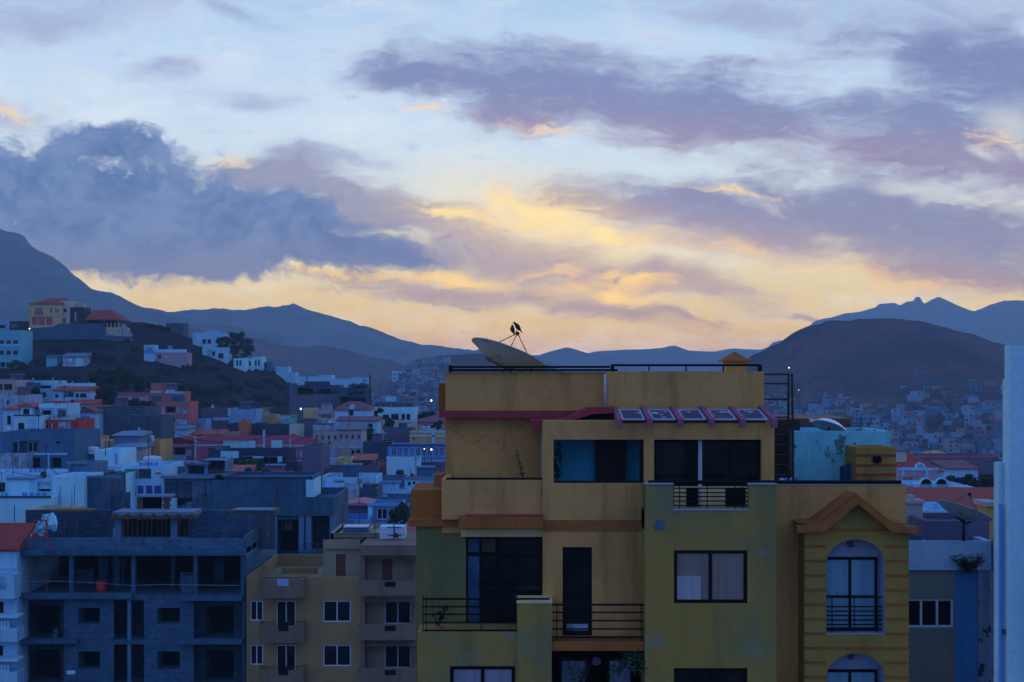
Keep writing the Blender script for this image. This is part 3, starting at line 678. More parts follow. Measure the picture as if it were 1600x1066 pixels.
# loggia
YL = YM
m = P(); m.w(848, 1210, 658, 757, YL, [(865, 1006, 687, 755, .22, 0), (1022, 1190, 687, 790, .22, 0)], .22)
m.box(X(848, YL), X(1210, YL), YL + .004, 38.25, Z(662, YL), Z(658, YL) + .002)
m.face([(X(848, YL), YL, Z(757, YL)), (X(848, YL), YL, Z(658, YL)), (X(848, YL), YL + 1.5, Z(658, YL)), (X(848, YL), YL + 1.5, Z(757, YL))][::-1])
m.face([(X(1210, YL), YL, Z(757, YL)), (X(1210, YL), YL + 2, Z(757, YL)), (X(1210, YL), YL + 2, Z(658, YL)), (X(1210, YL), YL, Z(658, YL))])
m.build('loggia', 'main_beige', A)
m = P(); m.quads(X(845, 38), X(1022, 38), Z(790, 38), Z(670, 38), 38.35)
m.face([(X(866, 37), 38.35, Z(790, 38)), (X(866, 37), 36.85, Z(790, 38)), (X(866, 37), 36.85, Z(660, 38)), (X(866, 37), 38.35, Z(660, 38))])
m.build('inner_wall', 'terrace_blue', A)
P().b(930, 978, 686, 790, 38.0, .1).build('door', 'door_dark' if 'door_dark' in MATS else simple('door_dark', (.012, .006, .006), .7), A)
pwin(A, O, 1000, 1007, 687, 755, YL, .1, frame='frame_black', pane='main_glass', nx=1, fw=.02, name='screen')
w = pwin(A, O, 1022, 1091, 688, 790, YL, .2, frame='frame_black', pane='main_glass', nx=1, fw=.07, name='sliding_door')
P().b(1072, 1088, 690, 790, YL + .15, .03).build('door_stile', 'frame_black', w)
P().b(1091, 1097, 688, 790, YL + .17, .12).build('jamb', 'shutter_pale', A)
w = pwin(A, O, 1097, 1190, 688, 790, YL, .2, frame='frame_black', pane='main_glass', nx=2, fw=.06, name='sliding_door')
railing(866, 1004, [753.5], YL + .12, [], r=.03)
# E: green bay with roof-terrace notch
YE = 35.6
m = P()
m.w(1008, 1213, 797, BOT, YE, [(1053, 1168, 860, 943, .12, 0), (1053, 1168, 1044, 1130, .12, 0)], .12)
m.b(1008, 1052, 757, 797, YE, .2); m.b(1170, 1213, 757, 797, YE, .2)
m.box(X(1008, YE), X(1213, YE), YE + .2, YE + 1.3, Z(830, YE), Z(797, YE) - .01)
xa, xb = X(1008, YE), X(1213, YE)
m.face([(xa, YE + 1.2, O[2]), (xa, YE, O[2]), (xa, YE, Z(757, YE)), (xa, YE + 1.2, Z(757, YE))]); m.face([(xb, YE, O[2]), (xb, YE + 1.5, O[2]), (xb, YE + 1.5, Z(757, YE)), (xb, YE, Z(757, YE))])
m.face([(xa + .2, YE, Z(757, YE)), (xa + .2, YE + 1.2, Z(757, YE)), (xa + .2, YE + 1.2, Z(797, YE)), (xa + .2, YE + .2, Z(797, YE))])
m.build('bay_wall', 'main_green', A)
m = P(); m.b(1007, 1053, 755.5, 757.2, YE - .03, .26); m.b(1169, 1214, 755.5, 757.2, YE - .03, .26); m.b(1052, 1170, 795.5, 797.5, YE - .02, .24); m.build('coping', 'arch_white', A)
m = P(); m.w(1053, 1169, 760, 797, 36.5, [(1072, 1095, 762, 796, .1, 0), (1133, 1166, 762, 796, .1, 0)]); m.build('low_wall', 'main_cream', A)
pwin(A, O, 1053, 1168, 860, 943, YE, .06, frame='frame_black', pane='pane_streaked', nx=2, fw=.085)
w = pwin(A, O, 1053, 1168, 1044, 1130, YE, .06, frame='frame_black', pane='main_glass', nx=2, fw=.085)
# reflection of a shutter modelled flat against the left pane of the window
m = P(); m.b(1058, 1095, 900, 940, YE + .085, .006)
sh = m.build('shutter', 'arch_white', A)
m = P()
for i in range(9): m.b(1060, 1075, 902 + i * 4.2, 904 + i * 4.2, YE + .080, .006); m.b(1078, 1093, 902 + i * 4.2, 904 + i * 4.2, YE + .080, .006)
m.build('mirrored_slats', 'slat_beige', sh)
m = P(); c = (1031, 820); poly = [(c[0] + 9 * math.cos(t) * (1 + .15 * math.sin(3 * t)), c[1] + 9 * math.sin(t)) for t in [i * math.pi / 4 for i in range(8)]]
m.prism([(X(a, YE), Z(b, YE)) for a, b in poly][::-1], YE - .02, YE + .01); m.build('patch', 'patch_grey', A)
mr = MB(O); Y = YE + .1
for y in (763, 770, 776, 783, 790): mr.tube([(X(1053, Y), Y, Z(y, Y)), (X(1169, Y), Y, Z(y, Y))], .018, 6)
for x in (1062, 1105, 1149, 1160): mr.box(X(x, Y) - .012, X(x, Y) + .012, Y - .01, Y + .01, Z(796, Y), Z(756, Y))
mr.build('railing', 'rail_dark', A)
railing(1013, 1408, [753.5], YE + .2, [1016, 1206], r=.04, rb=757)
# I: right wing, recessed strip and gabled bay
YI = 37.0
m = P(); m.w(1213, 1415, 757.5, BOT, YI); m.box(X(1213, YI), X(1415, YI), YI + .004, YI + .2, Z(800, YI), Z(757.5, YI) + .002)
m.face([(X(1415, YI), YI, O[2]), (X(1415, YI), 48, O[2]), (X(1415, YI), 48, Z(757.5, YI)), (X(1415, YI), YI, Z(757.5, YI))]); m.build('wing_wall', 'main_beige', A)
P().b(1213, 1416, 756, 757.8, YI - .02, .25).build('coping', 'arch_white', A)
YQ = 36.2
def arch_hole(m, x0, x1, ytop, yspring, ybot, xa, xb, ya, yb, Y, dep):
    """wall field xa..xb, ya..yb with an arched opening"""
    zs, zb = Z(yspring, Y), Z(ybot, Y); X0, X1 = X(x0, Y), X(x1, Y); cx, rx = (X0 + X1) / 2, (X1 - X0) / 2; rz = Z(ytop, Y) - zs
    L, R, T, Bm = X(xa, Y), X(xb, Y), Z(ya, Y), Z(yb, Y); f = m.face
    f([(L, Y, Bm), (X0, Y, Bm), (X0, Y, T), (L, Y, T)]); f([(X1, Y, Bm), (R, Y, Bm), (R, Y, T), (X1, Y, T)])
    if ybot < yb: f([(X0, Y, Bm), (X1, Y, Bm), (X1, Y, zb), (X0, Y, zb)])
    N = 16; pts = [(cx - rx * math.cos(math.pi * i / N), zs + rz * math.sin(math.pi * i / N)) for i in range(N + 1)]
    for a, b in zip(pts, pts[1:]): f([(a[0], Y, a[1]), (b[0], Y, b[1]), (b[0], Y, T), (a[0], Y, T)])
    out = pts; return out, (X0, X1, zb)
m = P(); rev = P()
for (yt, ysp, yb_, ya, ye) in ((843, 882, 991, 826, 1000), (1021, 1060, 1169, 1000, 1178)):
    pts, (X0, X1, zb) = arch_hole(m, 1291, 1383, yt, ysp, yb_, 1257, 1420, ya, ye, YQ, .35)
    loop = [(X1, zb), (X0, zb)] + pts
    for a, b in zip(loop, loop[1:] + loop[:1]): rev.face([(a[0], YQ, a[1]), (a[0], YQ + .55, a[1]), (b[0], YQ + .55, b[1]), (b[0], YQ, b[1])])
m.w(1257, 1420, 1178, BOT, YQ)
m.face([(X(1257, YQ), YI, O[2]), (X(1257, YQ), YQ, O[2]), (X(1257, YQ), YQ, Z(826, YQ)), (X(1257, YQ), YI, Z(826, YQ))]); m.face([(X(1420, YQ), YQ, O[2]), (X(1420, YQ), YI + 3, O[2]), (X(1420, YQ), YI + 3, Z(826, YQ)), (X(1420, YQ), YQ, Z(826, YQ))])
m.prism(pp([(1275, 827), (1341, 783), (1405, 827)][::-1], YQ), YQ + .001, YI + .3)
m.build('gabled_bay', 'main_olive', A)
rev.build('reveal', 'arch_white', A)
back = P(); back.quads(X(1285, YQ), X(1390, YQ), Z(1180, YQ), Z(838, YQ), YQ + .56); back.build('tympanum', 'arch_white', A)
m = P()
for y in [852 + 22.7 * i for i in range(14)]:
    x0s = [(1258, 1291), (1383, 1419)] if 860 < y % 178 + 0 or True else []
    inside = (845 < y < 992) or (1022 < y < 1170)
    segs = [(1258, 1290), (1384, 1419)] if inside else [(1258, 1419)]
    for a, b in segs: P().b(a, b, y, y + 3, YQ - .03, .04).build('moulding', 'main_ochre', A)
m = P(); m.prism(pp([(1245, 833), (1245, 822), (1283, 820), (1341, 776), (1398, 822), (1433, 823), (1434, 834), (1394, 832), (1341, 788), (1289, 831)], YQ - .3)[::-1], YQ - .3, YQ + .02)
m.prism(pp([(1252, 820), (1281, 817), (1341, 772), (1400, 819), (1420, 820), (1420, 824), (1398, 823), (1341, 779), (1283, 822)], YQ - .4)[::-1], YQ - .1, YI + .2); m.b(1285, 1395, 826, 829, YQ - .03, .05)
m.build('gable_moulding', 'main_ochre', A)
for yt, yb_ in ((874, 990), (1052, 1168)):
    w = pwin(A, O, 1291, 1378, yt, yb_, YQ, .44, frame='frame_black', pane='pane_streaked_blue', nx=2, fw=.07, bars=(.46,))
    m = MB(O); Y = YQ + .2
    for y in [yt + 59] + [yt + 74 + 7 * i for i in range(6)]: m.tube([(X(1291, Y), Y, Z(y, Y)), (X(1378, Y), Y, Z(y, Y))], .018, 6)
    for x in (1300, 1335, 1371): m.box(X(x, Y) - .012, X(x, Y) + .012, Y - .01, Y + .01, Z(yb_, Y), Z(yt + 59, Y))
    m.build('railing', 'rail_dark', w)
    MB(O).lathe((X(1337, YQ), YQ + .55, Z(yt - 20, YQ)), [(.09, 0), (.09, -.05), (.02, -.08)], 14, 'y').build('bulkhead_lamp', 'patch_grey', A)
# roof railing on the penthouse
m = MB(O); Y = 38.5
for (a, b, y) in ((703, 953, 573.5), (703, 965, 578.5), (955, 1188, 570.8)): m.tube([(X(a, Y), Y, Z(y, Y)), (X(b, Y), Y, Z(y, Y))], .034, 6)
for a, y in ((704, 571), (957, 570), (1187, 570), (1014, 572), (1072, 572), (1130, 572), (830, 574)): m.box(X(a, Y) - (.05 if a in (704, 957, 1187) else .015), X(a, Y) + (.05 if a in (704, 957, 1187) else .015), Y - .04, Y + .04, Z(582, Y), Z(y, Y))
m.build('roof_railing', 'rail_dark', A)
# ladder with safety frame
m = MB(O); Y = 38.9
for x in (1232, 1237.5): m.tube([(X(x, Y), Y, Z(584, Y)), (X(x + (2 if x > 1235 else 0), Y), Y, Z(752, Y))], .035, 6)
m.tube([(X(1207, Y), Y, Z(652, Y)), (X(1207, Y), Y, Z(752, Y))], .03, 6)
for y in (585, 599.5, 624, 652): m.tube([(X(1193, Y), Y, Z(y, Y)), (X(1233, Y), Y, Z(y, Y))], .026, 6)
for y in (663, 679, 695, 711, 726, 742): m.tube([(X(1207, Y), Y, Z(y, Y)), (X(1238, Y), Y, Z(y, Y))], .018, 6)
m.build('ladder', 'metal_dark', A)
# turret with ochre cap
m = P(); m.b(1135, 1168, 562, 582, 41.5, .6); t = m.build('chimney', 'main_beige', A)
m = MB(O); Y = 41.5; x0, x1, xc, z0, z1 = X(1127.5, Y), X(1172.5, Y), X(1150, Y), Z(563.5, Y), Z(549, Y); ya, yb_, yc = Y - .12, Y + .72, Y + .3
for q in (((x0, ya), (x1, ya)), ((x1, ya), (x1, yb_)), ((x1, yb_), (x0, yb_)), ((x0, yb_), (x0, ya))): m.face([(q[0][0], q[0][1], z0), (q[1][0], q[1][1], z0), (xc, yc, z1)])
m.box(x0, x1, ya, yb_, z0 - .04, z0 - .001); m.build('cap', 'main_ochre', t)
# small rooms on the roof terrace
Y = 42.0
m = P(); m.w(1241, 1392, 674, 800, Y); m.shell(X(1241, Y), X(1392, Y), Y, Y + 3, Z(800, Y), Z(674, Y), False, .3); m.build('terrace_room', 'terrace_peeling', A)
m = P(); m.b(1205, 1250, 656.5, 800, Y + .6, .2); P().b(1196, 1330, 658, 676, Y + 3.2, .1).build('shed_back', 'door_brown', A); m.build('shed_wall', 'shed_sheet' if 'shed_sheet' in MATS else corrugated('shed_sheet', (.05, .025, .02)), A)
m = MB(O)
for i in range(22): m.tube([(X(1198 + i * 6, 45.3), 45.2, Z(657, 45.3)), (X(1198 + i * 6, 45.3), 48, Z(655, 45.3))], .075, 6)
m.build('shed_roof', 'door_brown', A)
Y = 40.5
m = P(); m.w(1337, 1400, 699, 800, Y, ()); m.shell(X(1337, Y), X(1400, Y), Y, Y + 1.3, Z(800, Y), Z(699, Y), False, .05); ck = m.build('chimney_stack', 'main_olive', A)
m = P()
for y in (710, 725.5, 740): m.b(1337, 1400, y, y + 3, Y - .02, .03)
m.build('grooves', 'main_mauve', ck)
MB(O).lathe((X(1370, Y), Y - .004, Z(717.5, Y)), [(.155, .006), (.155, -.02), (.12, -.03), (.118, .004)], 24, 'y').build('vent_ring', 'door_brown', ck)
MB(O).lathe((X(1370, Y), Y - .01, Z(717.5, Y)), [(.12, 0), (.01, -.004)], 24, 'y').build('vent_hole', 'painted_dark', ck)
m = P(); m.box(X(1008, 37), X(1415, 37), 37.36, 47.8, Z(800, 37), Z(785, 37)); m.build('terrace_floor', 'concrete', A)

# ------------------------------------------------------------------ satellite dishes
simple('dish_grey', (.42, .54, .62), .45, .0, var=.3, scale=1.5, rust=(.14, .08, .05, 1)); simple('dish_white', (.70, .80, .95), .22, .5, var=.2); simple('rust', (.16, .075, .05), .8)
simple('dish_inner', (.45, .40, .38), .6)
def dish(name, label, loc, R_, axis, depth, mat_out, mat_in, foc, group=None, feed=True, strut_mat='rust', base_z_=None, mount=True):
    t = thing(name, label, 'satellite dish', loc, group); ax = Vector(axis).normalized(); q = Vector((0, 0, 1)).rotation_difference(ax).to_matrix()
    def tr(m):
        m.v = [tuple(q @ Vector(v)) for v in m.v]; return m
    prof = [(R_ * i / 10 if i else .01, depth * (i / 10) ** 2 - depth) for i in range(11)]
    m = MB(); m.lathe((0, 0, -.025), prof + [(R_ + .02, 0), (R_ + .02, .03)], 40); m.f.pop(); m.mi.pop(); m.sm.pop(); r = tr(m).build('reflector', mat_out, t)
    m = MB(); m.lathe((0, 0, 0), prof[::-1], 40); m.f.pop(-2); m.mi.pop(-2); m.sm.pop(-2); tr(m).build('inner_face', mat_in, r)
    if feed:
        m = MB(); m.lathe((0, 0, foc), [(.02, -.04), (.055, -.03), (.06, .04), (.02, .07)], 12); tr(m).build('feed_horn', 'frame_black', t)
        for a in (.4, 2.6, 4.7):
            m = MB(); m.tube([(math.cos(a) * R_ * .80, math.sin(a) * R_ * .80, -.1), (0.03 * math.cos(a), .03 * math.sin(a), foc)], .013, 6); tr(m).build('strut', strut_mat, t)
    return t, q
RD = 1.13; YD = 40.6; cD = Vector((X(796, YD), YD, Z(553, YD)))
dt, q = dish('satellite_dish', 'large grey satellite dish tilted up on the ochre roof with two birds on its feed', cD, RD, (.36, .17, .92), .34, 'dish_grey', 'dish_inner', .62)
m = MB(); cz = Z(581, YD) - cD.z
m.tube([(.10, .1, -.28), (.02, .1, cz)], .05, 8); m.tube([(-.55, -.1, -.12), (.40, -.1, -.36)], .03, 6); m.tube([(-.62, -.1, -.16), (-.1, -.05, -.42)], .03, 6); m.tube([(-.1, -.05, -.42), (.42, -.1, -.38)], .03, 6)
m.tube([(-.62, -.1, -.10), (-.62, -.1, -.2)], .05, 6); m.tube([(-.5, .3, -.1), (.5, .3, -.36)], .03, 6); m.tube([(-.1, -.05, -.42), (-.2, 0, cz)], .03, 6); m.tube([(.4, -.1, -.38), (.36, 0, cz)], .03, 6)
m.build('mount', 'rust', dt)
t2, _ = dish('satellite_dish', 'small glossy white satellite dish turned face down on top of the turquoise terrace room', (X(1298, 43), 43.2, Z(668, 43)), .52, (-.34, -.25, -.9), .20, 'dish_white', 'dish_inner', .4, feed=False)
MB().tube([(0, 0, -.02), (0, .1, Z(674, 43) - Z(668, 43) - .3)], .035, 6).build('mount', 'metal_dark', t2)
MB().box(-.60, -.52, -.1, .1, .16, .27).build('receiver', 'dish_white', t2)
YD3 = 44.0
t3, _ = dish('satellite_dish', 'grey satellite dish on a dark pole above the blue and white building at the right', (X(1507, YD3), YD3, Z(797, YD3)), .84, (.36, .13, .92), .26, 'dish_grey', 'dish_inner', .5)
m = MB(); m.tube([(.02, .1, -.2), (0, .1, Z(846, YD3) - Z(797, YD3))], .05, 8); m.tube([(-.35, 0, -.1), (.05, .1, -.45)], .03, 6); m.tube([(.4, 0, -.25), (.05, .1, -.45)], .03, 6); m.build('mount', 'metal_dark', t3)

# ------------------------------------------------------------------ birds
simple('feather', (.006, .006, .010), .6, var=.3)
def bird(label, pts, foot, Y, group):
    """one continuous body lofted along the bird's back line: beak, head, neck, body, tail"""
    t = thing('bird', label, 'bird', (X(foot[0], Y), Y, Z(foot[1], Y)), group); m = MB(); n = 12; rings = []
    P3 = [Vector((X(a, Y), Y, Z(b, Y))) - t.location for a, b, r, s in pts]
    for j, (a, b, r, s_) in enumerate(pts):
        tg = (P3[min(j + 1, len(P3) - 1)] - P3[max(j - 1, 0)]).normalized(); u = tg.cross(Vector((0, 1, 0))).normalized()
        rings.append([m._v(P3[j] + u * math.cos(2 * math.pi * i / n) * r + Vector((0, 1, 0)) * math.sin(2 * math.pi * i / n) * s_) for i in range(n)])
    for A_, B_ in zip(rings, rings[1:]):
        for i in range(n): m.f.append([A_[i], B_[i], B_[(i + 1) % n], A_[(i + 1) % n]]); m.mi.append(0); m.sm.append(True)
    m.f += [rings[0][:], rings[-1][::-1]]; m.mi += [0, 0]; m.sm += [False, False]
    mid = P3[len(P3) // 2 + 1]
    for sy in (-.035, .035):
        m.tube([(mid.x, sy, mid.z - .03), (mid.x * .5 + .005, sy, mid.z * .4), (0, sy * .8, .004)], .008, 5)
        for dx_ in (-.03, .03): m.tube([(0, sy * .8, .004), (dx_, sy * .8, .0)], .005, 4)
    m.build('body', 'feather', t)
    for sy in (-1, 1):
        w_ = MB(); a, b = P3[4], P3[-2]; y = sy * .055
        up = Vector((0, 0, 1))
        w_.prism([(a.x, a.z + .02), ((a.x * .4 + b.x * .6) - .02, (a.z * .4 + b.z * .6) - .02), (b.x, b.z), ((a.x * .5 + b.x * .5) + .03, (a.z * .5 + b.z * .5) + .02)], y - .012 , y + .012)
        w_.build('wing', 'feather', t)
bird('black crow perched at the left of the dish feed, head lowered to the left', [(798.6, 509.6, .002, .002), (799.6, 508.4, .014, .014), (800.3, 508.0, .026, .026), (800.7, 510.0, .034, .034), (800.2, 513.0, .062, .055), (801.0, 516.0, .066, .06), (802.4, 519.0, .040, .042), (803.2, 521.5, .02, .03), (803.6, 523.5, .014, .025)], (804.5, 519.5), YD, 'crows on the roof dish')
bird('black crow perched higher at the right of the dish feed, tail pointing down right', [(799.9, 504.4, .003, .003), (802.2, 504.2, .014, .014), (803.6, 504.6, .030, .030), (805.2, 506.0, .036, .036), (807.6, 508.8, .062, .055), (809.6, 512.0, .064, .06), (811.8, 514.6, .040, .042), (813.8, 517.2, .02, .03), (815.6, 519.8, .014, .025)], (806.3, 519.5), YD, 'crows on the roof dish')

# ------------------------------------------------------------------ plants and small things on the block
def plant(name, label, px, py, Y, h, spread, n, mat='leaf_dark', cat='plant', pot=None, stems=4, size=.04, hang=False):
    t = thing(name, label, cat, (X(px, Y), Y, Z(py, Y))); rs = random.Random(int(px * 7 + py)); st = MB(); lf = MB()
    for i in range(stems):
        a = rs.uniform(0, 6.28); e = Vector((math.cos(a) * spread, math.sin(a) * spread * .5, h * rs.uniform(.7, 1) * (-1 if hang else 1))); mid_ = e * .5 + Vector((rs.uniform(-.1, .1) * h, 0, 0))
        st.tube([(0, 0, 0), tuple(mid_), tuple(e)], .010, 5, .004)
        for j in range(n // stems):
            u = rs.uniform(.15, 1.05); c = mid_ * (2 * u) if u < .5 else mid_ + (e - mid_) * (2 * u - 1)
            leaf_cloud(lf, c, (spread * .35, spread * .3, spread * .3), 1, size, 1, rs)
    st.build('stem', 'bark', t); lf.build('leaves', mat, t)
    if pot: MB().lathe((0, 0, -pot), [(pot * .35, 0), (pot * .5, pot), (pot * .5, pot * 1.02)], 14).build('pot', 'salmon', t)
    return t
plant('vine', 'thin dry plant growing behind the left roof parapet against the ochre wall', 818, 750, 38.0, .95, .22, 46, 'leaf_dry', stems=3, size=.03)
plant('climbing_plant', 'dark climbing plant at the left end of the turquoise loggia', 870, 755, 36.9, 1.1, .14, 150, 'leaf_dark', stems=5, size=.045)
plant('potted_plant', 'spiky potted plant behind the lower left balcony railing', 684, 978, 36.3, .55, .25, 60, 'leaf_dark', pot=.25, stems=7, size=.05)
plant('hanging_plant', 'leafy plant hanging from the right end of the ochre balcony slab', 994, 1012, 35.9, .7, .55, 420, 'leaf', stems=10, size=.05, hang=True)
plant('shrub', 'feathery dark shrub in front of the window under the balcony', 905, 1085, 36.2, .9, .3, 160, 'leaf_dark', stems=9, size=.035)
t = thing('cloth', 'dark navy cloth hanging beside the striped chimney on the roof terrace', 'cloth', (X(1323, 40.3), 40.3, Z(757, 40.3)))
m = MB(); Y = 40.3
for i in range(6):
    for j in range(5):
        def pt(a, b): return (X(1312 + 18 * a / 6 + 2 * (1 - b / 5) * a / 6, Y) - t.location.x, .03 * math.sin(a * 2.0), Z(757 - (757 - 727 + a * 1.3 - 3) * b / 5, Y) - t.location.z)
        m.face([pt(i, j), pt(i + 1, j), pt(i + 1, j + 1), pt(i, j + 1)], True)
m.build('cloth_sheet', 'navy', t)
t = thing('laundry_bundle', 'blue and white bundle lying at the foot of the ladder', 'bundle', (X(1228, 39.5), 39.5, Z(754, 39.5)))
for i, (dx_, r, mm) in enumerate(((-.12, .09, 'white'), (.03, .11, 'blue'), (.18, .08, 'pale_blue'))):
    MB().lathe((dx_, .05 * i, 0), [(.02, 0), (r, .03), (r * .9, .09), (.02, .13)], 9).build('bundle_piece', mm, t)

simple('sill_grey', (.10, .17, .26), .9)
HR_ = random.Random(77)
# ------------------------------------------------------------------ generic town house, authored in photograph pixels
def roof_prism(m, x0, x1, y0, y1, z0, z1, i0, i1, ridge=None):
    """hipped (i0,i1 > 0) or gabled roof, ridge along x; z0 eaves, z1 ridge"""
    ym = (y0 + y1) / 2 if ridge is None else ridge; f = m.face; t = .12
    A_, B_, C_, D_ = (x0, y0, z0), (x1, y0, z0), (x1, y1, z0), (x0, y1, z0); R0, R1 = (x0 + i0, ym, z1), (x1 - i1, ym, z1)
    f([A_, B_, R1, R0]); f([C_, D_, R0, R1]); f([B_, C_, R1]); f([D_, A_, R0])
    m.box(x0, x1, y0, y1, z0 - t, z0 - .002)
def house(name, label, x0, x1, yt, yb, Y, mat, wins=(), roof=None, dep=8.0, cat='house', par=1.0, group=None, ext=14, stack=None, rail=None, bands=(), rz=0.0, roofmat=None):
    """wins: (x0,x1,y0,y1,kind[,mat]); kind w white frame, d dark frame, o raw opening, b balcony recess, h shutters, r door, c coloured panel, g glazed strip"""
    if Y == 'g': Y = ground_hit((x0 + x1) / 2, yb, 330, 640, 1.0) or 430; ext = 3.5
    s = Y / F; xc = (x0 + x1) / 2; zb = Z(yb, Y) - ext; o = (X(xc, Y), Y, zb); root = thing(name, label, cat, o, group)
    off = (0, 0, 0); lx = lambda p: (p - xc) * s; lz = lambda p: Z(p, Y) - zb
    m = MB(); holes = []; th = .22
    for w in wins:
        k_ = w[4]
        if k_ == 'c': continue
        d = {'o': 3.5, 'b': 1.4}.get(k_, th); holes.append((lx(w[0]), lx(w[1]), lz(w[3]), lz(w[2]), d, 0 if k_ in 'wdhrg' else 1))
    m.wall(lx(x0), lx(x1), 0, lz(yt), 0, holes, th); m.shell(lx(x0), lx(x1), 0, dep, 0, lz(yt), False, 0 if roof else par)
    m.build('wall', mat, root)
    if not roof and (x1 - x0) * s > 4 and ext > 2.6 and Y < 340:
        zt = lz(yt) - min(par, .9); wd_ = (x1 - x0) * s
        if HR_.random() < .5:
            a = HR_.uniform(lx(x0) + .5, lx(x1) - 2.6); h_ = HR_.uniform(1.6, 2.3); b_ = MB().box(a, a + HR_.uniform(1.4, 2.2), dep * .5, dep * .5 + 2, zt, zt + h_).build('stair_head', HR_.choice([mat, 'concrete', 'mauve_brown']), root)
            MB().box(a - .15, a + 2.3, dep * .5 - .2, dep * .5 + 2.2, zt + h_ + .003, zt + h_ + .14).build('slab', 'concrete_light', b_)
        for _ in range(HR_.choice((0, 1, 2, 3))):
            a = HR_.uniform(lx(x0) + .3, lx(x1) - .3); MB().tube([(a, HR_.uniform(.3, dep - .5), zt), (a + .03, HR_.uniform(.3, dep - .5) * 0 + 1, zt + HR_.uniform(1.2, 2.4))], .035, 5).build('vent_pipe', 'pole', root)
        if HR_.random() < .35:
            a = HR_.uniform(lx(x0) + .3, lx(x1) - 2); m2 = MB()
            for q in range(HR_.choice((2, 3, 4))): m2.box(a + q * .55, a + q * .55 + .4, .5, .53, zt + 1.0 - HR_.uniform(.3, .7), zt + 1.25)
            m2.build('washing', HR_.choice(['red_wall', 'white_clean', 'orange_wall', 'blue']), root)
    for w in wins:
        a, b, c, d, k_ = w[0], w[1], w[2], w[3], w[4]; X0, X1, Z0, Z1 = lx(a), lx(b), lz(d), lz(c); mm = w[5] if len(w) > 5 else None; wd = X1 - X0
        fw = clamp(min(wd, Z1 - Z0) * .07, .05, .12)
        if k_ == 'w': window(root, off, X0, X1, Z0, Z1, .12, 'frame_white', mm or 'pane', 2 if wd > .9 else 1, fw)
        elif k_ == 'd': window(root, off, X0, X1, Z0, Z1, .12, 'frame_dark', mm or 'pane', 2 if wd > .9 else 1, fw)
        if k_ in 'wd' and wd > .5: MB().box(X0 - .06, X1 + .06, -.05, .1, Z0 - .07, Z0 - .003).build('sill', 'sill_grey', root)
        if k_ == 'g': window(root, off, X0, X1, Z0, Z1, .12, 'frame_white', mm or 'pane_blue', max(2, int(wd / 1.4)), fw)
        elif k_ == 'h':
            sh = MB().box(X0, X1, .10, .14, Z0, Z1).build('shutter', mm or 'shutter_pale', root)
        elif k_ == 'r': MB().box(X0, X1, .10, .15, Z0, Z1).build('door', mm or 'door_brown', root)
        elif k_ == 'c': MB().box(X0, X1, -.06, .0 - .003, Z0, Z1).build('panel', mm or 'white', root)
        elif k_ == 'b':
            window(root, off, X0 + wd * .25, X1 - wd * .2, Z0, Z1 - (Z1 - Z0) * .12, 1.3, 'frame_white', mm or 'pane', 2, fw, name='balcony_door')
            r = MB()
            for t in (.36, .24, .12): r.box(X0, X1, .02, .05, Z0 + (Z1 - Z0) * t, Z0 + (Z1 - Z0) * t + .05)
            r.build('railing', 'metal_dark', root)
        elif k_ == 'o': MB().box(X0, X1, *((.3, .35) if mm else (1.2, 1.25)), Z0, Z1).build('screen' if mm else 'shade_plate', mm or 'painted_dark', root)  # bare openings get a black plate standing for the shade of the room
    for (a, b, c, d, mm) in bands: MB().box(lx(a), lx(b), -.10, -.003, lz(d), lz(c)).build('trim', mm, root)
    if roof:
        kind, yr, i0, i1, rm = roof; m = MB(); ov = .35; z0 = lz(yt) + .13
        if kind == 'hip': roof_prism(m, lx(x0) - ov, lx(x1) + ov, -ov, dep + ov, z0, lz(yr), (i0 - x0) * s + ov, (x1 - i1) * s + ov)
        elif kind == 'shed':
            m.prismx([(-ov, z0 - .1), (-ov, z0 + .02), (dep, lz(yr)), (dep, z0 - .1)], lx(x0) - ov, lx(x1) + ov)
        elif kind == 'gablef':
            m.prism([(lx(x0) - ov, z0 - .12), (lx(x1) + ov, z0 - .12), (lx(x1) + ov, z0), (0, lz(yr)), (lx(x0) - ov, z0)], -ov, dep)
        m.build('roof', rm, root)
    if rail:
        a, b, c, d = rail; r = MB()
        for t in range(3): r.box(lx(a), lx(b), .05, .09, lz(d) + (lz(c) - lz(d)) * (t + 1) / 3 - .04, lz(d) + (lz(c) - lz(d)) * (t + 1) / 3)
        n = max(2, int((b - a) * s / 1.2))
        for i in range(n + 1): xx = lx(a) + (lx(b) - lx(a)) * i / n; r.box(xx - .03, xx + .03, .04, .1, lz(d), lz(c))
        r.build('railing', 'metal_dark', root)
    if rz: root.rotation_euler = (0, 0, rz)
    return root, lx, lz

# ------------------------------------------------------------------ unfinished concrete-block building, lower left
Y = 98.0; O4 = (X(205, Y), Y, -28.0)
C = thing('unfinished_building', 'grey unfinished concrete block building with open floors, lower left foreground', 'building', O4)
def Q(): return PB(O4)
SL = [(858, 869), (930, 938), (1000, 1007), (1070, 1077), (1140, 1147)]
m = Q()
for (a, b) in SL: m.b(28, 383, a, b, Y, 13)
m.b(28, 205, 928, 936, Y - .6, .6); m.b(30, 120, 1000, 1006, Y - .6, .6); m.b(280, 378, 1000, 1007, Y - .6, .6); m.b(281, 378, 931, 939, Y - .6, .6); m.b(28, 383, 861, 868, Y - .5, .5)
m.build('floor_slabs', 'concrete', C)
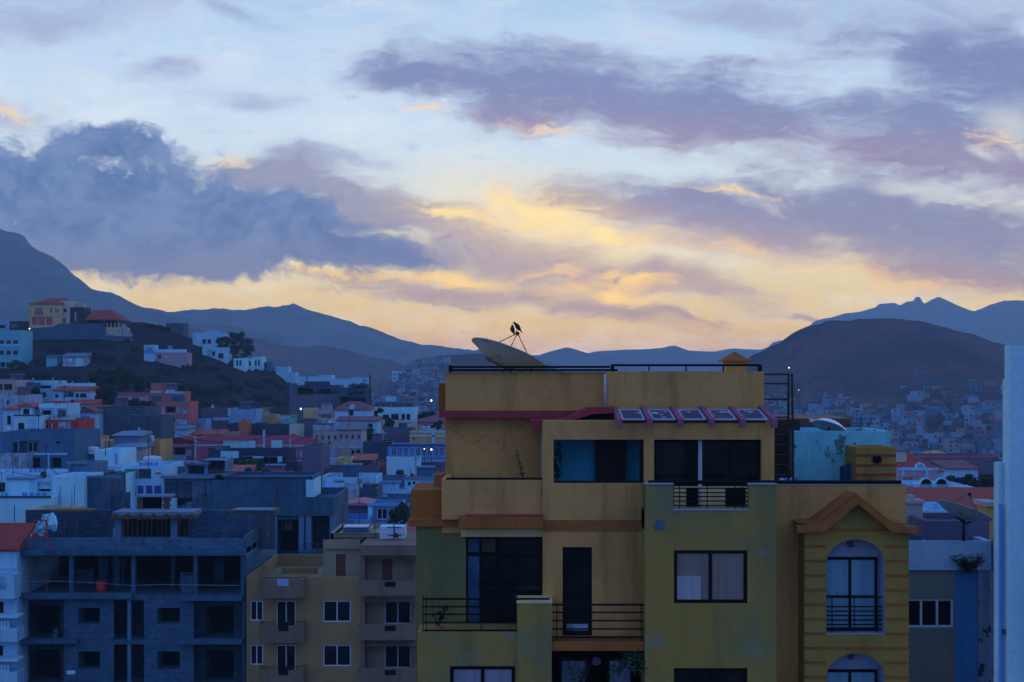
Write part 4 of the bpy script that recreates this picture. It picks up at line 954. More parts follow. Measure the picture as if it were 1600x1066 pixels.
# top open storey: columns
for x in (31, 111, 183, 208, 270, 305, 379): Q().b(x - 3, x + 3, 869, 930, Y + (.1 if x not in (183, 270) else 3.5), .4).build('column', 'concrete', C)
m = Q(); m.b(28, 383, 869, 1145, Y + 9, .3); m.build('back_wall', 'painted_dark', C)  # wall blackened to paint in the shade of the deep floors
for (a, b, y0, d) in ((120, 146, 890, 5), (154, 168, 869, 4.5), (281, 300, 895, 2.5), (334, 350, 872, 6), (60, 100, 905, 6)): Q().b(a, b, y0, 930, Y + d, .25).build('partition', 'block_pale' if a in (281,) else 'block', C)
for x in (176, 182, 190): Q().b(x, x + 3.5, 869, 930, Y + 5, .2).build('partition_edge', 'concrete', C)
# two full storeys below
for (t, b, wt, wb) in ((938, 1000, 950, 975), (1007, 1070, 1018, 1046), (1077, 1140, 1088, 1116)):
    m = Q(); m.w(100, 178, t, b, Y, [(122, 156, wt, wb, 3.5, 1)]); m.build('block_wall', 'block', C); m = Q(); m.w(225, 303, t, b, Y, [(246, 281, wt, wb, 3.5, 1)]); m.build('block_wall', 'block', C)
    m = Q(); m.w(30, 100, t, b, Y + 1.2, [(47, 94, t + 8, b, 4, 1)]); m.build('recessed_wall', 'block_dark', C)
    for (xa_, xb_, ta_, tb_, dy_) in ((122, 156, wt, wb, 1.5), (246, 281, wt, wb, 1.5), (47, 94, t + 8, b, 2.8), (322, 365, t + 9, b, 2.8)): Q().b(xa_, xb_, ta_, tb_, Y + dy_, .05).build('shade_plate', 'painted_dark', C)  # black plates painted as shade inside the openings
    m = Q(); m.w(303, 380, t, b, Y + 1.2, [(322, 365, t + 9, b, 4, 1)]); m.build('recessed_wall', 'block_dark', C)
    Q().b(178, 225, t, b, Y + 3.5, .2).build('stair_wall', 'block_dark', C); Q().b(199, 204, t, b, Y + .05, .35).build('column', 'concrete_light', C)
    Q().b(28, 32, t, b, Y + .0, .4).build('column', 'concrete', C); Q().b(379, 383, t, b, Y, .4).build('column', 'concrete', C)
# roof level: parapet, set-back walls, stair tower with timber-edged slabs
Q().b(33, 178, 841, 860, Y + .15, .25).build('parapet', 'block_pale', C); Q().b(227, 381, 842, 860, Y + .15, .25).build('parapet', 'block_pale', C)
Q().b(40, 175, 797, 858, Y + 7, .3).build('setback_wall', 'block_dark', C); Q().b(295, 430, 797, 858, Y + 5, .3).build('setback_wall', 'block', C)
m = Q(); m.b(176, 303, 800, 806, Y + 1.5, 2.6); m.build('roof_slab', 'roof_pale', C)
m = Q(); m.b(172, 306, 806, 811, Y + 1.3, .3)
for i in range(7): m.b(176 + 20 * i, 180 + 20 * i, 803, 812, Y + 1.2, 2.8)
m.build('formwork', 'timber', C)
for x in (184, 271): Q().b(x - 4.5, x + 4.5, 811, 858, Y + 2, .45).build('column', 'concrete_light', C)
m = Q()
for i, x in enumerate((171, 193, 199, 206, 214, 222, 229, 236, 246, 252, 259, 266, 280, 287, 293)): m.b(x, x + 1, 811, 858, Y + 2.5 + (i * 7 % 5), .08)
m.build('props', 'timber', C); Q().b(190, 296, 811, 858, Y + 7.5, .2).build('inner_wall', 'painted_dark', C)
m = Q(); m.b(212, 268, 774, 777, Y + 3.5, 1.2); m.build('roof_slab', 'roof_pale', C)
Q().b(214, 222, 777, 800, Y + 3.7, .3).build('formwork', 'timber', C); m = Q(); m.b(256, 264, 777, 800, Y + 3.7, .3); m.b(252, 267, 779, 783, Y + 3.6, .2); m.b(254, 266, 788, 792, Y + 3.6, .2); m.build('formwork', 'timber', C)
Q().b(222, 252, 777, 800, Y + 5, .2).build('inner_wall', 'painted_dark', C)
# left and right canopies of planks on props
m = Q(); m.b(80, 142, 797, 800, Y + 3, 1.6); m.build('canopy', 'timber', C); m = Q(); m.b(357, 431, 798, 803, Y + 1, 2); m.build('canopy', 'timber', C)
Q().b(365, 425, 796.5, 798, Y + .9, 1.6).build('canopy_sheet', 'roof_pale', C)
m = Q()
for x in (100, 120, 361, 385, 402, 410): m.b(x, x + 1, 800, 858, Y + 3.2, .08)
m.tube([(X(398, Y), Y + 1.5, Z(803, Y)), (X(390, Y), Y + 1.5, Z(850, Y))], .05, 5); m.b(416, 419, 803, 848, Y + 1, .2)
m.build('props', 'timber', C)
# side wall running back from the right corner, blocks between pale concrete posts
xs_ = X(383, Y)
for i in range(6):
    MB(O4).box(xs_ - .2, xs_, Y + .5 + 2.1 * i, Y + 2.3 + 2.1 * i, Z(902, Y), Z(875, Y)).build('side_wall', 'block_pale', C); MB(O4).box(xs_ - .2, xs_, Y + .5 + 2.1 * i, Y + 2.3 + 2.1 * i, Z(866, Y), Z(839, Y) + .08 * i).build('side_wall', 'block_pale', C)
    MB(O4).box(xs_ - .28, xs_ + .02, Y + 2.3 + 2.1 * i, Y + 2.6 + 2.1 * i, Z(1140, Y), Z(838, Y)).build('post', 'concrete_light', C)
for i in range(6): MB(O4).box(xs_ - .2, xs_, Y + .5 + 2.1 * i, Y + 2.3 + 2.1 * i, Z(1140, Y), Z(905, Y)).build('side_wall', 'block', C)
MB(O4).box(xs_ - .25, xs_ + .04, Y + .4, Y + 13, Z(874, Y), Z(867, Y)).build('side_beam', 'concrete_light', C)
# reinforcement bars
m = Q()
rs = random.Random(4)
for x in (268, 271, 274, 287, 290, 296, 299, 312, 415, 418, 421, 84, 88, 63, 66): m.tube([(X(x, Y), Y + 4, Z(800, Y)), (X(x + rs.uniform(-1, 1), Y), Y + 4, Z(770 + rs.uniform(-6, 10), Y))], .022, 4); m.build('rebar', 'rebar', C); m = Q()
for x in (52, 57, 210, 213, 285, 288): m.tube([(X(x, Y), Y + .4, Z(842, Y)), (X(x + rs.uniform(-1, 1), Y), Y + .4, Z(826 + rs.uniform(-4, 6), Y))], .02, 4); m.build('rebar', 'rebar', C); m = Q()
# barrier tape and timber rails
m = Q(); m.tube([(X(30, Y), Y - .3, Z(910, Y)), (X(48, Y), Y - .3, Z(908, Y)), (X(75, Y), Y - .3, Z(907, Y)), (X(140, Y), Y - .3, Z(909, Y)), (X(205, Y), Y - .3, Z(914, Y)), (X(255, Y), Y - .3, Z(912.5, Y)), (X(375, Y), Y - .3, Z(914, Y))], .014, 4)
m.build('tape', 'beige', C)
for x in (48, 73): Q().b(x - .7, x + .7, 886, 930, Y - .2, .07).build('timber_post', 'timber', C)
Q().b(48, 73, 888, 889.5, Y - .15, .05).build('timber_rail', 'timber', C)
# things left on it: scaffold trestle with sheet, brick stack, bags
t = thing('trestle', 'red painted steel trestle at the left corner of the unfinished roof', 'trestle', (X(63, Y), Y - .12, Z(858, Y)))
m = MB(t.location); tb = lambda a, b, c, d, dy=0, r=.05: m.tube([(X(a, Y), Y - .12 + dy, Z(b, Y)), (X(c, Y), Y - .12 + dy, Z(d, Y))], r, 6)
tb(55, 813, 73, 813); tb(55, 813, 49, 859); tb(73, 813, 77, 859); tb(52, 816, 57, 812); tb(72, 814, 75, 820); tb(57, 816, 62, 840, .5); tb(71, 816, 67, 840, .5); tb(52, 838, 75, 838); m.build('frame', 'red_steel' if 'red_steel' in MATS else simple('red_steel', (.42, .03, .03), .6), t)
t = thing('sheet', 'crumpled white plastic sheet hung over the red trestle', 'sheet', (X(78, Y), Y + .2, Z(830, Y)))
def crumpled(outline, Y, n=11):
    m = MB(t.location); c = (sum(p[0] for p in outline) / len(outline), sum(p[1] for p in outline) / len(outline)); rs = random.Random(3)
    rings = []
    for r in (1.0, .85, .7, .55, .4, .25, .12, .03):
        ring = []
        for (a, b) in outline: ring.append(m._v((X(c[0] + (a - c[0]) * r, Y), Y + .2 - (1 - r) * .25 + rs.uniform(-.22, .22), Z(c[1] + (b - c[1]) * r, Y))))
        rings.append(ring)
    for A_, B_ in zip(rings, rings[1:]):
        for i in range(len(outline)): j = (i + 1) % len(outline); m.f.append([A_[i], A_[j], B_[j], B_[i]]); m.mi.append(0); m.sm.append(False)
    m.f.append(rings[-1]); m.mi.append(0); m.sm.append(False); return m
crumpled([(66, 803), (71, 804), (76, 803), (81, 801), (86, 808), (90, 818), (88, 830), (84, 832), (79, 824), (75, 822), (71, 828), (67, 838), (62, 843), (59, 836), (55, 832), (48, 838), (44, 840), (52, 826), (58, 816), (63, 812)], Y).build('fabric', 'white_clean', t)
t = thing('barrel', 'dark red barrel standing on the open floor between two columns', 'barrel', (X(153, Y), Y + .8, Z(929, Y)))
MB().lathe((0, 0, 0), [(.36, 0), (.38, .05), (.36, .3), (.385, .33), (.36, .36), (.36, .8), (.38, .85), (.34, .87)], 16).build('drum', 'red_steel', t); MB().lathe((.12, 0, .87), [(.04, 0), (.04, .03), (.01, .035)], 8).build('cap', 'metal_dark', t)
def block_pallet(label, x0, x1, y0, yb, Yp):
    t = thing('block_stack', label, 'block stack', (X((x0 + x1) / 2, Yp), Yp, Z(yb, Yp))); m = MB(); w = X(x1, Yp) - X(x0, Yp); h = Z(y0, Yp) - Z(yb, Yp); nx, nz = 4, int(h / .22)
    rs = random.Random(int(x0))
    for i in range(nx):
        for j in range(nz): m.box(-w / 2 + w * i / nx + .01, -w / 2 + w * (i + 1) / nx - .01, rs.uniform(0, .05), .8, .1 + .21 * j, .1 + .21 * j + .2)
    m.build('blocks', 'block_pale', t); MB().box(-w / 2, w / 2, 0, .8, 0, .095).build('pallet', 'timber', t)
block_pallet('stack of pale concrete blocks beside a column on the open floor', 284, 301, 897, 930, Y + 1)
block_pallet('low stack of concrete blocks in the left bay of the storey below', 82, 90, 981, 1000, Y + .6)
t = thing('sack', 'pale filled sack on the lowest ledge of the unfinished facade', 'sack', (X(113, Y), Y - .3, Z(1053, Y)))
m = MB(); m.lathe((0, 0, 0), [(.05, -.12), (.30, -.10), (.36, 0), (.30, .10), (.06, .13)], 12); m.build('sack_body', 'white', t)
t = thing('floodlight', 'small pale floodlight on a thin pole in front of the unfinished facade', 'floodlight', (X(112, Y - 1), Y - 1, -28))
MB().tube([(0, 0, 0), (0, 0, Z(1052, Y - 1) + 28)], .03, 6).build('pole', 'pole', t); MB().box(-.3, .25, -.15, .05, Z(1053, Y - 1) + 28, Z(1048, Y - 1) + 28).build('lamp_head', 'white_clean', t)
bpy.data.objects.remove(bpy.data.objects['sack_body'], do_unlink=True); bpy.data.objects.remove(bpy.data.objects['sack'], do_unlink=True)

# ------------------------------------------------------------------ white house with balustrades at the far left edge
Y = 97.0; O5 = (X(5, Y), Y, -28.0); t = thing('balustraded_house', 'white house with red tiled roof and balustraded balconies at the left edge', 'house', O5)
m = PB(O5); m.w(-60, 27, 862, 1500, Y, [(-20, 6, 940, 962, .2, 0), (-20, 5, 1008, 1030, .2, 0)]); m.shell(X(-60, Y), X(27, Y), Y, Y + 9, O5[2], Z(862, Y), False, 0); m.build('wall', 'white', t)
m = PB(O5); y0, y1 = Y - .3, Y + 3.4; m.prismx([(y0, Z(861, y0)), (y0, Z(861, y0) + .1), (y1, Z(817, y1)), (y1 + 3, Z(861, y0)), ], X(-62, Y), X(30, Y) )
m.build('roof', 'red_tiles', t)
for yy in (963, 1031):
    PB(O5).b(-60, 27, yy, yy + 3, Y - 1.4, 1.4).build('balcony_rail', 'white_clean', t); PB(O5).b(-60, 27, yy + 20, yy + 40, Y - 1.4, 1.4).build('balcony_slab', 'white', t)
    for i in range(6):
        MB(O5).lathe((X(-2 + i * 5, Y), Y - 1.25, Z(yy + 20, Y)), [(.07, 0), (.10, .05), (.05, .12), (.11, .32), (.05, .58), (.08, .70), (.08, Z(yy, Y) - Z(yy + 20, Y) - .13)], 10).build('baluster', 'white_clean', t)
m = PB(O5); m.b(-60, 24, 887, 893, Y - 1.3, .2); m.b(-60, 22, 898, 936, Y - 1.3, 1.3); m.build('upper_balcony', 'white', t)
for i in range(4): MB(O5).lathe((X(1 + i * 5.3, Y), Y - 1.33, Z(915, Y)), [(.06, 0), (.10, .2), (.04, .5), (.09, .8)], 8).build('baluster', 'pale_blue', t)
pwin(t, O5, -20, 6, 940, 962, Y, .1); pwin(t, O5, -20, 5, 1008, 1030, Y, .1)

# ------------------------------------------------------------------ ochre apartment house with curved balconies
Y = 97.0; O6 = (X(518, Y), Y, -28.0)
B = thing('balcony_apartments', 'dull ochre apartment house with brown balconies and roof tanks, centre foreground', 'building', O6)
plaster('apt_ochre', (.34, .25, .12), (.22, .17, .10), .5, .3, .4); plaster('apt_cream', (0.352, 0.32, 0.24), (0.24, 0.224, 0.192), .5, .3, .35); plaster('apt_brown', (.22, .165, .13), (.14, .105, .09), .6, .3, .5)
def R6(): return PB(O6)
wn = []
for y in (0, 69, 138): wn += [(391, 411, 939 + y, 970 + y), (432, 462, 939 + y, 985 + y), (505, 548, 939 + y, 972 + y)]
m = R6(); m.w(385, 564, 901, 1500, Y, [(a, b, c, d, .15, 0) for a, b, c, d in wn]); m.shell(X(385, Y), X(564, Y), Y, Y + 12, O6[2], Z(901, Y), False, .9); m.build('wall', 'apt_ochre', B)
for (a, b, c, d) in wn: pwin(B, O6, a, b, c, d, Y, .06, nx=2, fw=.07)
def curved_balcony(x0, x1, yt, yb, proj, mat, name='balcony'):
    xc, hw = X((x0 + x1) / 2, Y), (X(x1, Y) - X(x0, Y)) / 2; N = 12; m = MB(O6); z0, z1 = Z(yb, Y), Z(yt, Y)
    pts = [(xc - hw * math.cos(math.pi * i / N), Y - proj * (.55 + .45 * math.sin(math.pi * i / N))) for i in range(N + 1)]; pts = [(xc - hw, Y)] + pts + [(xc + hw, Y)]
    for a, b in zip(pts, pts[1:]):
        m.face([(a[0], a[1], z0), (b[0], b[1], z0), (b[0], b[1], z1), (a[0], a[1], z1)]); ia = (xc + (a[0] - xc) * .95, Y + (a[1] - Y) * .92); ib = (xc + (b[0] - xc) * .95, Y + (b[1] - Y) * .92)
        m.face([(a[0], a[1], z1), (b[0], b[1], z1), (ib[0], ib[1], z1), (ia[0], ia[1], z1)]); m.face([(ia[0], ia[1], z1), (ib[0], ib[1], z1), (ib[0], ib[1], z0 + .2), (ia[0], ia[1], z0 + .2)])
    m.face([(p[0], p[1], z0) for p in pts][::-1]); m.face([(p[0], p[1], z0 + .2) for p in pts]); b_ = m.build(name, mat, B)
    r = MB(O6); zz = z1 + .22; r.tube([(p[0], p[1], zz) for p in pts], .025, 5)
    for p in pts[1:-1:3]: r.tube([(p[0], p[1], z1), (p[0], p[1], zz)], .015, 4)
    r.build('railing', 'metal_dark', b_); return b_
for y in (903, 972, 1041, 1110): curved_balcony(409, 479, y, y + 27, 1.4, 'apt_brown')
R6().b(435, 450, 973, 986, Y - 1.43, .05).build('balcony_grille', 'painted_dark', B); R6().b(435, 450, 1042, 1055, Y - 1.43, .05).build('balcony_grille', 'painted_dark', B)
R6().b(433, 451, 905, 916, Y - 1.44, .03).build('notice_board', 'pale_blue', B)
# balcony tower on the right
m = R6(); m.b(563, 570, 868, 1500, Y - .1, 6); m.b(563, 655, 852, 868, Y - .5, 8); m.b(645, 655, 868, 1500, Y + .5, 6)
for y in (868, 936, 1005, 1074): m.b(566, 655, y - (0 if y > 870 else -0), y + 5, Y + .1, 5)
m.build('tower_frame', 'apt_brown', B)
for y in (0, 69, 138):
    m = R6(); m.w(570, 645, 873 + y if y == 0 else 872 + y, 936 + y, Y + 1.6, [(597, 613, 874, 920, .2, 0)] if y == 0 else [(601, 642, 939 + y - 69, 975 + y - 69, .15, 0)]); m.build('wall', 'apt_cream', B)
    R6().b(563, 650, 907 + y, 931 + y, Y - 1.2, .18).build('balcony', 'apt_brown', B); R6().b(563, 650, 928 + y, 932 + y, Y - 1.0, 1.1).build('balcony_floor', 'apt_brown', B)
    r = MB(O6); r.tube([(X(563, Y), Y - 1.15, Z(903 + y, Y)), (X(648, Y), Y - 1.15, Z(903 + y, Y))], .028, 5)
    for i in range(12): r.tube([(X(564 + i * 7.5, Y), Y - 1.15, Z(907 + y, Y)), (X(564 + i * 7.5, Y), Y - 1.15, Z(903 + y, Y))], .014, 4)
    r.build('railing', 'metal_dark', B); R6().b(601, 618, 909 + y, 917 + y, Y - 1.22, .03).build('balcony_grille', 'painted_dark', B)
    if y: pwin(B, O6, 601, 642, 939 + y - 69, 975 + y - 69, Y + 1.6, .06, fw=.07)
R6().b(597, 613, 874, 920, Y + 1.72, .05).build('door', 'door_brown', B)
# roof room with door, back parapet
m = R6(); m.w(505, 563, 858, 905, Y + 4, [(525, 540, 866, 901, .15, 0)]); m.shell(X(505, Y), X(563, Y), Y + 4, Y + 10, Z(905, Y), Z(845, Y), False, .4); m.w(505, 563, 843, 858, Y + 3.8); m.shell(X(505, Y), X(600, Y), Y + 3.8, Y + 10.2, Z(858, Y), Z(843, Y), False, .3); m.build('roof_room', 'apt_cream', B)
R6().b(525, 540, 866, 901, Y + 4.1, .05).build('door', 'door_brown', B); R6().b(440, 496, 887, 902, Y + 8, .2).build('parapet', 'apt_ochre', B); R6().prism(pp([(387, 903), (440, 887), (440, 903)][::-1], Y + 4), Y + 4, Y + 4.2).build('parapet', 'apt_cream', B)
def tank(label, x0, x1, yt, yb, Yp, mat, lid=None, box=True, legs=0, group=None):
    t = thing('water_tank', label, 'water tank', (X((x0 + x1) / 2, Yp), Yp, Z(yb, Yp)), group); w = (X(x1, Yp) - X(x0, Yp)) / 2; h = Z(yt, Yp) - Z(yb, Yp); m = MB()
    if box:
        m.box(-w, w, 0, 1.6 * w, 0, h * .93); m.box(-w * 1.03, w * 1.03, -.03, 1.63 * w, h * .45, h * .5); m.build('tank', mat, t); MB().box(-w * .98, w * .98, .02, 1.58 * w, h * .93 + .003, h).build('lid', lid or mat, t)
    else:
        m.lathe((0, w, 0), [(w * .96, 0), (w, h * .08), (w, h * .3), (w * .96, h * .33), (w, h * .36), (w, h * .75), (w * .8, h * .9), (w * .3, h * .97)], 20); m.build('tank', mat, t); MB().lathe((0, w, h * .97), [(w * .28, 0), (w * .28, h * .04), (.02, h * .05)], 14).build('lid', lid or mat, t)
    if legs:
        for a in (-w * .9, w * .8):
            for b in (.05, 1.5 * w): MB().box(a, a + .1 * w, b, b + .1 * w, -legs, -.003).build('leg', 'metal_dark', t)
    return t
tank('dark blue rectangular water tank with pale lid on the ochre apartment roof', 536, 575, 823, 843, Y + 5, 'tank_blue', 'tank_white', group=None)
tank('white twin rectangular water tank on the brown roof above the balcony tower', 593, 633, 823, 842, Y + 3, 'tank_white', 'white_clean')
t = thing('pipe_fittings', 'dark pump and pipes under the white tank on the brown roof', 'pump', (X(611, Y), Y + 2.6, Z(848, Y)))
m = MB(); m.tube([(0, 0, 0), (0, 0, 1.1)], .05, 6); m.tube([(-.5, 0, .75), (.5, 0, .75)], .04, 6); m.tube([(-.4, 0, .2), (.5, 0, .2)], .05, 6); m.build('pipes', 'metal_dark', t); MB().lathe((.1, 0, .05), [(.16, 0), (.2, .1), (.14, .3), (.03, .34)], 10).build('pump_body', 'metal_dark', t)
def mast(label, px, yt, yb, Yp, arms=((0, 1.0), (.5, .7), (.9, .5)), cat='antenna', name='antenna', r=.03):
    t = thing(name, label, cat, (X(px, Yp), Yp, Z(yb, Yp))); h = Z(yt, Yp) - Z(yb, Yp); MB().tube([(0, 0, 0), (0, 0, h)], r, 6).build('mast', 'pole', t); m = MB()
    for (d, w) in arms: m.tube([(-w / 2, 0, h - .12 - d * .5), (w / 2, 0, h - .12 - d * .5)], r * .5, 4)
    if arms: m.tube([(0, -.02, h - .1), (0, -.02, h - .75)], r * .6, 4); m.build('antenna_rods', 'pole', t)
    return t
mast('thin antenna mast rising beside the white roof tank', 586, 790, 852, Y + 3, ((0, .5),)); mast('tall thin mast behind the blue roof tank', 562, 752, 824, Y + 7, ((.1, .8), (.6, .6)))
mast('short antenna mast left of the blue roof tank', 535, 790, 830, Y + 9, ((0, .6),))

# ------------------------------------------------------------------ unfinished concrete frame house behind
Y = 126.0; O7 = (X(425, Y), Y, -28.0); D = thing('concrete_frame_house', 'bare concrete house with deep open bays behind the ochre apartments', 'building', O7)
def S7(): return PB(O7)
m = S7(); m.w(300, 522, 777, 806, Y); m.shell(X(300, Y), X(522, Y), Y, Y + 11, Z(806, Y), Z(777, Y), False, .6); m.build('parapet', 'concrete', D)
m = S7(); m.w(428, 475, 806, 880, Y + .3, [(431, 466, 812, 867, 3.5, 0), (431, 466, 872, 892, 3, 0)]); m.w(475, 522, 806, 868, Y + .3, [(486, 517, 806, 868, 3.0, 1)])
m.shell(X(300, Y), X(522, Y), Y + .3, Y + 10.6, O7[2], Z(806, Y), False, 0); m.w(300, 428, 806, 1200, Y + .3); m.w(428, 522, 880, 1200, Y + .3, [(431, 466, 882, 893, 3, 1), (486, 517, 870, 893, 3, 1)]); m.build('wall', 'concrete', D)
for x in (471, 482, 519): S7().b(x - 4, x + 4, 806, 893, Y + .1, .5).build('column', 'concrete_light', D)
S7().b(428, 466, 808, 870, Y + 3.7, .2).build('inner_wall', 'painted_dark', D); w = S7().b(437, 457, 816, 829, Y + 3.4, .06).build('window', 'pane_pale', D); m = S7(); m.b(443, 444.5, 815, 830, Y + 3.3, .06); m.b(449, 450.5, 815, 830, Y + 3.3, .06); m.build('frame', 'frame_dark', w)
S7().b(431, 466, 872, 892, Y + 2, .05).build('shade_plate', 'painted_dark', D); S7().b(466, 522, 862, 867, Y - 1, 4).build('landing', 'concrete', D)  # black plate, like the inner wall, paints in the shade of the bay
m = S7()
for x in (476, 486, 496): m.tube([(X(x, Y), Y - .9, Z(862, Y)), (X(x, Y), Y - .9, Z(847, Y))], .025, 5)
m.tube([(X(476, Y), Y - .9, Z(848, Y)), (X(506, Y), Y - .9, Z(848, Y))], .03, 5); m.tube([(X(494, Y), Y - .9, Z(837, Y)), (X(506, Y), Y - .9, Z(837, Y))], .03, 5); m.build('railing', 'rebar', D)
m = S7()
for i in range(12): m.b(496, 504, 862 + i * 4, 863.2 + i * 4, Y - 1.4, .1)
m.b(495.4, 496.4, 845, 910, Y - 1.4, .1); m.b(503.6, 504.6, 845, 910, Y - 1.4, .1); m.build('ladder', 'rebar', D)
m = S7(); m.w(331, 478, 750, 778, Y + 4); m.shell(X(331, Y), X(478, Y), Y + 4, Y + 11, Z(778, Y), Z(750, Y), False, .3); m.build('roof_wall', 'concrete', D); S7().b(478, 490, 750, 778, Y + 3.9, 5).build('roof_wall_end', 'white_clean', D)
m = S7(); m.w(256, 322, 748, 778, Y + 5, [(258, 300, 753, 778, .2, 1), (320, 322, 752, 778, .2, 1)]); m.shell(X(256, Y), X(330, Y), Y + 5, Y + 10, Z(800, Y), Z(748, Y), False, 0); m.b(322, 330, 750, 780, Y + 4.9, .3); m.build('roof_room', 'concrete_light', D)
S7().b(251, 334, 743.5, 748, Y + 4.3, 2.5).build('roof_slab', 'roof_pale', D); S7().b(259, 299, 753, 778, Y + 5.1, .05).build('block_infill', 'block', D)
m = S7(); m.w(290, 325, 726, 744, Y + 6, [(294, 319, 728, 744, 2.5, 1)]); m.shell(X(290, Y), X(330, Y), Y + 6, Y + 10, Z(744, Y), Z(726, Y), False, 0); m.build('roof_room', 'concrete_light', D); S7().b(287, 326, 722, 726, Y + 5.7, 1.8).build('roof_slab', 'roof_pale', D)

# ------------------------------------------------------------------ the town climbing away on the left
def row(x0, x1, n, w, y0, y1, k='w', m=None):
    st = (x1 - x0 - w) / max(1, n - 1); return [(x0 + i * st, x0 + i * st + w, y0, y1, k) + ((m,) if m else ()) for i in range(n)]
# nearer rows
house('house', 'white rooftop terrace house with dark openings above a long blank white wall', -30, 82, 748, 816, 135, 'white', [(-6, 8, 754, 769, 'd'), (15, 28, 753, 773, 'd'), (59, 79, 754, 771, 'o')], dep=7)
house('house', 'long low blank white wall house with a thin dark pipe, behind the red tiled roof', -30, 80, 777, 822, 122, 'white_clean', [], dep=6, bands=[(-30, 80, 775, 778, 'grey_dark')])
mast('thin dark vent pipe on the blank white wall near the red tiled roof', 22.5, 790, 816, 121.5, (), 'pipe', 'vent_pipe', .04)
house('house', 'small cream flat-roofed house behind the red trestle', 39, 104, 797, 830, 116, 'cream', [(45, 47, 801, 806, 'o')], dep=5)
house('house', 'blank bright white square wall beside grey concrete house', 82, 131, 745, 815, 124, 'white_clean', [], dep=6)
house('house', 'grey concrete house with thin overhanging roof slab next to bright white wall', 131, 158, 746, 815, 125, 'concrete', [], dep=8, bands=[(131, 190, 743, 747, 'concrete_light')])
house('house', 'low grey blue concrete yard wall house below the magenta square', 157, 190, 773, 815, 128, 'concrete', [(158, 160, 774, 793, 'o')], dep=3)
house('house', 'small raw concrete roof room with dark opening over white wall', 106, 146, 724, 765, 140, 'concrete_light', [(110, 134, 727, 742, 'o')], dep=5, bands=[(104, 137, 721, 725, 'roof_pale')])
house('house', 'white house with magenta and orange painted squares on its wall', 157, 196, 741, 815, 150, 'white_clean', [(166, 191, 764, 776, 'd', 'mauve_brown')], dep=8, bands=[(166, 170.5, 752.5, 757.5, 'magenta' if 'magenta' in MATS else plaster('magenta', (.5, .02, .22))), (188, 192.5, 752.5, 757.5, 'orange_wall'), (180, 184, 752.5, 757.5, 'beige')])
house('house', 'tall narrow bright white roof block above a strip of blue windows', 148, 187, 704, 745, 158, 'white_clean', [(149, 159, 734, 742, 'g'), (161, 186, 734, 742, 'g'), (179, 184, 709, 726, 'h', 'pale_blue')], dep=7, bands=[(147, 190, 728, 731, 'white')])
house('house', 'white house with royal blue doors and a green glazed upper terrace', 190, 257, 728, 815, 154, 'white', [(195, 215, 733, 747, 'd', 'green_wall'), (216, 236, 733, 747, 'd', 'grey_dark'), (243, 251, 738, 741, 'c', 'orange_wall'), (205, 213, 759, 774, 'r', 'door_blue'), (215, 224, 759, 774, 'r', 'door_blue'), (228, 238, 759, 774, 'r', 'door_blue'), (241, 252, 759, 774, 'r', 'door_blue')], dep=9)
# 9: blue grey slab house with terrace and its neighbour
house('apartment_house', 'wide blue-grey concrete apartment house with recessed terrace and white columns', 0, 116, 675, 745, 190, 'pale_concrete' if 'pale_concrete' in MATS else plaster('pale_concrete', (.06, .17, .32), (.035, .10, .20), .5, .3, .4),
      [(30, 61, 689, 708, 'b'), (20, 27, 691, 708, 'o'), (87, 94, 690, 693, 'o'), (47, 63, 715, 731, 'o'), (80, 96, 715, 731, 'o')], dep=12, cat='apartment house', rail=(20, 105, 725, 735), bands=[(16, 105, 708, 711, 'white'), (40, 42, 711, 735, 'white'), (75, 77, 711, 735, 'white'), (0, 105, 735, 738, 'white')])
house('house', 'house with a dark graffiti covered wall at the left edge below the blue-grey terrace', -20, 27, 712, 742, 184, 'white_dirty', [], dep=6)
house('house', 'low white parapet house under the graffiti wall at the left edge', -20, 104, 738, 760, 168, 'white', [(8, 20, 746, 749, 'o'), (30, 42, 747, 749, 'c', 'red_wall'), (54, 84, 746, 749, 'o')], dep=6)
# ochre complex
house('house', 'cream house with open window beside white roof tank, below the block wall', 117, 148, 689, 745, 205, 'cream', [(124, 131, 706, 722, 'o')], dep=7)
house('house', 'small mustard yellow block rising behind the cream house', 139, 156, 682, 700, 215, 'ochre', [(147, 152, 686, 692, 'o')], dep=5)
house('house', 'mustard yellow house under a grey sloping canopy with open posts', 155, 250, 689, 745, 212, 'ochre', [(160, 172, 690, 700, 'o'), (215, 235, 702, 716, 'o'), (196, 199, 706, 722, 'h', 'beige'), (203, 207, 706, 724, 'h', 'beige'), (186, 190, 706, 726, 'h', 'maroon')], dep=8)
house('shed', 'pale grey sheet canopy on ochre house roof', 178, 218, 682, 694, 203, 'roof_pale', [], roof=('shed', 676, 0, 0, 'roof_pale'), dep=6, cat='shed', ext=3)
house('shed', 'long pale sagging roof sheet over the ochre yard', 180, 222, 700, 704, 198, 'beige', [], roof=('shed', 694, 0, 0, 'roof_pale'), dep=5, cat='shed', ext=8)
tank('round white tank on dark stand above the cream house', 129, 152, 698, 710, 196, 'tank_white', box=False, legs=1.0)
tank('squat round white tank on the ochre house roof', 220, 249, 713, 726, 190, 'tank_white', box=False, legs=3)
tank('small white box tank on mustard wall near the maroon house', 224, 238, 681, 690, 211, 'tank_white', legs=2)
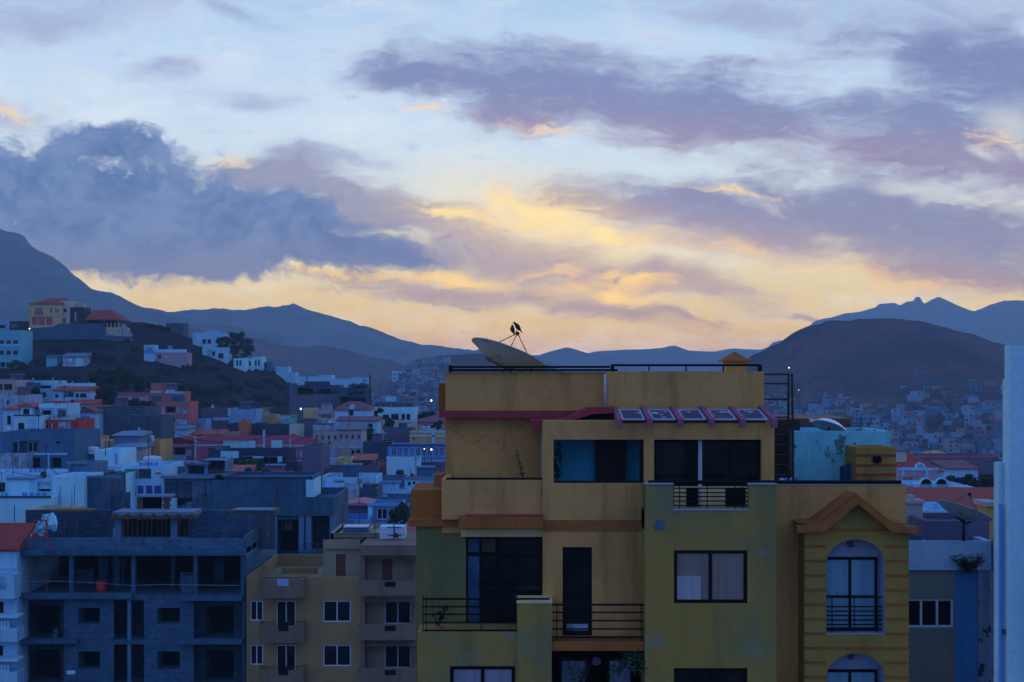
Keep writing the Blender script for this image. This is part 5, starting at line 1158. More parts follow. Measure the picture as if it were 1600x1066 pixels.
# row behind: whites and red block
house('house', 'white house with dormer gable and red eaves at the left edge', 5, 60, 640, 690, 215, 'white', [(11, 17, 650, 663, 'd'), (12, 17, 672, 678, 'd'), (35, 46, 638.5, 647, 'w')], roof=('hip', 630, 20, 45, 'red_tiles_pale'), dep=9)
house('house', 'narrow white dormer with small red gable on the white house', 33, 49, 637, 648, 213, 'white_clean', [(36, 46, 639, 647, 'd')], roof=('gablef', 629, 0, 0, 'red_tiles_pale'), dep=4, ext=1)
house('house', 'plain white box house with one dark window and one shutter', 22, 64, 650, 700, 208, 'white_clean', [(28, 38, 661, 671, 'd'), (44, 56, 656, 670, 'h', 'white')], dep=7, bands=[(28, 39, 671, 673, 'grey'), (22, 64, 648, 650, 'grey_dark')])
house('house', 'white house with long balcony railing over the red lower storey', 62, 106, 631, 660, 214, 'white', [(64, 80, 639, 652, 'o'), (81, 85, 640, 652, 'h'), (90, 103, 639, 652, 'b')], dep=6, bands=[(61, 105, 631, 638, 'white_clean')])
house('house', 'bright red house with yellow framed window and pale curtained door', 63, 123, 656, 710, 210, 'red_wall', [(70, 81, 663, 672, 'w'), (91, 110, 659, 674, 'w', 'pane_pale')], dep=8, rail=(63, 122, 648, 655), bands=[(69, 71.5, 662, 673, 'yellow'), (80, 82, 662, 673, 'yellow')])
house('house', 'white gabled hut with low red roof beside the grey block wall', 124, 150, 645, 662, 224, 'white', [(127, 140, 650, 654, 'c', 'blue')], roof=('gablef', 637, 0, 0, 'mauve_tiles'), dep=5)
house('house', 'narrow red tiled roof house tucked behind the grey block wall', 128, 166, 644, 665, 236, 'white', [], roof=('shed', 634, 0, 0, 'red_tiles'), dep=6)
house('building', 'large windowless grey block wall building stepped at both ends', 150, 227, 636, 720, 228, 'stone_wall', [(206, 218, 644, 648, 'w'), (216, 219, 668, 680, 'c', 'white')], dep=10, cat='building', bands=[(201, 204, 654, 664, 'grey')])
house('building', 'lower left step of the grey block building beside the red house', 123, 152, 650, 700, 226, 'block_dark', [], dep=9, cat='building')
house('building', 'lower right step of the grey block building below the salmon tower', 226, 252, 651, 720, 229, 'stone_wall', [], dep=9, cat='building')
# row further: white terraces
house('house', 'grey white house with two wide dark windows at the left edge', -10, 24, 594, 640, 262, 'beige', [(-6, 4, 600, 609, 'd'), (6, 19, 600, 609, 'd')], dep=9, bands=[(-10, 24, 592, 594, 'pink')])
house('house', 'stained low white house beneath grey white house at the left edge', -10, 46, 617, 650, 248, 'white_dirty', [(10, 14, 626, 632, 'o')], dep=7)
house('house', 'plain grey concrete house between the two white houses', 24, 52, 598, 640, 268, 'concrete', [(24, 48, 617, 620, 'c', 'beige')], dep=8)
house('house', 'white upper villa block with a long dark slot under its roof', 51, 84, 595, 636, 272, 'white', [(53, 80, 601.5, 607, 'o')], dep=8, bands=[(51, 53, 591, 595, 'white'), (82, 84, 591, 595, 'white')])
house('house', 'white villa with red tiled roof and dark terrace windows', 83, 140, 611, 640, 266, 'white', [(86, 91, 616, 621, 'd'), (99, 115, 612, 621, 'b'), (118, 123, 615, 621, 'd'), (125, 135, 615, 621, 'd')], roof=('shed', 604, 0, 0, 'red_tiles'), dep=5)
house('house', 'white back wall above the red tiled villa roof', 84, 140, 599, 612, 274, 'white_clean', [], dep=4, bands=[(112, 114, 596, 599, 'white'), (138, 140, 597, 600, 'white')])
house('house', 'white lower villa wing with wide red tiled roof', 106, 144, 633, 660, 250, 'white', [(110, 124, 636, 642, 'o'), (126, 140, 636, 642, 'o')], roof=('shed', 625, 0, 0, 'red_tiles'), dep=5)
house('house', 'white villa wing with narrow red roof strip beside the lower wing', 72, 106, 630, 660, 252, 'white', [], roof=('shed', 627, 0, 0, 'red_tiles'), dep=4)
# pinks
house('house', 'long low pink house with white shutters left of the salmon tower', 180, 233, 617, 645, 275, 'pink', [(183, 188, 621, 634, 'h'), (200, 206, 619, 626, 'h'), (206, 213, 619, 626, 'o'), (219, 224, 620, 628, 'h'), (226, 230, 620, 628, 'h')], dep=8, bands=[(180, 233, 613.5, 617, 'maroon')])
house('apartment_house', 'stepped salmon apartment house with white balconies on the hillside', 246, 295, 628, 680, 268, 'salmon', [(252, 257, 636, 648, 'h'), (259, 274, 634, 645, 'o'), (276, 283, 636, 646, 'w', 'pane_pale'), (286, 292, 636, 646, 'w', 'pane_pale'), (259, 273, 652, 662, 'o'), (276, 292, 655, 663, 'w', 'pane_pale')], dep=8, cat='apartment house', bands=[(258, 275, 645, 651, 'pink'), (252, 275, 661, 664, 'white')])
house('house', 'upper salmon storey with white balustrade on the stepped apartment house', 233, 287, 612, 632, 276, 'salmon', [(238, 252, 619, 628, 'o', 'grey')], dep=6, bands=[(235, 253, 611, 614, 'white'), (258, 287, 612, 615, 'white')])
house('house', 'topmost salmon roof room with slanted white stair wall', 236, 268, 599, 614, 282, 'salmon', [(252, 266, 601, 604, 'o')], dep=4, ext=3, bands=[(264, 268, 599, 612, 'white')])
# centre band
house('house', 'dark mauve brown house with pale band beneath the dark hillside', 315, 360, 638, 670, 290, 'mauve_brown', [(333, 358, 652, 657, 'c', 'white')], dep=8)
house('house', 'tall pale grey house with overhanging flat roof, right of the mauve brown house', 358, 400, 640, 690, 284, 'pale_blue', [(378, 383, 655, 658, 'o'), (366, 371, 637, 640, 'c', 'white')], dep=8, bands=[(370, 402, 635.5, 638.5, 'mauve_brown'), (356, 360, 638, 650, 'white')])
house('house', 'bright orange red cube house in front of the dark block wall', 373, 387, 657, 675, 268, 'orange_wall', [], dep=4)
house('house', 'small yellow ochre house with rooftop room near the green awning', 399, 430, 648, 670, 292, 'ochre', [], dep=6, bands=[(406, 420, 645, 650, 'yellow')])
house('house', 'cream flat house between ochre house and green awning', 428, 452, 650, 672, 294, 'cream', [], dep=6)
house('shed', 'bright green awning shed on the pale rooftop', 444, 460, 649, 656, 296, 'green_wall', [], dep=4, cat='shed', ext=6)
house('house', 'pale turquoise low house beneath the green awning', 436, 456, 655, 676, 288, 'turquoise', [], dep=4)
house('building', 'long dark rough block wall building left part, behind the maroon building', 355, 412, 662, 700, 272, 'block_dark', [], dep=6, cat='building')
house('building', 'long dark rough block wall building right part, left of the cream window house', 410, 452, 664, 700, 270, 'block_dark', [], dep=6, cat='building')
house('house', 'narrow cream house with tiny window between dark block walls', 452, 468, 664, 700, 266, 'cream', [(455, 462, 679, 686, 'd'), (465, 467, 679, 686, 'o')], dep=6)
house('house', 'dark brown house with cluttered roof next to narrow cream house', 467, 491, 655, 700, 274, 'mauve_brown', [(470, 488, 656, 660, 'o')], dep=6)
house('house', 'low peach gabled house above the maroon building', 349, 368, 676, 692, 262, 'peach' if 'peach' in MATS else plaster('peach', (.50, .27, .20)), [], dep=5)
house('house', 'white roofed house with yellow stripe left of the red tiled sheds', 262, 293, 671, 690, 262, 'white', [(262, 272, 680, 683, 'c', 'yellow')], roof=('shed', 666, 0, 0, 'roof_pale'), dep=6)
house('shed', 'red tiled shed roof with pale ridges above the maroon building', 297, 346, 680, 690, 264, 'mauve_brown', [], roof=('shed', 673, 0, 0, 'red_tiles_pale'), dep=6, cat='shed')
house('house', 'pale blue L-shaped wall house below the salmon tower', 298, 322, 655, 690, 276, 'pale_blue', [], dep=5, bands=[(298, 306, 645, 656, 'pale_blue')])
house('house', 'grey terrace wall house with rail beneath the salmon tower', 252, 300, 664, 685, 270, 'mauve_brown', [(274, 314, 662, 667, 'c', 'grey')], dep=5)
# maroon building in three stretches
mw = [(258, 268, 703, 712, 'w', 'pane_pale'), (291, 300, 703, 712, 'w', 'pane_pale'), (273, 289, 700, 711, 'o')]
house('apartment_house', 'gabled left wing of the long maroon building with white trims', 253, 304, 690, 725, 236, 'maroon', mw, roof=('gablef', 683, 0, 0, 'red_tiles'), dep=9, cat='apartment house', bands=[(253, 304, 695, 697, 'white'), (270, 291, 711, 722, 'white')])
house('apartment_house', 'long maroon building with white pilasters and pale painted shop panels', 304, 455, 684, 730, 234, 'maroon', [(326, 334, 705, 712, 'w')], dep=9, cat='apartment house',
      bands=[(304, 307, 682, 725, 'white'), (411, 414, 672, 728, 'white'), (452, 455, 686, 728, 'white'), (307, 349, 695, 697, 'white'), (400, 411, 695, 697, 'white'), (441, 452, 695, 697, 'white'), (349, 363.5, 689, 704, 'white_clean'), (364, 375, 689, 704, 'white_clean'), (375.5, 387, 689, 704, 'white_clean'), (387.5, 399, 689, 704, 'white_clean'), (424, 441, 688, 704, 'white_clean')])
house('apartment_house', 'right wing of the maroon building with small arched windows', 455, 489, 686, 722, 233, 'maroon', [(460, 465, 704, 714, 'w', 'pane_pale'), (468, 473, 704, 714, 'w', 'pane_pale'), (478, 485, 702, 716, 'w', 'pane_pale')], dep=9, cat='apartment house', bands=[(455, 489, 695.5, 697.5, 'white'), (455, 480, 720, 722, 'white')])
# beige window house
house('apartment_house', 'beige two storey apartment house with four blue windows and stained lower wall', 489, 528, 673, 740, 238, 'beige', row(492, 526, 4, 5, 680, 688, 'w', 'pane_blue') + [(497, 505, 712, 717, 'o'), (511, 517, 712, 716, 'w'), (513, 517, 690, 694, 'o')], dep=9, cat='apartment house', bands=[(489, 527.5, 664, 673, 'white_dirty'), (490, 527, 698, 719, 'white_dirty')])
house('apartment_house', 'beige right half of apartment house with dark slate slope above four windows', 528, 567, 672, 740, 238, 'beige', row(530, 563, 4, 5.5, 679, 686, 'w', 'pane_blue') + [(549, 554, 703, 712, 'd'), (557, 563, 703, 712, 'd')], roof=('shed', 663, 0, 0, 'roof_grey'), dep=6, cat='apartment house', bands=[(565, 567, 672, 712, 'white'), (528, 565, 697, 700, 'white')])
house('house', 'white hip roofed villa with tall dark window in its red roof', 523, 577, 641, 690, 268, 'white', [(546, 552, 641, 649, 'd')], roof=('hip', 628, 540, 560, 'mauve_tiles'), dep=9, bands=[(544, 554, 632, 641, 'white')])
house('house', 'low white wing with long mauve roof below the hip roofed villa', 527, 590, 658, 685, 258, 'white', [(574, 582, 662, 668, 'd')], roof=('shed', 652, 0, 0, 'mauve_tiles'), dep=6)
house('building', 'ruined grey stone building with stepped gable and two dark openings', 452, 530, 616, 670, 330, 'mauve_brown', [(465, 490, 606.5, 619, 'o'), (502, 518, 607, 615, 'o')], dep=10, cat='building')
house('building', 'upper storey of the ruined grey building with flat gables', 455, 530, 602, 618, 334, 'grey_dark', [(469, 475, 607, 617, 'o'), (481, 492, 607, 617, 'o'), (500, 518, 607, 613, 'o')], dep=9, cat='building', ext=2, bands=[(476, 516, 596, 602, 'grey_dark')])
house('house', 'pointed grey gable at the left end of the ruined building', 452, 466, 604, 622, 331, 'grey', [], roof=('gablef', 598, 0, 0, 'grey'), dep=5, ext=2)
house('building', 'dark unfinished grey house with twin gables and wide black openings', 530, 574, 606, 660, 326, 'grey_dark', [(531, 572, 620.5, 629, 'o'), (544, 553, 608, 618, 'o'), (556, 569, 604, 618, 'o')], dep=10, cat='building')
house('house', 'left small grey gable on the dark unfinished house', 545, 558, 604, 616, 327, 'grey_dark', [], roof=('gablef', 599, 0, 0, 'grey_dark'), dep=4, ext=1)
house('house', 'right small grey gable on the dark unfinished house', 558, 573, 603, 616, 327, 'grey_dark', [(561, 569, 606, 614, 'o')], roof=('gablef', 598, 0, 0, 'grey_dark'), dep=4, ext=1)
house('house', 'pale yellow low house lit by a street lamp under the ruined building', 474, 494, 638, 662, 318, 'yellow', [], dep=5)
house('house', 'beige low house right of the pale yellow house under the ruin', 494, 524, 641, 664, 312, 'beige', [], dep=6)
house('house', 'tan cluttered roof house between the ruin and the beige window house', 490, 526, 654, 674, 290, 'cream', [(498, 506, 657, 664, 'o'), (508, 514, 656, 663, 'c', 'green_wall')], dep=6)
for (a, b, yt, yb, l) in ((464, 497, 588, 600, 'white flat house in the strip behind the ruin, left end'), (497, 518, 586, 600, 'taller white house in the strip behind the ruin'), (518, 549, 592, 604, 'long white wall house behind the dark unfinished house'), (549, 575, 590, 604, 'pale white house at the right end of the strip behind the ruin'), (431, 450, 573, 592, 'white stepped house on the slope right of the row houses'), (446, 462, 582, 600, 'low white house on the slope just left of the strip')):
    house('house', l, a, b, yt, yb, 'g' if b < 470 else 372, 'white', [((a + b) / 2 - 4, (a + b) / 2 - 1, yt + 1.5, yt + 5, 'o')], dep=7)
house('house', 'modern white villa with glazed roof deck and large dark windows', 584, 648, 637, 680, 296, 'white_clean', [(598, 608, 648, 656, 'd'), (611, 623, 647, 656, 'd'), (627, 633, 647, 656, 'd'), (635, 641, 647, 656, 'd')], dep=11, bands=[(583, 648, 636.5, 645, 'white_clean'), (600, 640, 660, 668, 'cream')])
house('house', 'glazed dark roof deck of the modern white villa', 585, 645, 629, 637, 299, 'frame_dark', row(586, 644, 7, 7, 630, 636, 'g', 'pane'), dep=7, ext=.5, bands=[(583, 648, 627, 629, 'roof_pale')])
house('house', 'small white roof box on the modern white villa', 602, 617, 620, 628, 300, 'white', [], dep=4, ext=.5)
house('house', 'pink house with wide red hip roof at the left of the ochre block', 648, 720, 660, 700, 292, 'pink', [(655, 660, 664, 672, 'h'), (663, 668, 664, 672, 'd'), (674, 685, 662, 672, 'h', 'white')], roof=('hip', 646, 690, 700, 'mauve_tiles'), dep=10)
house('house', 'white wall house with lilac tint in front of the pink hip roof house', 660, 690, 667, 690, 280, 'white', [], dep=4)
house('house', 'ochre wall house with white bands beside the ochre block', 640, 720, 675, 725, 262, 'ochre', [(646, 648, 680, 688, 'o')], dep=8, bands=[(640, 720, 674, 676, 'white'), (640, 720, 680, 682.5, 'white'), (675, 679, 676, 693, 'white')])
house('building', 'plain mauve brown wall building left of the ochre banded wall', 600, 645, 670, 720, 268, 'mauve_brown', [], dep=8, cat='building')
house('house', 'long cream garden wall house below the modern villa', 584, 650, 658, 680, 286, 'cream', [], dep=3)
house('building', 'dark grey block wall building behind the small red roofed house', 567, 610, 691, 750, 232, 'block_dark', [(600, 614, 691, 694, 'o')], dep=8, cat='building')
house('house', 'blue glazed upper storey with pergola beams left of the ochre block', 606, 720, 697, 722, 205, 'blue', row(612, 694, 9, 6.5, 699.5, 713, 'g'), dep=10, ext=3, bands=[(604, 720, 694.5, 697, 'frame_dark'), (606, 720, 714, 717, 'blue')])
house('house', 'bright white lower house with black roof tank left of the brown glazed bay', 604, 658, 714, 770, 203, 'white_clean', [], dep=9)
house('house', 'brown glazed bay beneath the blue upper storey', 657, 720, 721, 770, 204, 'mauve_brown', [(660, 676, 724, 742, 'o'), (678, 690, 727, 742, 'd', 'pane_blue')], dep=9, bands=[(650, 720, 718, 722, 'pale_blue')])
tank('round black tank in front of the bright white house', 618, 631, 734, 745, 198, 'tank_black', 'tank_black', box=False, legs=4)
house('house', 'small grey house with red tiled roof and two dark windows', 549, 582, 720, 760, 218, 'mauve_brown', [(555, 565, 724, 733, 'd'), (567, 576, 724, 733, 'd')], roof=('shed', 712.5, 0, 0, 'red_tiles_pale'), dep=6)
house('house', 'small pale yellow house with dark slot beside the red roofed house', 527, 549, 716, 750, 216, 'yellow', [(531, 539, 718, 720, 'o')], dep=6)
house('house', 'stained blue white ruin wall below the beige apartment house', 490, 530, 718, 750, 222, 'white_dirty', [(508, 520, 728, 732, 'o')], dep=5)
house('building', 'tall mauve brown firewall left of the stained wall', 472, 502, 697, 800, 196, 'mauve_brown', [], dep=9, cat='building')
house('building', 'wide mauve brown wall beneath the small red roofed house', 500, 590, 732, 790, 200, 'mauve_brown', [], dep=8, cat='building')
house('house', 'coral red wall house beside the bright white house', 590, 606, 722, 770, 206, 'coral' if 'coral' in MATS else plaster('coral', (.45, .12, .12)), [], dep=5)
house('house', 'flat grey blue house with low dark opening under the black tank', 586, 634, 748, 790, 182, 'grey', [(596, 618, 756, 765, 'o')], dep=7)
house('house', 'white roofed low house with two small dark windows near the ochre roof block', 632, 700, 748, 790, 178, 'white', [(637, 642, 753, 759, 'd'), (645, 649, 753, 757, 'd'), (655, 690, 752, 762, 'o', 'blue')], dep=9, bands=[(630, 700, 745, 750, 'roof_pale')])
house('house', 'white house with framed shutter and steel ladder on its side', 500, 588, 746, 800, 172, 'white', [(505, 508, 750, 758, 'o'), (522, 540, 750, 760, 'h', 'white_clean')], dep=8, bands=[(523, 538, 752, 753.5, 'grey_dark')])
m = MB(); Yq = 171; o_ = thing('ladder', 'dark steel ladder on the white house wall', 'ladder', (X(561, Yq), Yq, Z(760, Yq)))
m = MB(o_.location)
m.tube([(X(559, Yq), Yq, Z(748, Yq)), (X(561, Yq), Yq, Z(760, Yq))], .06, 5); m.tube([(X(564, Yq), Yq, Z(748, Yq)), (X(566, Yq), Yq, Z(760, Yq))], .06, 5)
for i in range(5): m.tube([(X(559.5 + i * .5, Yq), Yq, Z(750 + i * 2.2, Yq)), (X(564.5 + i * .5, Yq), Yq, Z(750 + i * 2.2, Yq))], .04, 4)
m.build('ladder_frame', 'metal_dark', o_)
house('house', 'sloping white parapet house corner beside the concrete roof wall', 490, 528, 762, 800, 168, 'white', [(508, 512, 775, 779, 'o')], dep=5)
house('house', 'stained white gable house with dark stairs below the shuttered white house', 525, 557, 762, 840, 160, 'white_dirty', [(531, 537, 792, 799, 'o')], dep=7)
house('building', 'rough grey brown wall building right of the stained white house', 555, 589, 763, 830, 163, 'stone_wall', [], dep=7, cat='building')
house('building', 'arched mauve brown facade in the middle distance over blue roofs', 544, 576, 790, 835, 152, 'mauve_brown', [], roof=('gablef', 784, 0, 0, 'pink'), dep=6, cat='building')
house('house', 'long grey terrace wall under the white roofed low house', 576, 660, 778, 810, 168, 'grey', [(596, 605, 773, 777, 'c', 'white')], dep=6)
house('house', 'white low wall with dark shrub above grey terrace', 588, 640, 766, 782, 174, 'white', [(600, 614, 772, 776, 'o')], dep=4)
house('house', 'bright blue house with tall glazed door above the ochre apartments', 575, 626, 790, 850, 146, 'blue', [(589, 605, 795, 812, 'w')], dep=7, bands=[(575, 582, 792, 850, 'white_clean'), (575, 640, 786, 791, 'pale_blue')])
house('house', 'low blue white roof house left of the bright blue house', 520, 576, 812, 850, 142, 'blue', [(524, 533, 824, 835, 'o')], dep=6, bands=[(520, 531, 809, 812, 'white_clean'), (553, 576, 813, 822, 'pale_blue')])
house('house', 'red tiled corner roof house squeezed beside the ochre roof block', 634, 660, 838, 870, 130, 'pink', [], roof=('shed', 824, 0, 0, 'red_tiles_pale'), dep=5)
# navy modern building and pink sheds
house('house', 'modern navy and white house with flat dark roof bands', 326, 450, 722, 760, 216, 'navy', [(375, 395, 714, 722, 'o'), (412, 434, 715, 726, 'o')], dep=9, bands=[(345, 373, 705, 716, 'white_clean'), (434, 441, 713, 726, 'white_clean'), (395, 412, 713, 716, 'white')])
house('house', 'dark navy flat roof slab with pale panels beside the trees', 326, 450, 704, 715, 220, 'navy', [(375, 393, 715, 722, 'o')], dep=8, ext=2)
house('house', 'dark grey house at the left end of navy house', 325, 346, 700, 760, 218, 'grey_dark', [], dep=7, bands=[(335, 349, 698, 703, 'grey')])
house('house', 'navy lower block right of the pink rooftops', 426, 466, 726, 760, 208, 'navy', [(452, 464, 738, 742, 'o')], dep=7)
house('house', 'low house with red roof and cream wall among the pink rooftops', 353, 383, 738, 765, 182, 'cream', [], roof=('shed', 731, 0, 0, 'red_tiles_pale'), dep=6)
house('house', 'low pink purple house with white parapet and black tanks on its roof', 380, 447, 741, 765, 180, 'pink', [], dep=6, bands=[(380, 410, 738, 741, 'white'), (424, 446, 742, 749, 'white'), (424, 446, 735, 740, 'salmon')])
tank('left round black tank on the pink purple house roof', 381, 393, 730, 739, 181, 'tank_black', 'tank_black', box=False)
tank('right round black tank on the pink purple house roof', 408, 421, 731, 741, 181, 'tank_black', 'tank_black', box=False)
house('house', 'pale rooftop hut with turquoise blinds beside concrete roof room', 258, 292, 729, 760, 160, 'grey', [(262, 272, 722, 729, 'c', 'turquoise'), (263, 288, 731, 740, 'o', 'turquoise')], dep=5)
# ------------------------------------------------------------------ hilltop villa and hillside houses
Yv = ground_hit(110, 531, 330, 640, 1.0) or 430
house('villa', 'yellow hilltop villa with red hipped roof, arched loggia and small balcony', 46, 96, 475.5, 512, Yv, 'yellow', [(55, 66, 481.5, 487, 'd', 'pane_blue'), (78.5, 81, 481.5, 488, 'd'), (85.5, 92.5, 481.5, 489, 'w', 'pane_blue'), (49.5, 58.5, 496, 508, 'o', 'maroon'), (60.5, 70, 496, 508, 'o', 'maroon'), (72, 82, 496, 508, 'o', 'maroon')], roof=('hip', 464.5, 74, 95, 'red_tiles'), dep=11, cat='villa', bands=[(53, 67.5, 487, 492, 'maroon'), (46, 96, 493.5, 495, 'ochre')], ext=2)
house('villa', 'yellow corner wing of the hilltop villa with small tiled porch', 95, 109, 470, 506, Yv + 1.5, 'cream', [(99.5, 104, 482.5, 487.5, 'd'), (96, 103, 497, 505, 'o', 'maroon')], dep=9, cat='villa', ext=2)
house('villa', 'dark brown stair block with tall pale window beside the yellow villa', 108, 131, 480, 507, Yv + 2, 'brown_dark' if 'brown_dark' in MATS else plaster('brown_dark', (.05, .035, .05), (.03, .025, .04)), [(116.5, 119.5, 487, 502, 'w', 'pane_pale')], dep=8, cat='villa', ext=2)
house('villa', 'cream stair tower behind the dark brown stair block', 115, 130, 474, 486, Yv + 7, 'cream', [], dep=4, cat='villa', ext=8)
house('pavilion', 'open terrace pavilion with red tiled roof at the right of the hilltop villa', 134, 184, 500, 512, Yv, 'grey_dark', [(136, 162, 501, 508, 'o'), (164, 183, 501, 511, 'o')], roof=('hip', 483, 136, 166, 'red_tiles'), dep=14, cat='pavilion', ext=2)
house('terrace_house', 'cream lower terrace storey with a row of five pale windows below the pavilion', 162, 191, 511.5, 528, Yv - 3, 'yellow', row(163.5, 189, 5, 3.6, 516, 524, 'w', 'pane_pale'), dep=9, ext=2, bands=[(167, 168.5, 505, 512, 'cream'), (173, 174.5, 505, 512, 'cream'), (179, 180.5, 505, 512, 'cream'), (185, 186.5, 505, 512, 'cream')])
tz = thing('gable_wall', 'pale triangular wall at the right end of the villa terrace', 'wall', (X(197, Yv - 3), Yv - 3, Z(528, Yv - 3)))
MB(tz.location).prism(pp([(190, 527), (190, 507), (194, 507), (206, 522), (206, 543), (203.5, 543), (203.5, 527)], Yv - 3)[::-1] if False else pp([(190, 527), (203.5, 527), (203.5, 543), (206, 543), (206, 522), (194, 507), (190, 507)], Yv - 3), Yv - 3, Yv - 2.4).build('wall', 'beige', tz)
tz = thing('retaining_wall', 'long grey concrete retaining wall under the hilltop villa', 'wall', (X(110, Yv - 4), Yv - 4, Z(530, Yv - 4)))
m = PB(tz.location); m.prism(pp([(34, 531), (206, 530), (206, 526), (163, 524), (163, 506), (108, 505.5), (92, 506), (82, 511), (47, 513), (46, 524), (34, 526)], Yv - 4), Yv - 4, Yv - 3.4); m.build('wall', 'retaining' if 'retaining' in MATS else plaster('retaining', (.05, .12, .22), (.03, .07, .14), .5, .2, .3), tz)
house('house', 'turquoise three storey house with rows of dark windows at the left edge', -30, 33, 516, 575, 'g', 'turquoise', row(-12, 28, 4, 7, 532, 537, 'd') + row(-12, 28, 4, 7, 548, 554, 'd') + [(0, 8, 566, 574, 'o'), (10, 14, 566, 574, 'd')], dep=10, bands=[(-30, 32, 526, 538, 'yellow')] if False else [(-30, 33, 538.5, 541, 'white')])
house('house', 'pale blue flat house behind the turquoise house at the left edge', -20, 15, 500, 518, 'g', 'pale_blue', [(-5, 8, 508, 513, 'o')], dep=8)
house('house', 'dark brown hut between the turquoise house and the villa', 15, 45, 502, 520, 'g', 'brown_dark', [(18, 28, 506, 512, 'c', 'grey')], dep=7)
house('hut', 'small turquoise and green hut on the dark slope', 72, 89, 558, 574, 'g', 'turquoise', [], roof=('shed', 555, 0, 0, 'roof_blue'), dep=4, cat='hut')
house('hut', 'low white hut with grey roof in the middle of the dark slope', 98, 134, 558, 573, 'g', 'white_dirty', [(105, 113, 560, 565, 'c', 'white_clean'), (118, 130, 560, 572, 'c', 'white_clean')], roof=('shed', 551, 0, 0, 'roof_grey'), dep=5, cat='hut')
house('house', 'pale pink house with white balustrade halfway up the slope', 242, 292, 551, 572, 'g', 'pink_pale' if 'pink_pale' in MATS else plaster('pink_pale', (.42, .32, .42), (.30, .24, .34)), [(247, 252, 555, 560, 'd'), (258, 262, 555, 560, 'h')], dep=7, bands=[(242, 292, 546, 551, 'white_clean'), (262, 270, 540, 546, 'blue')])
house('house', 'small white house left of the pale pink balustraded house', 225, 241, 539, 566, 'g', 'white', [(228, 238, 542, 547, 'o', 'blue')], dep=5, bands=[(226, 241, 547, 552, 'blue')])
house('ruin', 'roofless dark brick ruin on the crest of the hill', 259, 286, 505, 521, 'g', 'stone_wall', [(262, 266, 512, 518, 'o')], dep=8, cat='ruin')
house('house', 'white two storey house left of the big hillside tree', 301, 352, 520, 546, 'g', 'white', [(316, 322, 530, 537, 'd'), (324, 330, 530, 537, 'd'), (320, 334, 517, 520, 'c', 'white')], dep=8, bands=[(320, 345, 517, 521, 'white')])
house('house', 'white lower house just below the two storey house by the big tree', 316, 356, 543, 562, 'g', 'white', [(331, 336, 549, 556, 'd'), (341, 349, 552, 560, 'd')], dep=7)
for i, (a, b, c) in enumerate(((365, 384, 'first'), (384, 395, 'second'), (394, 410, 'third'))):
    house('row_house', '%s white row house from the left, right of the big hillside tree' % c, a, b, 560 if i < 2 else 557, 578, 'g', 'white_clean', [(a + 4, a + 7, 563, 571, 'd'), (a + 9, a + 12, 563, 571, 'd')] if i != 1 else [(387, 392, 564, 572, 'o')], dep=7, group='row houses on the hillside')
house('house', 'grey narrow house next to the third row house', 411, 424, 566, 580, 'g', 'grey', [(414, 417, 569, 575, 'd')], dep=6)

# ------------------------------------------------------------------ right edge: neighbour house, near white wall, church quarter
Y = 44.5; O8 = (X(1490, Y), Y, -28.0); N = thing('neighbour_house', 'blue and white neighbour house with stained corner, right of the ochre block', 'house', O8)
def R8(): return PB(O8)
plaster('neigh_white', (.34, .60, .86), (.24, .44, .70), .5, .4, .3, spots=((.05, .07, .11, 1), 1.1, .64, .8)); plaster('neigh_blue', (.06, .26, .62), (.05, .18, .44), .6, .4, .5); plaster('neigh_grey', (.22, .26, .25), (.15, .19, .20), .5, .4, .3)
plaster('neigh_stained', (.22, .34, .52), (.10, .17, .28), .8, .7, .6, spots=((.015, .02, .03, 1), 1.3, .53, .9))
m = R8(); m.w(1400, 1549, 845, 891, Y - .12); m.shell(X(1400, Y), X(1549, Y), Y - .12, Y + 9, Z(891, Y), Z(845, Y), False, .9); m.build('parapet', 'neigh_white', N)
m = R8(); m.w(1400, 1492, 891, 1500, Y, [(1415, 1490, 936, 981, .15, 0)]); m.shell(X(1400, Y), X(1549, Y), Y + .2, Y + 8.8, O8[2], Z(891, Y), False, 0); m.build('wall', 'neigh_grey', N)
pwin(N, O8, 1415, 1490, 936, 981, Y, .06, nx=3, fw=.07)
R8().b(1492, 1529, 891, 1500, Y + .03, .3).build('pier', 'neigh_blue', N); R8().b(1529, 1549, 891, 1500, Y - .05, .3).build('corner', 'neigh_stained', N)
m = MB(O8); m.box(X(1549, Y), X(1549, Y) + .3, Y - 7.5, Y - .13, O8[2], Z(836, Y)); m.build('side_wall', 'neigh_stained', N)
m = R8(); m.w(1445, 1546, 814, 850, Y + 1.2); m.shell(X(1445, Y + 1.2), X(1546, Y + 1.2), Y + 1.2, Y + 4, Z(850, Y), Z(814, Y + 1.2), False, .2); m.build('roof_wall', 'mauve_brown', N)
m = R8(); m.b(1415, 1442, 786, 850, Y + 3, .5); m.b(1414, 1445, 782, 787, Y + 2.9, .8); m.b(1419, 1430, 774, 782, Y + 3.2, .4); m.build('chimney_stack', 'beige', N)
m = R8(); m.b(1543, 1562, 792, 850, Y + 3, 1); m.build('pier', 'ochre', N); R8().b(1540, 1564, 785, 792, Y + 2.9, 1.3).build('coping', 'beige', N)
house('house', 'low white roof house behind the dish on the pole', 1447, 1508, 797, 830, 95, 'white', [], dep=6)
t = plant('wall_shrub', 'dark dry shrub growing from the parapet of the blue and white house', 1513, 893, Y - .2, .50, .50, 600, 'leaf_dark', stems=14, size=.04)
Y = 27.0; O9 = (X(1610, Y), Y, -28.0); N2 = thing('white_wall_building', 'tall pale white building edge filling the right border', 'building', O9)
m = PB(O9); m.b(1578, 1720, 540, 3400, Y, .3); m.build('wall', 'near_white' if 'near_white' in MATS else plaster('near_white', (.42, .76, .92), (.27, .54, .76), .6, .35, .55, spots=((.20, .40, .60, 1), .8, .64, .4)), N2)
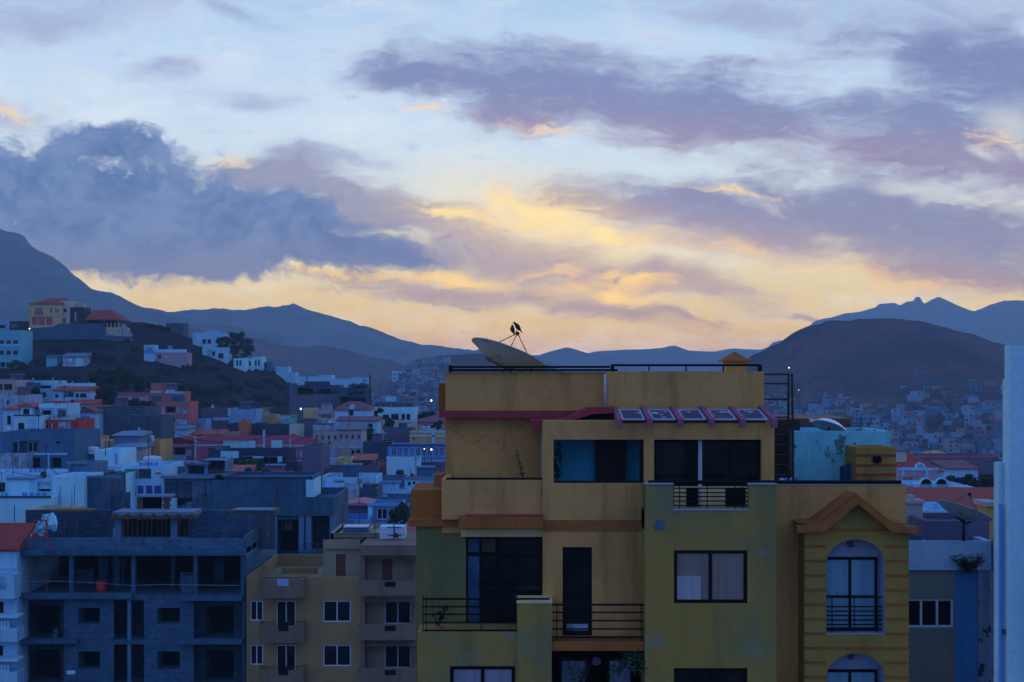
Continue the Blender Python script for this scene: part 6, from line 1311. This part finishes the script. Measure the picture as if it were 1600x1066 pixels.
m = PB(O9); m.b(1561, 1579, 723, 3400, Y + .35, .3); m.b(1575, 1582, 592, 723, Y + .31, .3); m.build('lower_wall', 'near_white', N2)
m = MB(O9); m.tube([(X(1571, Y), Y + .28, Z(790, Y)), (X(1571, Y), Y + .28, Z(3000, Y))], .035, 8); m.build('drainpipe', 'blue', N2)
PB(O9).b(1568.5, 1573.5, 984, 992, Y + .2, .1).build('pipe_clip', 'tank_blue', N2)
# church-like quarter with red roofs
Yc = 185
cr, lx, lz = house('church', 'white hall with wide red hipped roof and cream bell tower right of the striped chimney', 1396, 1470, 738, 775, Yc, 'white', [], roof=('hip', 714, 1415, 1452, 'red_tiles'), dep=16, cat='hall')
m = MB(); m.box(lx(1404), lx(1430), 4, 7, lz(760), lz(706)); t_ = m.build('tower', 'cream', cr)
m = MB(); roof_prism(m, lx(1402), lx(1432), 3.8, 7.2, lz(706), lz(693), (lx(1432) - lx(1402)) / 2 - .05, (lx(1432) - lx(1402)) / 2 - .05); m.build('spire', 'roof_grey', t_)
for a in (1410, 1420): MB().box(lx(a), lx(a + 5), 3.9, 3.995, lz(719), lz(709)).build('window', 'shutter_pale', t_)
Yf = 176
fr, lx, lz = house('facade_house', 'pale pink facade with curved gable, arches and red laundry below the red hipped roof', 1405, 1465, 735, 775, Yf, 'pink_pale', [(1413, 1428, 757, 773, 'o'), (1430, 1438, 757, 773, 'o')], dep=6, bands=[(1405, 1466, 731, 735, 'white'), (1409, 1413, 735, 757, 'white'), (1446, 1450, 735, 757, 'white')])
def half_ring(m, cx_, cz, r0, r1, y0, y1, N=14):
    P_ = [(math.cos(math.pi * i / N), math.sin(math.pi * i / N)) for i in range(N + 1)]
    for (a, b), (c, d) in zip(P_, P_[1:]): m.prism([(cx_ + r0 * a, cz + r0 * b), (cx_ + r1 * a, cz + r1 * b), (cx_ + r1 * c, cz + r1 * d), (cx_ + r0 * c, cz + r0 * d)], y0, y1)
m = MB(); half_ring(m, lx(1438), lz(731.2), .42, .66, 0, .35); m.build('gable_ring', 'white', fr); MB().prism([(lx(1438) + .42 * math.cos(math.pi * i / 10), lz(731.2) + .42 * math.sin(math.pi * i / 10)) for i in range(11)], .1, .2).build('gable_panel', 'pale_blue', fr)
ar = house('arcade_house', 'low dark arcade with white arches behind the red roof strip', 1412, 1505, 757, 790, 160, 'white', [(1414, 1427, 759, 773, 'o'), (1438, 1456, 757.5, 773, 'o'), (1462, 1480, 757.5, 773, 'o'), (1484, 1496, 759, 773, 'o')], dep=6)
for a, b in ((1437, 1458), (1461, 1482)):
    cx_, r_ = (ar[1](a) + ar[1](b)) / 2, (ar[1](b) - ar[1](a)) / 2; m = MB(); half_ring(m, cx_, ar[2](757.2), r_ * .82, r_, 0, .4); m.build('arch_ring', 'white_clean', ar[0])
    MB().prism([(cx_ + r_ * .82 * math.cos(math.pi * i / 10), ar[2](757.2) + r_ * .82 * math.sin(math.pi * i / 10)) for i in range(11)], .25, .4).build('arch_panel', 'painted_dark', ar[0])
t = thing('laundry', 'row of red and dark clothes on a line before the pale pink facade', 'laundry', (X(1420, Yf - 2), Yf - 2, Z(750, Yf - 2)))
for i, (a, w, h) in enumerate(((1411, 2.5, 5), (1415, 2, 7), (1419, 2.5, 6), (1423, 3, 10))): PB(t.location).b(a, a + w, 746, 746 + h, Yf - 2, .06).build('garment', 'red_wall', t)
MB(t.location).tube([(X(1408, Yf - 2), Yf - 2, Z(745.6, Yf - 2)), (X(1438, Yf - 2), Yf - 2, Z(745.2, Yf - 2))], .03, 4).build('line', 'pole', t)
house('long_hall', 'long low hall with dull red tiled roof behind the dish on the pole', 1404, 1600, 797, 830, 140, 'roof_grey', [], roof=('shed', 774, 0, 0, 'red_tiles'), dep=10, cat='hall')
house('house', 'white house end with small windows on the red roof strip', 1502, 1512, 762, 775, 150, 'white', [(1504, 1507, 765, 770, 'o')], dep=4)
house('house', 'small white house end right of the tree by the red roof strip', 1518, 1526, 762, 776, 150, 'white', [], dep=4)
house('house', 'wide white low house under brown roof behind the dark tree', 1480, 1528, 733, 760, 215, 'white', [], roof=('shed', 724, 0, 0, 'mauve_tiles'), dep=8)
house('building', 'long grey brown block beside the dark tree at the right', 1526, 1600, 724, 765, 220, 'mauve_brown', [], dep=9, cat='building')
house('building', 'long flat roofed hall with maroon fascia above the red roofs', 1428, 1560, 714, 745, 262, 'mauve_brown', [(1530, 1548, 718, 724, 'h', 'cream')], dep=12, cat='building', bands=[(1428, 1560, 712, 716, 'maroon')])
house('house', 'low hall with shallow cream gable above the maroon fascia', 1460, 1500, 714, 735, 275, 'cream', [], roof=('gablef', 708, 0, 0, 'ochre'), dep=10)

# ------------------------------------------------------------------ trees and bushes
def tree(name, label, lobes, trunk, Y, mat='leaf_dark', n=900, size=.3, cat='tree', group=None):
    """lobes: (px, py, half width px, half height px); trunk: (px, py at the ground)"""
    if Y == 'g': Y = ground_hit(trunk[0], trunk[1], 325, 640, 1.0) or 430
    s = Y / F; o = (X(trunk[0], Y), Y, Z(trunk[1], Y)); t = thing(name, label, cat, o, group); rs = random.Random(int(trunk[0] * 3 + trunk[1])); tr = MB(o); lf = MB(o)
    fork = (X(trunk[0], Y), Y, Z(trunk[1], Y) + (Z(min(l[1] for l in lobes), Y) - Z(trunk[1], Y)) * .35); R_ = max(l[2] for l in lobes) * s * .05 + .06
    tr.tube([(o[0], Y, o[2] - 2.0), (o[0] + R_ * .3, Y, (o[2] + fork[2]) / 2), fork], R_ * 1.2, 8, R_ * .8)
    tot = sum(l[2] * l[3] for l in lobes)
    for (a, b, rw, rh) in lobes:
        c = Vector((X(a, Y), Y + rs.uniform(-.4, .4) * rw * s, Z(b, Y))); tr.tube([fork, tuple((Vector(fork) + c) / 2 + Vector((0, 0, -rh * s * .2))), tuple(c)], R_ * .6, 6, R_ * .2)
        for _ in range(5):
            e = c + Vector((rs.uniform(-.8, .8) * rw * s, rs.uniform(-.6, .6) * rw * s, rs.uniform(-.3, .7) * rh * s)); tr.tube([tuple(c - Vector((0, 0, rh * s * .3))), tuple(e)], R_ * .22, 4, R_ * .08)
        k = int(n * rw * rh / tot)
        for _ in range(max(6, k // 28)):             # clumps of leaves on the surface of the lobe, gaps between
            u = rs.uniform(0, 6.28); v_ = rs.uniform(-.75, 1); q = math.sqrt(max(0, 1 - v_ * v_)); rad = rs.uniform(.6, 1.08)
            cc = c + Vector((math.cos(u) * q * rw * s * rad, math.sin(u) * q * rw * s * .8 * rad, v_ * rh * s * rad)); leaf_cloud(lf, cc, (rw * s * .34, rw * s * .34, rh * s * .30), 28, size, 1.2, rs)
    tr.build('trunk', 'bark', t); lf.build('crown', mat, t); return t
tree('acacia_tree', 'large spreading dark tree on the hillside crest between the white houses', [(352, 535, 13, 9), (370, 530, 14, 10), (384, 540, 12, 11), (362, 548, 12, 8), (385, 553, 7, 7), (346, 545, 7, 5)], (366, 566), 'g', n=3000, size=.34)
tree('broad_tree', 'very broad dark tree at the foot of the hill above the white villa', [(160, 592, 18, 14), (180, 586, 20, 12), (203, 596, 20, 14), (222, 604, 12, 9), (176, 604, 26, 9)], (182, 618), 318, n=3800, size=.32)
tree('round_tree', 'round dark tree just right of the red roofed white villa', [(158, 622, 10, 11), (170, 620, 11, 11), (164, 630, 13, 8)], (164, 642), 262, n=1700, size=.26)
tree('low_tree', 'low wide dark tree in front of the pink house', [(200, 634, 14, 8), (218, 632, 14, 8), (236, 640, 12, 9), (214, 642, 20, 6)], (218, 650), 258, n=2000, size=.26)
tree('small_tree', 'small dark tree left of the white villa terrace', [(54, 612, 7, 6), (63, 617, 7, 6)], (58, 626), 263, n=700, size=.22)
tree('leafy_tree', 'left one of the green trees between navy house and concrete roof wall', [(340, 730, 11, 11), (355, 724, 13, 9), (346, 740, 14, 8)], (348, 756), 192, 'leaf', n=2000, size=.2)
tree('leafy_tree', 'right one of the green trees, behind the pink purple house', [(378, 726, 14, 9), (398, 727, 14, 9), (414, 733, 9, 8), (385, 736, 16, 7)], (390, 756), 192, 'leaf', n=2200, size=.2)
tree('round_tree', 'dark tree beside the beige apartment house with blue windows', [(576, 678, 10, 9), (587, 684, 10, 7), (572, 686, 8, 7)], (578, 696), 252, n=1300, size=.24)
tree('round_tree', 'dark tree left of the modern white villa', [(583, 648, 8, 7), (592, 643, 6, 5), (580, 656, 7, 5)], (584, 666), 284, n=1000, size=.24)
tree('palm_tree', 'small spiky palm before the modern white villa', [(608, 662, 5, 6)], (608, 674), 280, n=220, size=.5)
tree('low_tree', 'dark hedge-like tree behind the pink hip roofed house', [(660, 650, 9, 5), (672, 648, 8, 5), (684, 651, 8, 4)], (668, 660), 305, n=1000, size=.26)
tree('low_tree', 'small tree between the pink hip roofed house and ochre block', [(686, 664, 7, 6), (680, 668, 6, 4)], (684, 676), 276, n=600, size=.22)
tree('leafy_tree', 'dark green tree between the bright blue house and ochre roof block', [(618, 806, 9, 12), (628, 798, 9, 10), (634, 815, 9, 12), (614, 820, 7, 9)], (624, 842), 136, 'leaf', n=2200, size=.15)
tree('broad_tree', 'broad dark tree behind the arcade at the right edge', [(1500, 752, 18, 9), (1525, 750, 20, 11), (1550, 756, 18, 12), (1478, 760, 14, 6), (1532, 762, 24, 8)], (1525, 780), 186, n=3000, size=.2)
tree('round_tree', 'dark tree amid the distant houses below the right hill', [(1458, 660, 9, 10), (1468, 656, 9, 9), (1462, 668, 10, 7)], (1463, 680), ground_hit(1463, 680, 430, 1270, 4) or 800, n=900, size=1.0)
rs = random.Random(21)
spots = [(28, 570, 12, 8), (66, 566, 8, 6), (150, 556, 13, 8), (168, 562, 9, 6), (88, 545, 9, 5), (120, 547, 8, 5), (205, 560, 8, 5), (262, 580, 12, 6), (310, 556, 9, 6), (296, 575, 10, 5), (330, 575, 8, 4), (285, 604, 14, 8), (310, 610, 16, 9), (336, 612, 14, 8), (362, 606, 13, 7), (300, 626, 15, 8), (330, 632, 16, 7), (395, 600, 12, 6), (420, 596, 10, 6), (440, 606, 10, 6), (410, 622, 14, 7), (436, 630, 12, 6), (375, 628, 14, 7), (252, 512, 9, 4), (232, 509, 7, 3), (212, 545, 8, 4), (240, 590, 8, 5), (60, 585, 14, 7), (20, 588, 12, 6), (110, 590, 12, 6), (350, 590, 10, 5), (450, 620, 8, 5)]
for i, (a, b, w_, h_) in enumerate(spots):
    yy = ground_hit(a, b + h_, 325, 640, 1.0)
    if not yy: continue
    tree('bush', None, [(a - w_ * .5, b, w_ * .8, h_ * .85), (a + w_ * .5, b + h_ * .2, w_ * .8, h_ * .75)], (a, b + h_), yy, n=620, size=.34, cat='bush', group='dark bushes on the hillside')['label'] = 'dark scrubby bush number-less on the left hillside'
BU = sorted([o for o in COL.objects if o.name.startswith('bush') and o.parent is None], key=lambda o: (round(o.location.z / 5), o.location.x / o.location.y))
ORD = ['first', 'second', 'third', 'fourth', 'fifth', 'sixth', 'seventh', 'eighth', 'ninth', 'tenth', 'eleventh', 'twelfth', 'thirteenth', 'fourteenth', 'fifteenth', 'sixteenth', 'seventeenth', 'eighteenth', 'nineteenth', 'twentieth']
def px_of(o): return CX + o.location.x / o.location.y * F, CY - o.location.z / o.location.y * F
bands_ = {}
for o in BU: bands_.setdefault(0 if px_of(o)[1] < 556 else 1 if px_of(o)[1] < 580 else 2 if px_of(o)[1] < 606 else 3, []).append(o)
for b, lst in bands_.items():
    for i, o in enumerate(sorted(lst, key=lambda o: px_of(o)[0])):
        o['label'] = 'dark scrubby bush, %s from left in the %s belt of the left hillside' % (ORD[i], ('uppermost', 'upper middle', 'lower middle', 'lowest')[b])

# ------------------------------------------------------------------ distant houses on the slopes
for n_, c_ in (('far_white', (.20, .36, .56)), ('far_blue', (.13, .27, .46)), ('far_grey', (.08, .14, .25)), ('far_brown', (.12, .11, .19)), ('far_cream', (.28, .29, .32)), ('far_salmon', (.28, .13, .17)), ('far_dark', (.045, .07, .14)), ('far_lilac', (.20, .16, .40)), ('far_roof', (.22, .06, .075))): plaster(n_, c_, None, .5, .2, .3)
FC = [('white', 'far_white', 26), ('pale blue', 'far_blue', 16), ('grey', 'far_grey', 22), ('grey brown', 'far_brown', 22), ('cream', 'far_cream', 14), ('salmon', 'far_salmon', 5), ('dark', 'far_dark', 12), ('lilac', 'far_lilac', 3)]
FCOUNT = []
def far_house(px, py, Y, rs, group, wmul=1.0):
    cn, cm, _ = rs.choices(FC, [c[2] for c in FC])[0]; fl = rs.choices([1, 2, 3], [6, 4, 1])[0]; w = rs.uniform(4.5, 8.5) * wmul; h = fl * 2.7 + rs.uniform(.3, .9); d = rs.uniform(6, 9)
    x, z = X(px, Y), Z(py, Y); red = rs.random() < .12; m = MB(); nb = max(2, int(w / 3)); holes = []
    for f_ in range(fl):
        for i in range(nb):
            if rs.random() < .25: continue
            cx_ = -w / 2 + w * (i + .5) / nb; ww = rs.uniform(.5, .9); holes.append((cx_ - ww, cx_ + ww, 5 + f_ * 2.9 + .9, 5 + f_ * 2.9 + 2.3, .25, 1))
    m.wall(-w / 2, w / 2, 0, 5 + h, 0, [h_[:5] + (0,) for h_ in holes]); m.shell(-w / 2, w / 2, 0, d, 0, 5 + h, False, 0 if red else .7)
    if not red and rs.random() < .4: a = rs.uniform(-w / 2, w / 4); m.box(a, a + w / 4, 2, 4.5, 5 + h - .7, 5 + h + 2)
    m.cur = 1
    for h_ in holes: m.quads(h_[0], h_[1], h_[2], h_[3], .25)
    if red: m.cur = 2; roof_prism(m, -w / 2 - .3, w / 2 + .3, -.3, d + .3, 5 + h + .13, 5 + h + 2, w * .3, w * .3)
    o = m.build('distant_house', [cm, 'pane', 'far_roof']); o.location = (x, Y, z - 5); o.rotation_euler = (0, 0, rs.uniform(-.5, .5)); tag(o, 'x', 'house', group)
    o['tmp'] = '%s %s%s' % (cn, ('low', 'two-storey', 'tall')[fl - 1], ' red-roofed' if red else ''); return o
def scatter(region, n, seed, group, phrase, y0, y1, rows, wmul=1.0):
    rs = random.Random(seed); done = []; tries = 0
    while len(done) < n and tries < n * 40:
        tries += 1; px = rs.uniform(*region[0]); py = rs.uniform(*region[1])
        if rs.random() > region[2](px, py): continue
        yy = ground_hit(px, py, y0, y1, 6.0)
        if not yy: continue
        if any(abs(px - a) < 4600 / yy + 1.5 and abs(py - b) < 2.2 for a, b, _ in done): continue
        done.append((px, py, far_house(px, py, yy, rs, group, wmul)))
    for r in range(len(rows)):
        lo, hi = (region[1][0] if r == 0 else rows[r - 1]), rows[r]; cnt = {}
        for px, py, o in sorted([d for d in done if lo <= d[1] < hi + (1 if r == len(rows) - 1 else 0)], key=lambda d: d[0]):
            k = o['tmp']; cnt[k] = cnt.get(k, 0) + 1; c_ = cnt[k]
            o['label'] = 'tiny %s house, %s such from left, %s row %s' % (k, ORD[min(c_ - 1, 19)], ORD[r], phrase)
    for _, _, o in done: del o['tmp']
scatter(((1190, 1590), (583, 742), lambda x, y: clamp((y - 590) / 80) ** 1.9 * (1 if x > 1205 or y < 655 else 0) + (.10 if x > 1440 and y < 640 else 0)), 222, 5, 'distant houses below the right hill', 'below right hilltop', 430, 1270, [605, 625, 640, 652, 664, 676, 688, 700, 712, 726, 742])
scatter(((556, 702), (560, 654), lambda x, y: 1.0 if (x > 600 or y > 618) else .3), 78, 8, 'distant houses on the hill left of the ochre block', 'of mid hill', 620, 1440, [580, 595, 608, 620, 632, 643, 655])
def town_mass(name, label, px_, py_, dens, n, seed, y0, y1):
    rs = random.Random(seed); m = MB(); k_ = 0; tries = 0
    while k_ < n and tries < n * 30:
        tries += 1; px, py = rs.uniform(*px_), rs.uniform(*py_)
        if rs.random() > dens(px, py): continue
        yy = ground_hit(px, py, y0, y1, 8.0)
        if not yy: continue
        k_ += 1; x, z = X(px, yy), Z(py, yy); w, h, d = rs.uniform(1.8, 4.2), rs.choice((2.6, 2.8, 5.2)), rs.uniform(4, 7); m.cur = rs.choice((0, 0, 1, 2, 2, 3, 3, 4, 5))
        m.shell(x - w, x + w, yy, yy + d, z - 4, z + h, False, .4)
        holes = [(x - w + w * 2 * q + .5, x - w + w * 2 * q + 1.3, z + .9, z + 2.0, .2, 0) for q in (.08, .55)]; m.wall(x - w, x + w, z - 4, z + h, yy, holes, .2); m.cur = 6
        for h_ in holes: m.quads(h_[0], h_[1], h_[2], h_[3], yy + .2)
    o = m.build(name, ['far_white', 'far_blue', 'far_grey', 'far_brown', 'far_cream', 'far_dark', 'pane']); tag(o, label, 'houses', None, 'stuff')
town_mass('distant_town', 'dense mass of the smallest far houses below the right hill', (1190, 1590), (588, 738), lambda x, y: clamp((y - 590) / 70) ** 1.6 * (1 if x > 1205 or y < 655 else 0), 520, 31, 430, 1270)
town_mass('distant_town', 'dense mass of the smallest far houses on the mid distance hill', (556, 702), (562, 652), lambda x, y: 1.0 if x > 600 or y > 618 else .3, 200, 32, 620, 1440)
o = house('house', 'white three storey house standing alone on the mid distance hill', 612.5, 626, 580, 596, ground_hit(619, 597, 620, 1400, 4.0) or 1000, 'white', [(615, 618, 584, 586.5, 'o'), (621, 625, 583, 586.5, 'o'), (615, 618, 590, 592.5, 'o'), (622, 625, 589, 592.5, 'o')], dep=9, ext=4)

# ------------------------------------------------------------------ lamps, poles, aerials
def lamp(label, px, py, Y, h, warm=True, r=.16):
    t = thing('street_lamp', label, 'street lamp', (X(px, Y), Y, Z(py, Y) - h)); MB().tube([(0, 0, -3), (0, 0, h + .1)], .07, 6, .05).build('pole', 'pole', t)
    hd = MB().box(-.35, .35, -.2, .3, h + .12, h + .26).build('lamp_head', 'pole', t); MB().lathe((0, 0, h - r), [(r * .3, -r), (r, -.3 * r), (r, .5 * r), (r * .6, r * 1.2)], 10).build('bulb', 'lamp_glow' if warm else 'lamp_cool', hd)
lamp('bright cool street lamp at the foot of the ruined grey building', 470, 638, 322, 7, False, .17); lamp('warm street lamp glowing beyond the pink hip roofed house', 674, 625, 600, 8, True, .32)
lamp('warm lamp at the left foot of the hilltop villa', 46, 513, Yv - 5, 4, True, .16); lamp('small lamp high on the slope right of the ladder', 1233, 574, ground_hit(1233, 578, 500, 1270, 4) or 1000, 8, True, .45)
lamp('left warm lamp under the pergola of the blue glazed storey', 663, 701, 203, 2.2, True, .07); lamp('right warm lamp under the pergola of the blue glazed storey', 674, 701.5, 203, 2.2, True, .11)
lamp('small far lamp low on the slope above the corrugated shed', 1248, 609, ground_hit(1248, 614, 500, 1270, 4) or 900, 7, True, .25)
for px, py, hh, l in ((51, 590, 34, 'tall utility pole on the dark slope left of the hut'), (184, 562, 26, 'utility pole on the dark slope under the retaining wall'), (327, 560, 14, 'utility pole by the white houses on the crest'), (394, 573, 16, 'utility pole beside the hillside row houses')):
    yy = ground_hit(px, py, 325, 640, 1.0) or 430; t = thing('utility_pole', l, 'utility pole', (X(px, yy), yy, Z(py, yy))); h_ = hh * yy / F
    MB().tube([(0, 0, -1), (0, 0, h_)], .13, 6, .09).build('pole', 'pole', t); MB().box(-.7, .7, -.05, .05, h_ - .5, h_ - .38).build('crossarm', 'pole', t)
mast('tall reddish chimney-like mast right of the dark unfinished house', 578, 586, 640, 330, (), 'mast', 'tall_mast', .25)
rs = random.Random(12); AER = []
for (px, py, Y, w) in ((72, 736, 135, 1), (20, 748, 136, 1), (165, 704, 158, 1), (232, 728, 154, 1), (300, 722, 131, 1), (420, 750, 130, 1), (395, 777, 127, 1), (60, 675, 191, 1), (95, 675, 192, 1), (180, 636, 230, 1), (238, 651, 231, 1), (128, 689, 206, 1), (30, 648, 210, 1), (100, 631, 216, 1), (270, 684, 237, 1), (340, 684, 236, 1), (437, 684, 236, 1), (500, 664, 239, 1), (545, 664, 240, 1), (520, 654, 292, 1), (380, 640, 286, 1), (440, 650, 295, 1), (560, 763, 164, 1), (600, 748, 184, 1), (650, 748, 180, 1), (530, 746, 174, 1), (420, 735, 182, 1), (570, 606, 328, 1), (480, 602, 336, 1), (620, 627, 301, 1), (1440, 714, 264, 1), (1515, 733, 217, 1), (1455, 735, 178, 1), (1347, 676, 45, .22)):
    t = thing('roof_aerial', 'x', 'aerial', (X(px, Y), Y, Z(py, Y)), 'thin aerials on the town roofs'); h_ = rs.uniform(1.8, 3.6) * w; r_ = .028 * Y / 130 + .01
    MB().tube([(0, 0, -.6), (rs.uniform(-.06, .06), 0, h_)], r_, 5).build('mast', 'pole', t); m = MB()
    AER.append((t, px, py))
    for j in range(rs.choice((2, 3, 4))): m.tube([(-.45 + .06 * j, 0, h_ - .1 - .16 * j), (.45 - .06 * j, 0, h_ - .1 - .16 * j)], r_ * .5, 4)
    m.build('aerial_rods', 'pole', t)
for lo, hi, w_ in ((0, 655, 'behind the maroon building'), (655, 700, 'near the maroon building'), (700, 745, 'before the maroon building'), (745, 900, 'just behind the unfinished building')):
    L_ = sorted([a for a in AER if lo <= a[2] < hi and a[1] < 1000], key=lambda a: a[1])
    for i, (t, a, b) in enumerate(L_): t['label'] = 'thin roof aerial, %s from left of those %s' % (ORD[i], w_)
for i, (t, a, b) in enumerate(sorted([a for a in AER if a[1] >= 1000], key=lambda a: a[1])): t['label'] = 'thin roof aerial, %s from left of those right of the ladder' % ORD[i]
for i, (px, py, Y, mm, l) in enumerate(((66, 748, 139, 'tank_black', 'black roof tank on the white terrace house at far left'), (12, 675, 194, 'tank_white', 'pale roof tank on the wide blue-grey apartment house'), (112, 631, 222, 'tank_black', 'dark roof tank behind the white balcony house'), (258, 684, 240, 'tank_blue', 'blue roof tank on the maroon gabled wing'), (332, 638, 293, 'tank_white', 'white roof tank on the dark mauve brown house'), (515, 664, 243, 'tank_white', 'white roof tank on beige apartment house'), (600, 670, 272, 'tank_black', 'black roof tank on the plain mauve brown wall building'), (643, 748, 183, 'tank_black', 'black roof tank on the white low house by the ochre block'), (575, 763, 167, 'tank_blue', 'blue roof tank on the rough grey brown wall building'), (470, 777, 133, 'tank_black', 'black roof tank on the bare concrete house'))):
    tank(l, px - 620 / Y, px + 620 / Y, py - 1300 / Y * 1.2, py + 250 / Y, Y, mm, mm, box=False)
def cable(label, a, b, sag=1.0, r=.03):
    p, q = Vector(a), Vector(b); o = (p + q) / 2; t = thing('cable', label, 'cable', o); m = MB(o); m.tube([tuple(p.lerp(q, i / 12) - Vector((0, 0, sag * 4 * (i / 12) * (1 - i / 12)))) for i in range(13)], r, 4); m.build('wire', 'rebar', t)
W3 = lambda px, py, Y: (X(px, Y), Y, Z(py, Y))
cable('dark cable sagging between rooftops over the white terrace house', W3(20, 738, 136), W3(150, 722, 150), .8); cable('dark cable running from the concrete roof room to the white shuttered house', W3(300, 716, 131), W3(530, 740, 172), 1.5)
cable('dark cable crossing in front of the maroon building', W3(270, 676, 230), W3(437, 676, 230), 1.6, .045); cable('dark cable from the beige apartment house to the red roofed house', W3(500, 658, 236), W3(566, 710, 216), .8, .045)

# ------------------------------------------------------------------ evening air
hz = MB().box(-6300, 6300, -500, HAZE_END, -62, HAZE_TOP)
mh = bpy.data.materials.new('haze'); mh.use_nodes = True; MATS['haze'] = mh
kh = NT(mh.node_tree); kh.n.clear()
vo = kh.n.new('ShaderNodeVolumePrincipled'); vo.inputs['Color'].default_value = (.46, .74, 1.0, 1)
vo.inputs['Density'].default_value = HAZE_K; vo.inputs['Anisotropy'].default_value = 0.0
oo = kh.n.new('ShaderNodeOutputMaterial'); kh.l.new(vo.outputs[0], oo.inputs['Volume'])
hz.build('haze', 'haze')['kind'] = 'stuff'
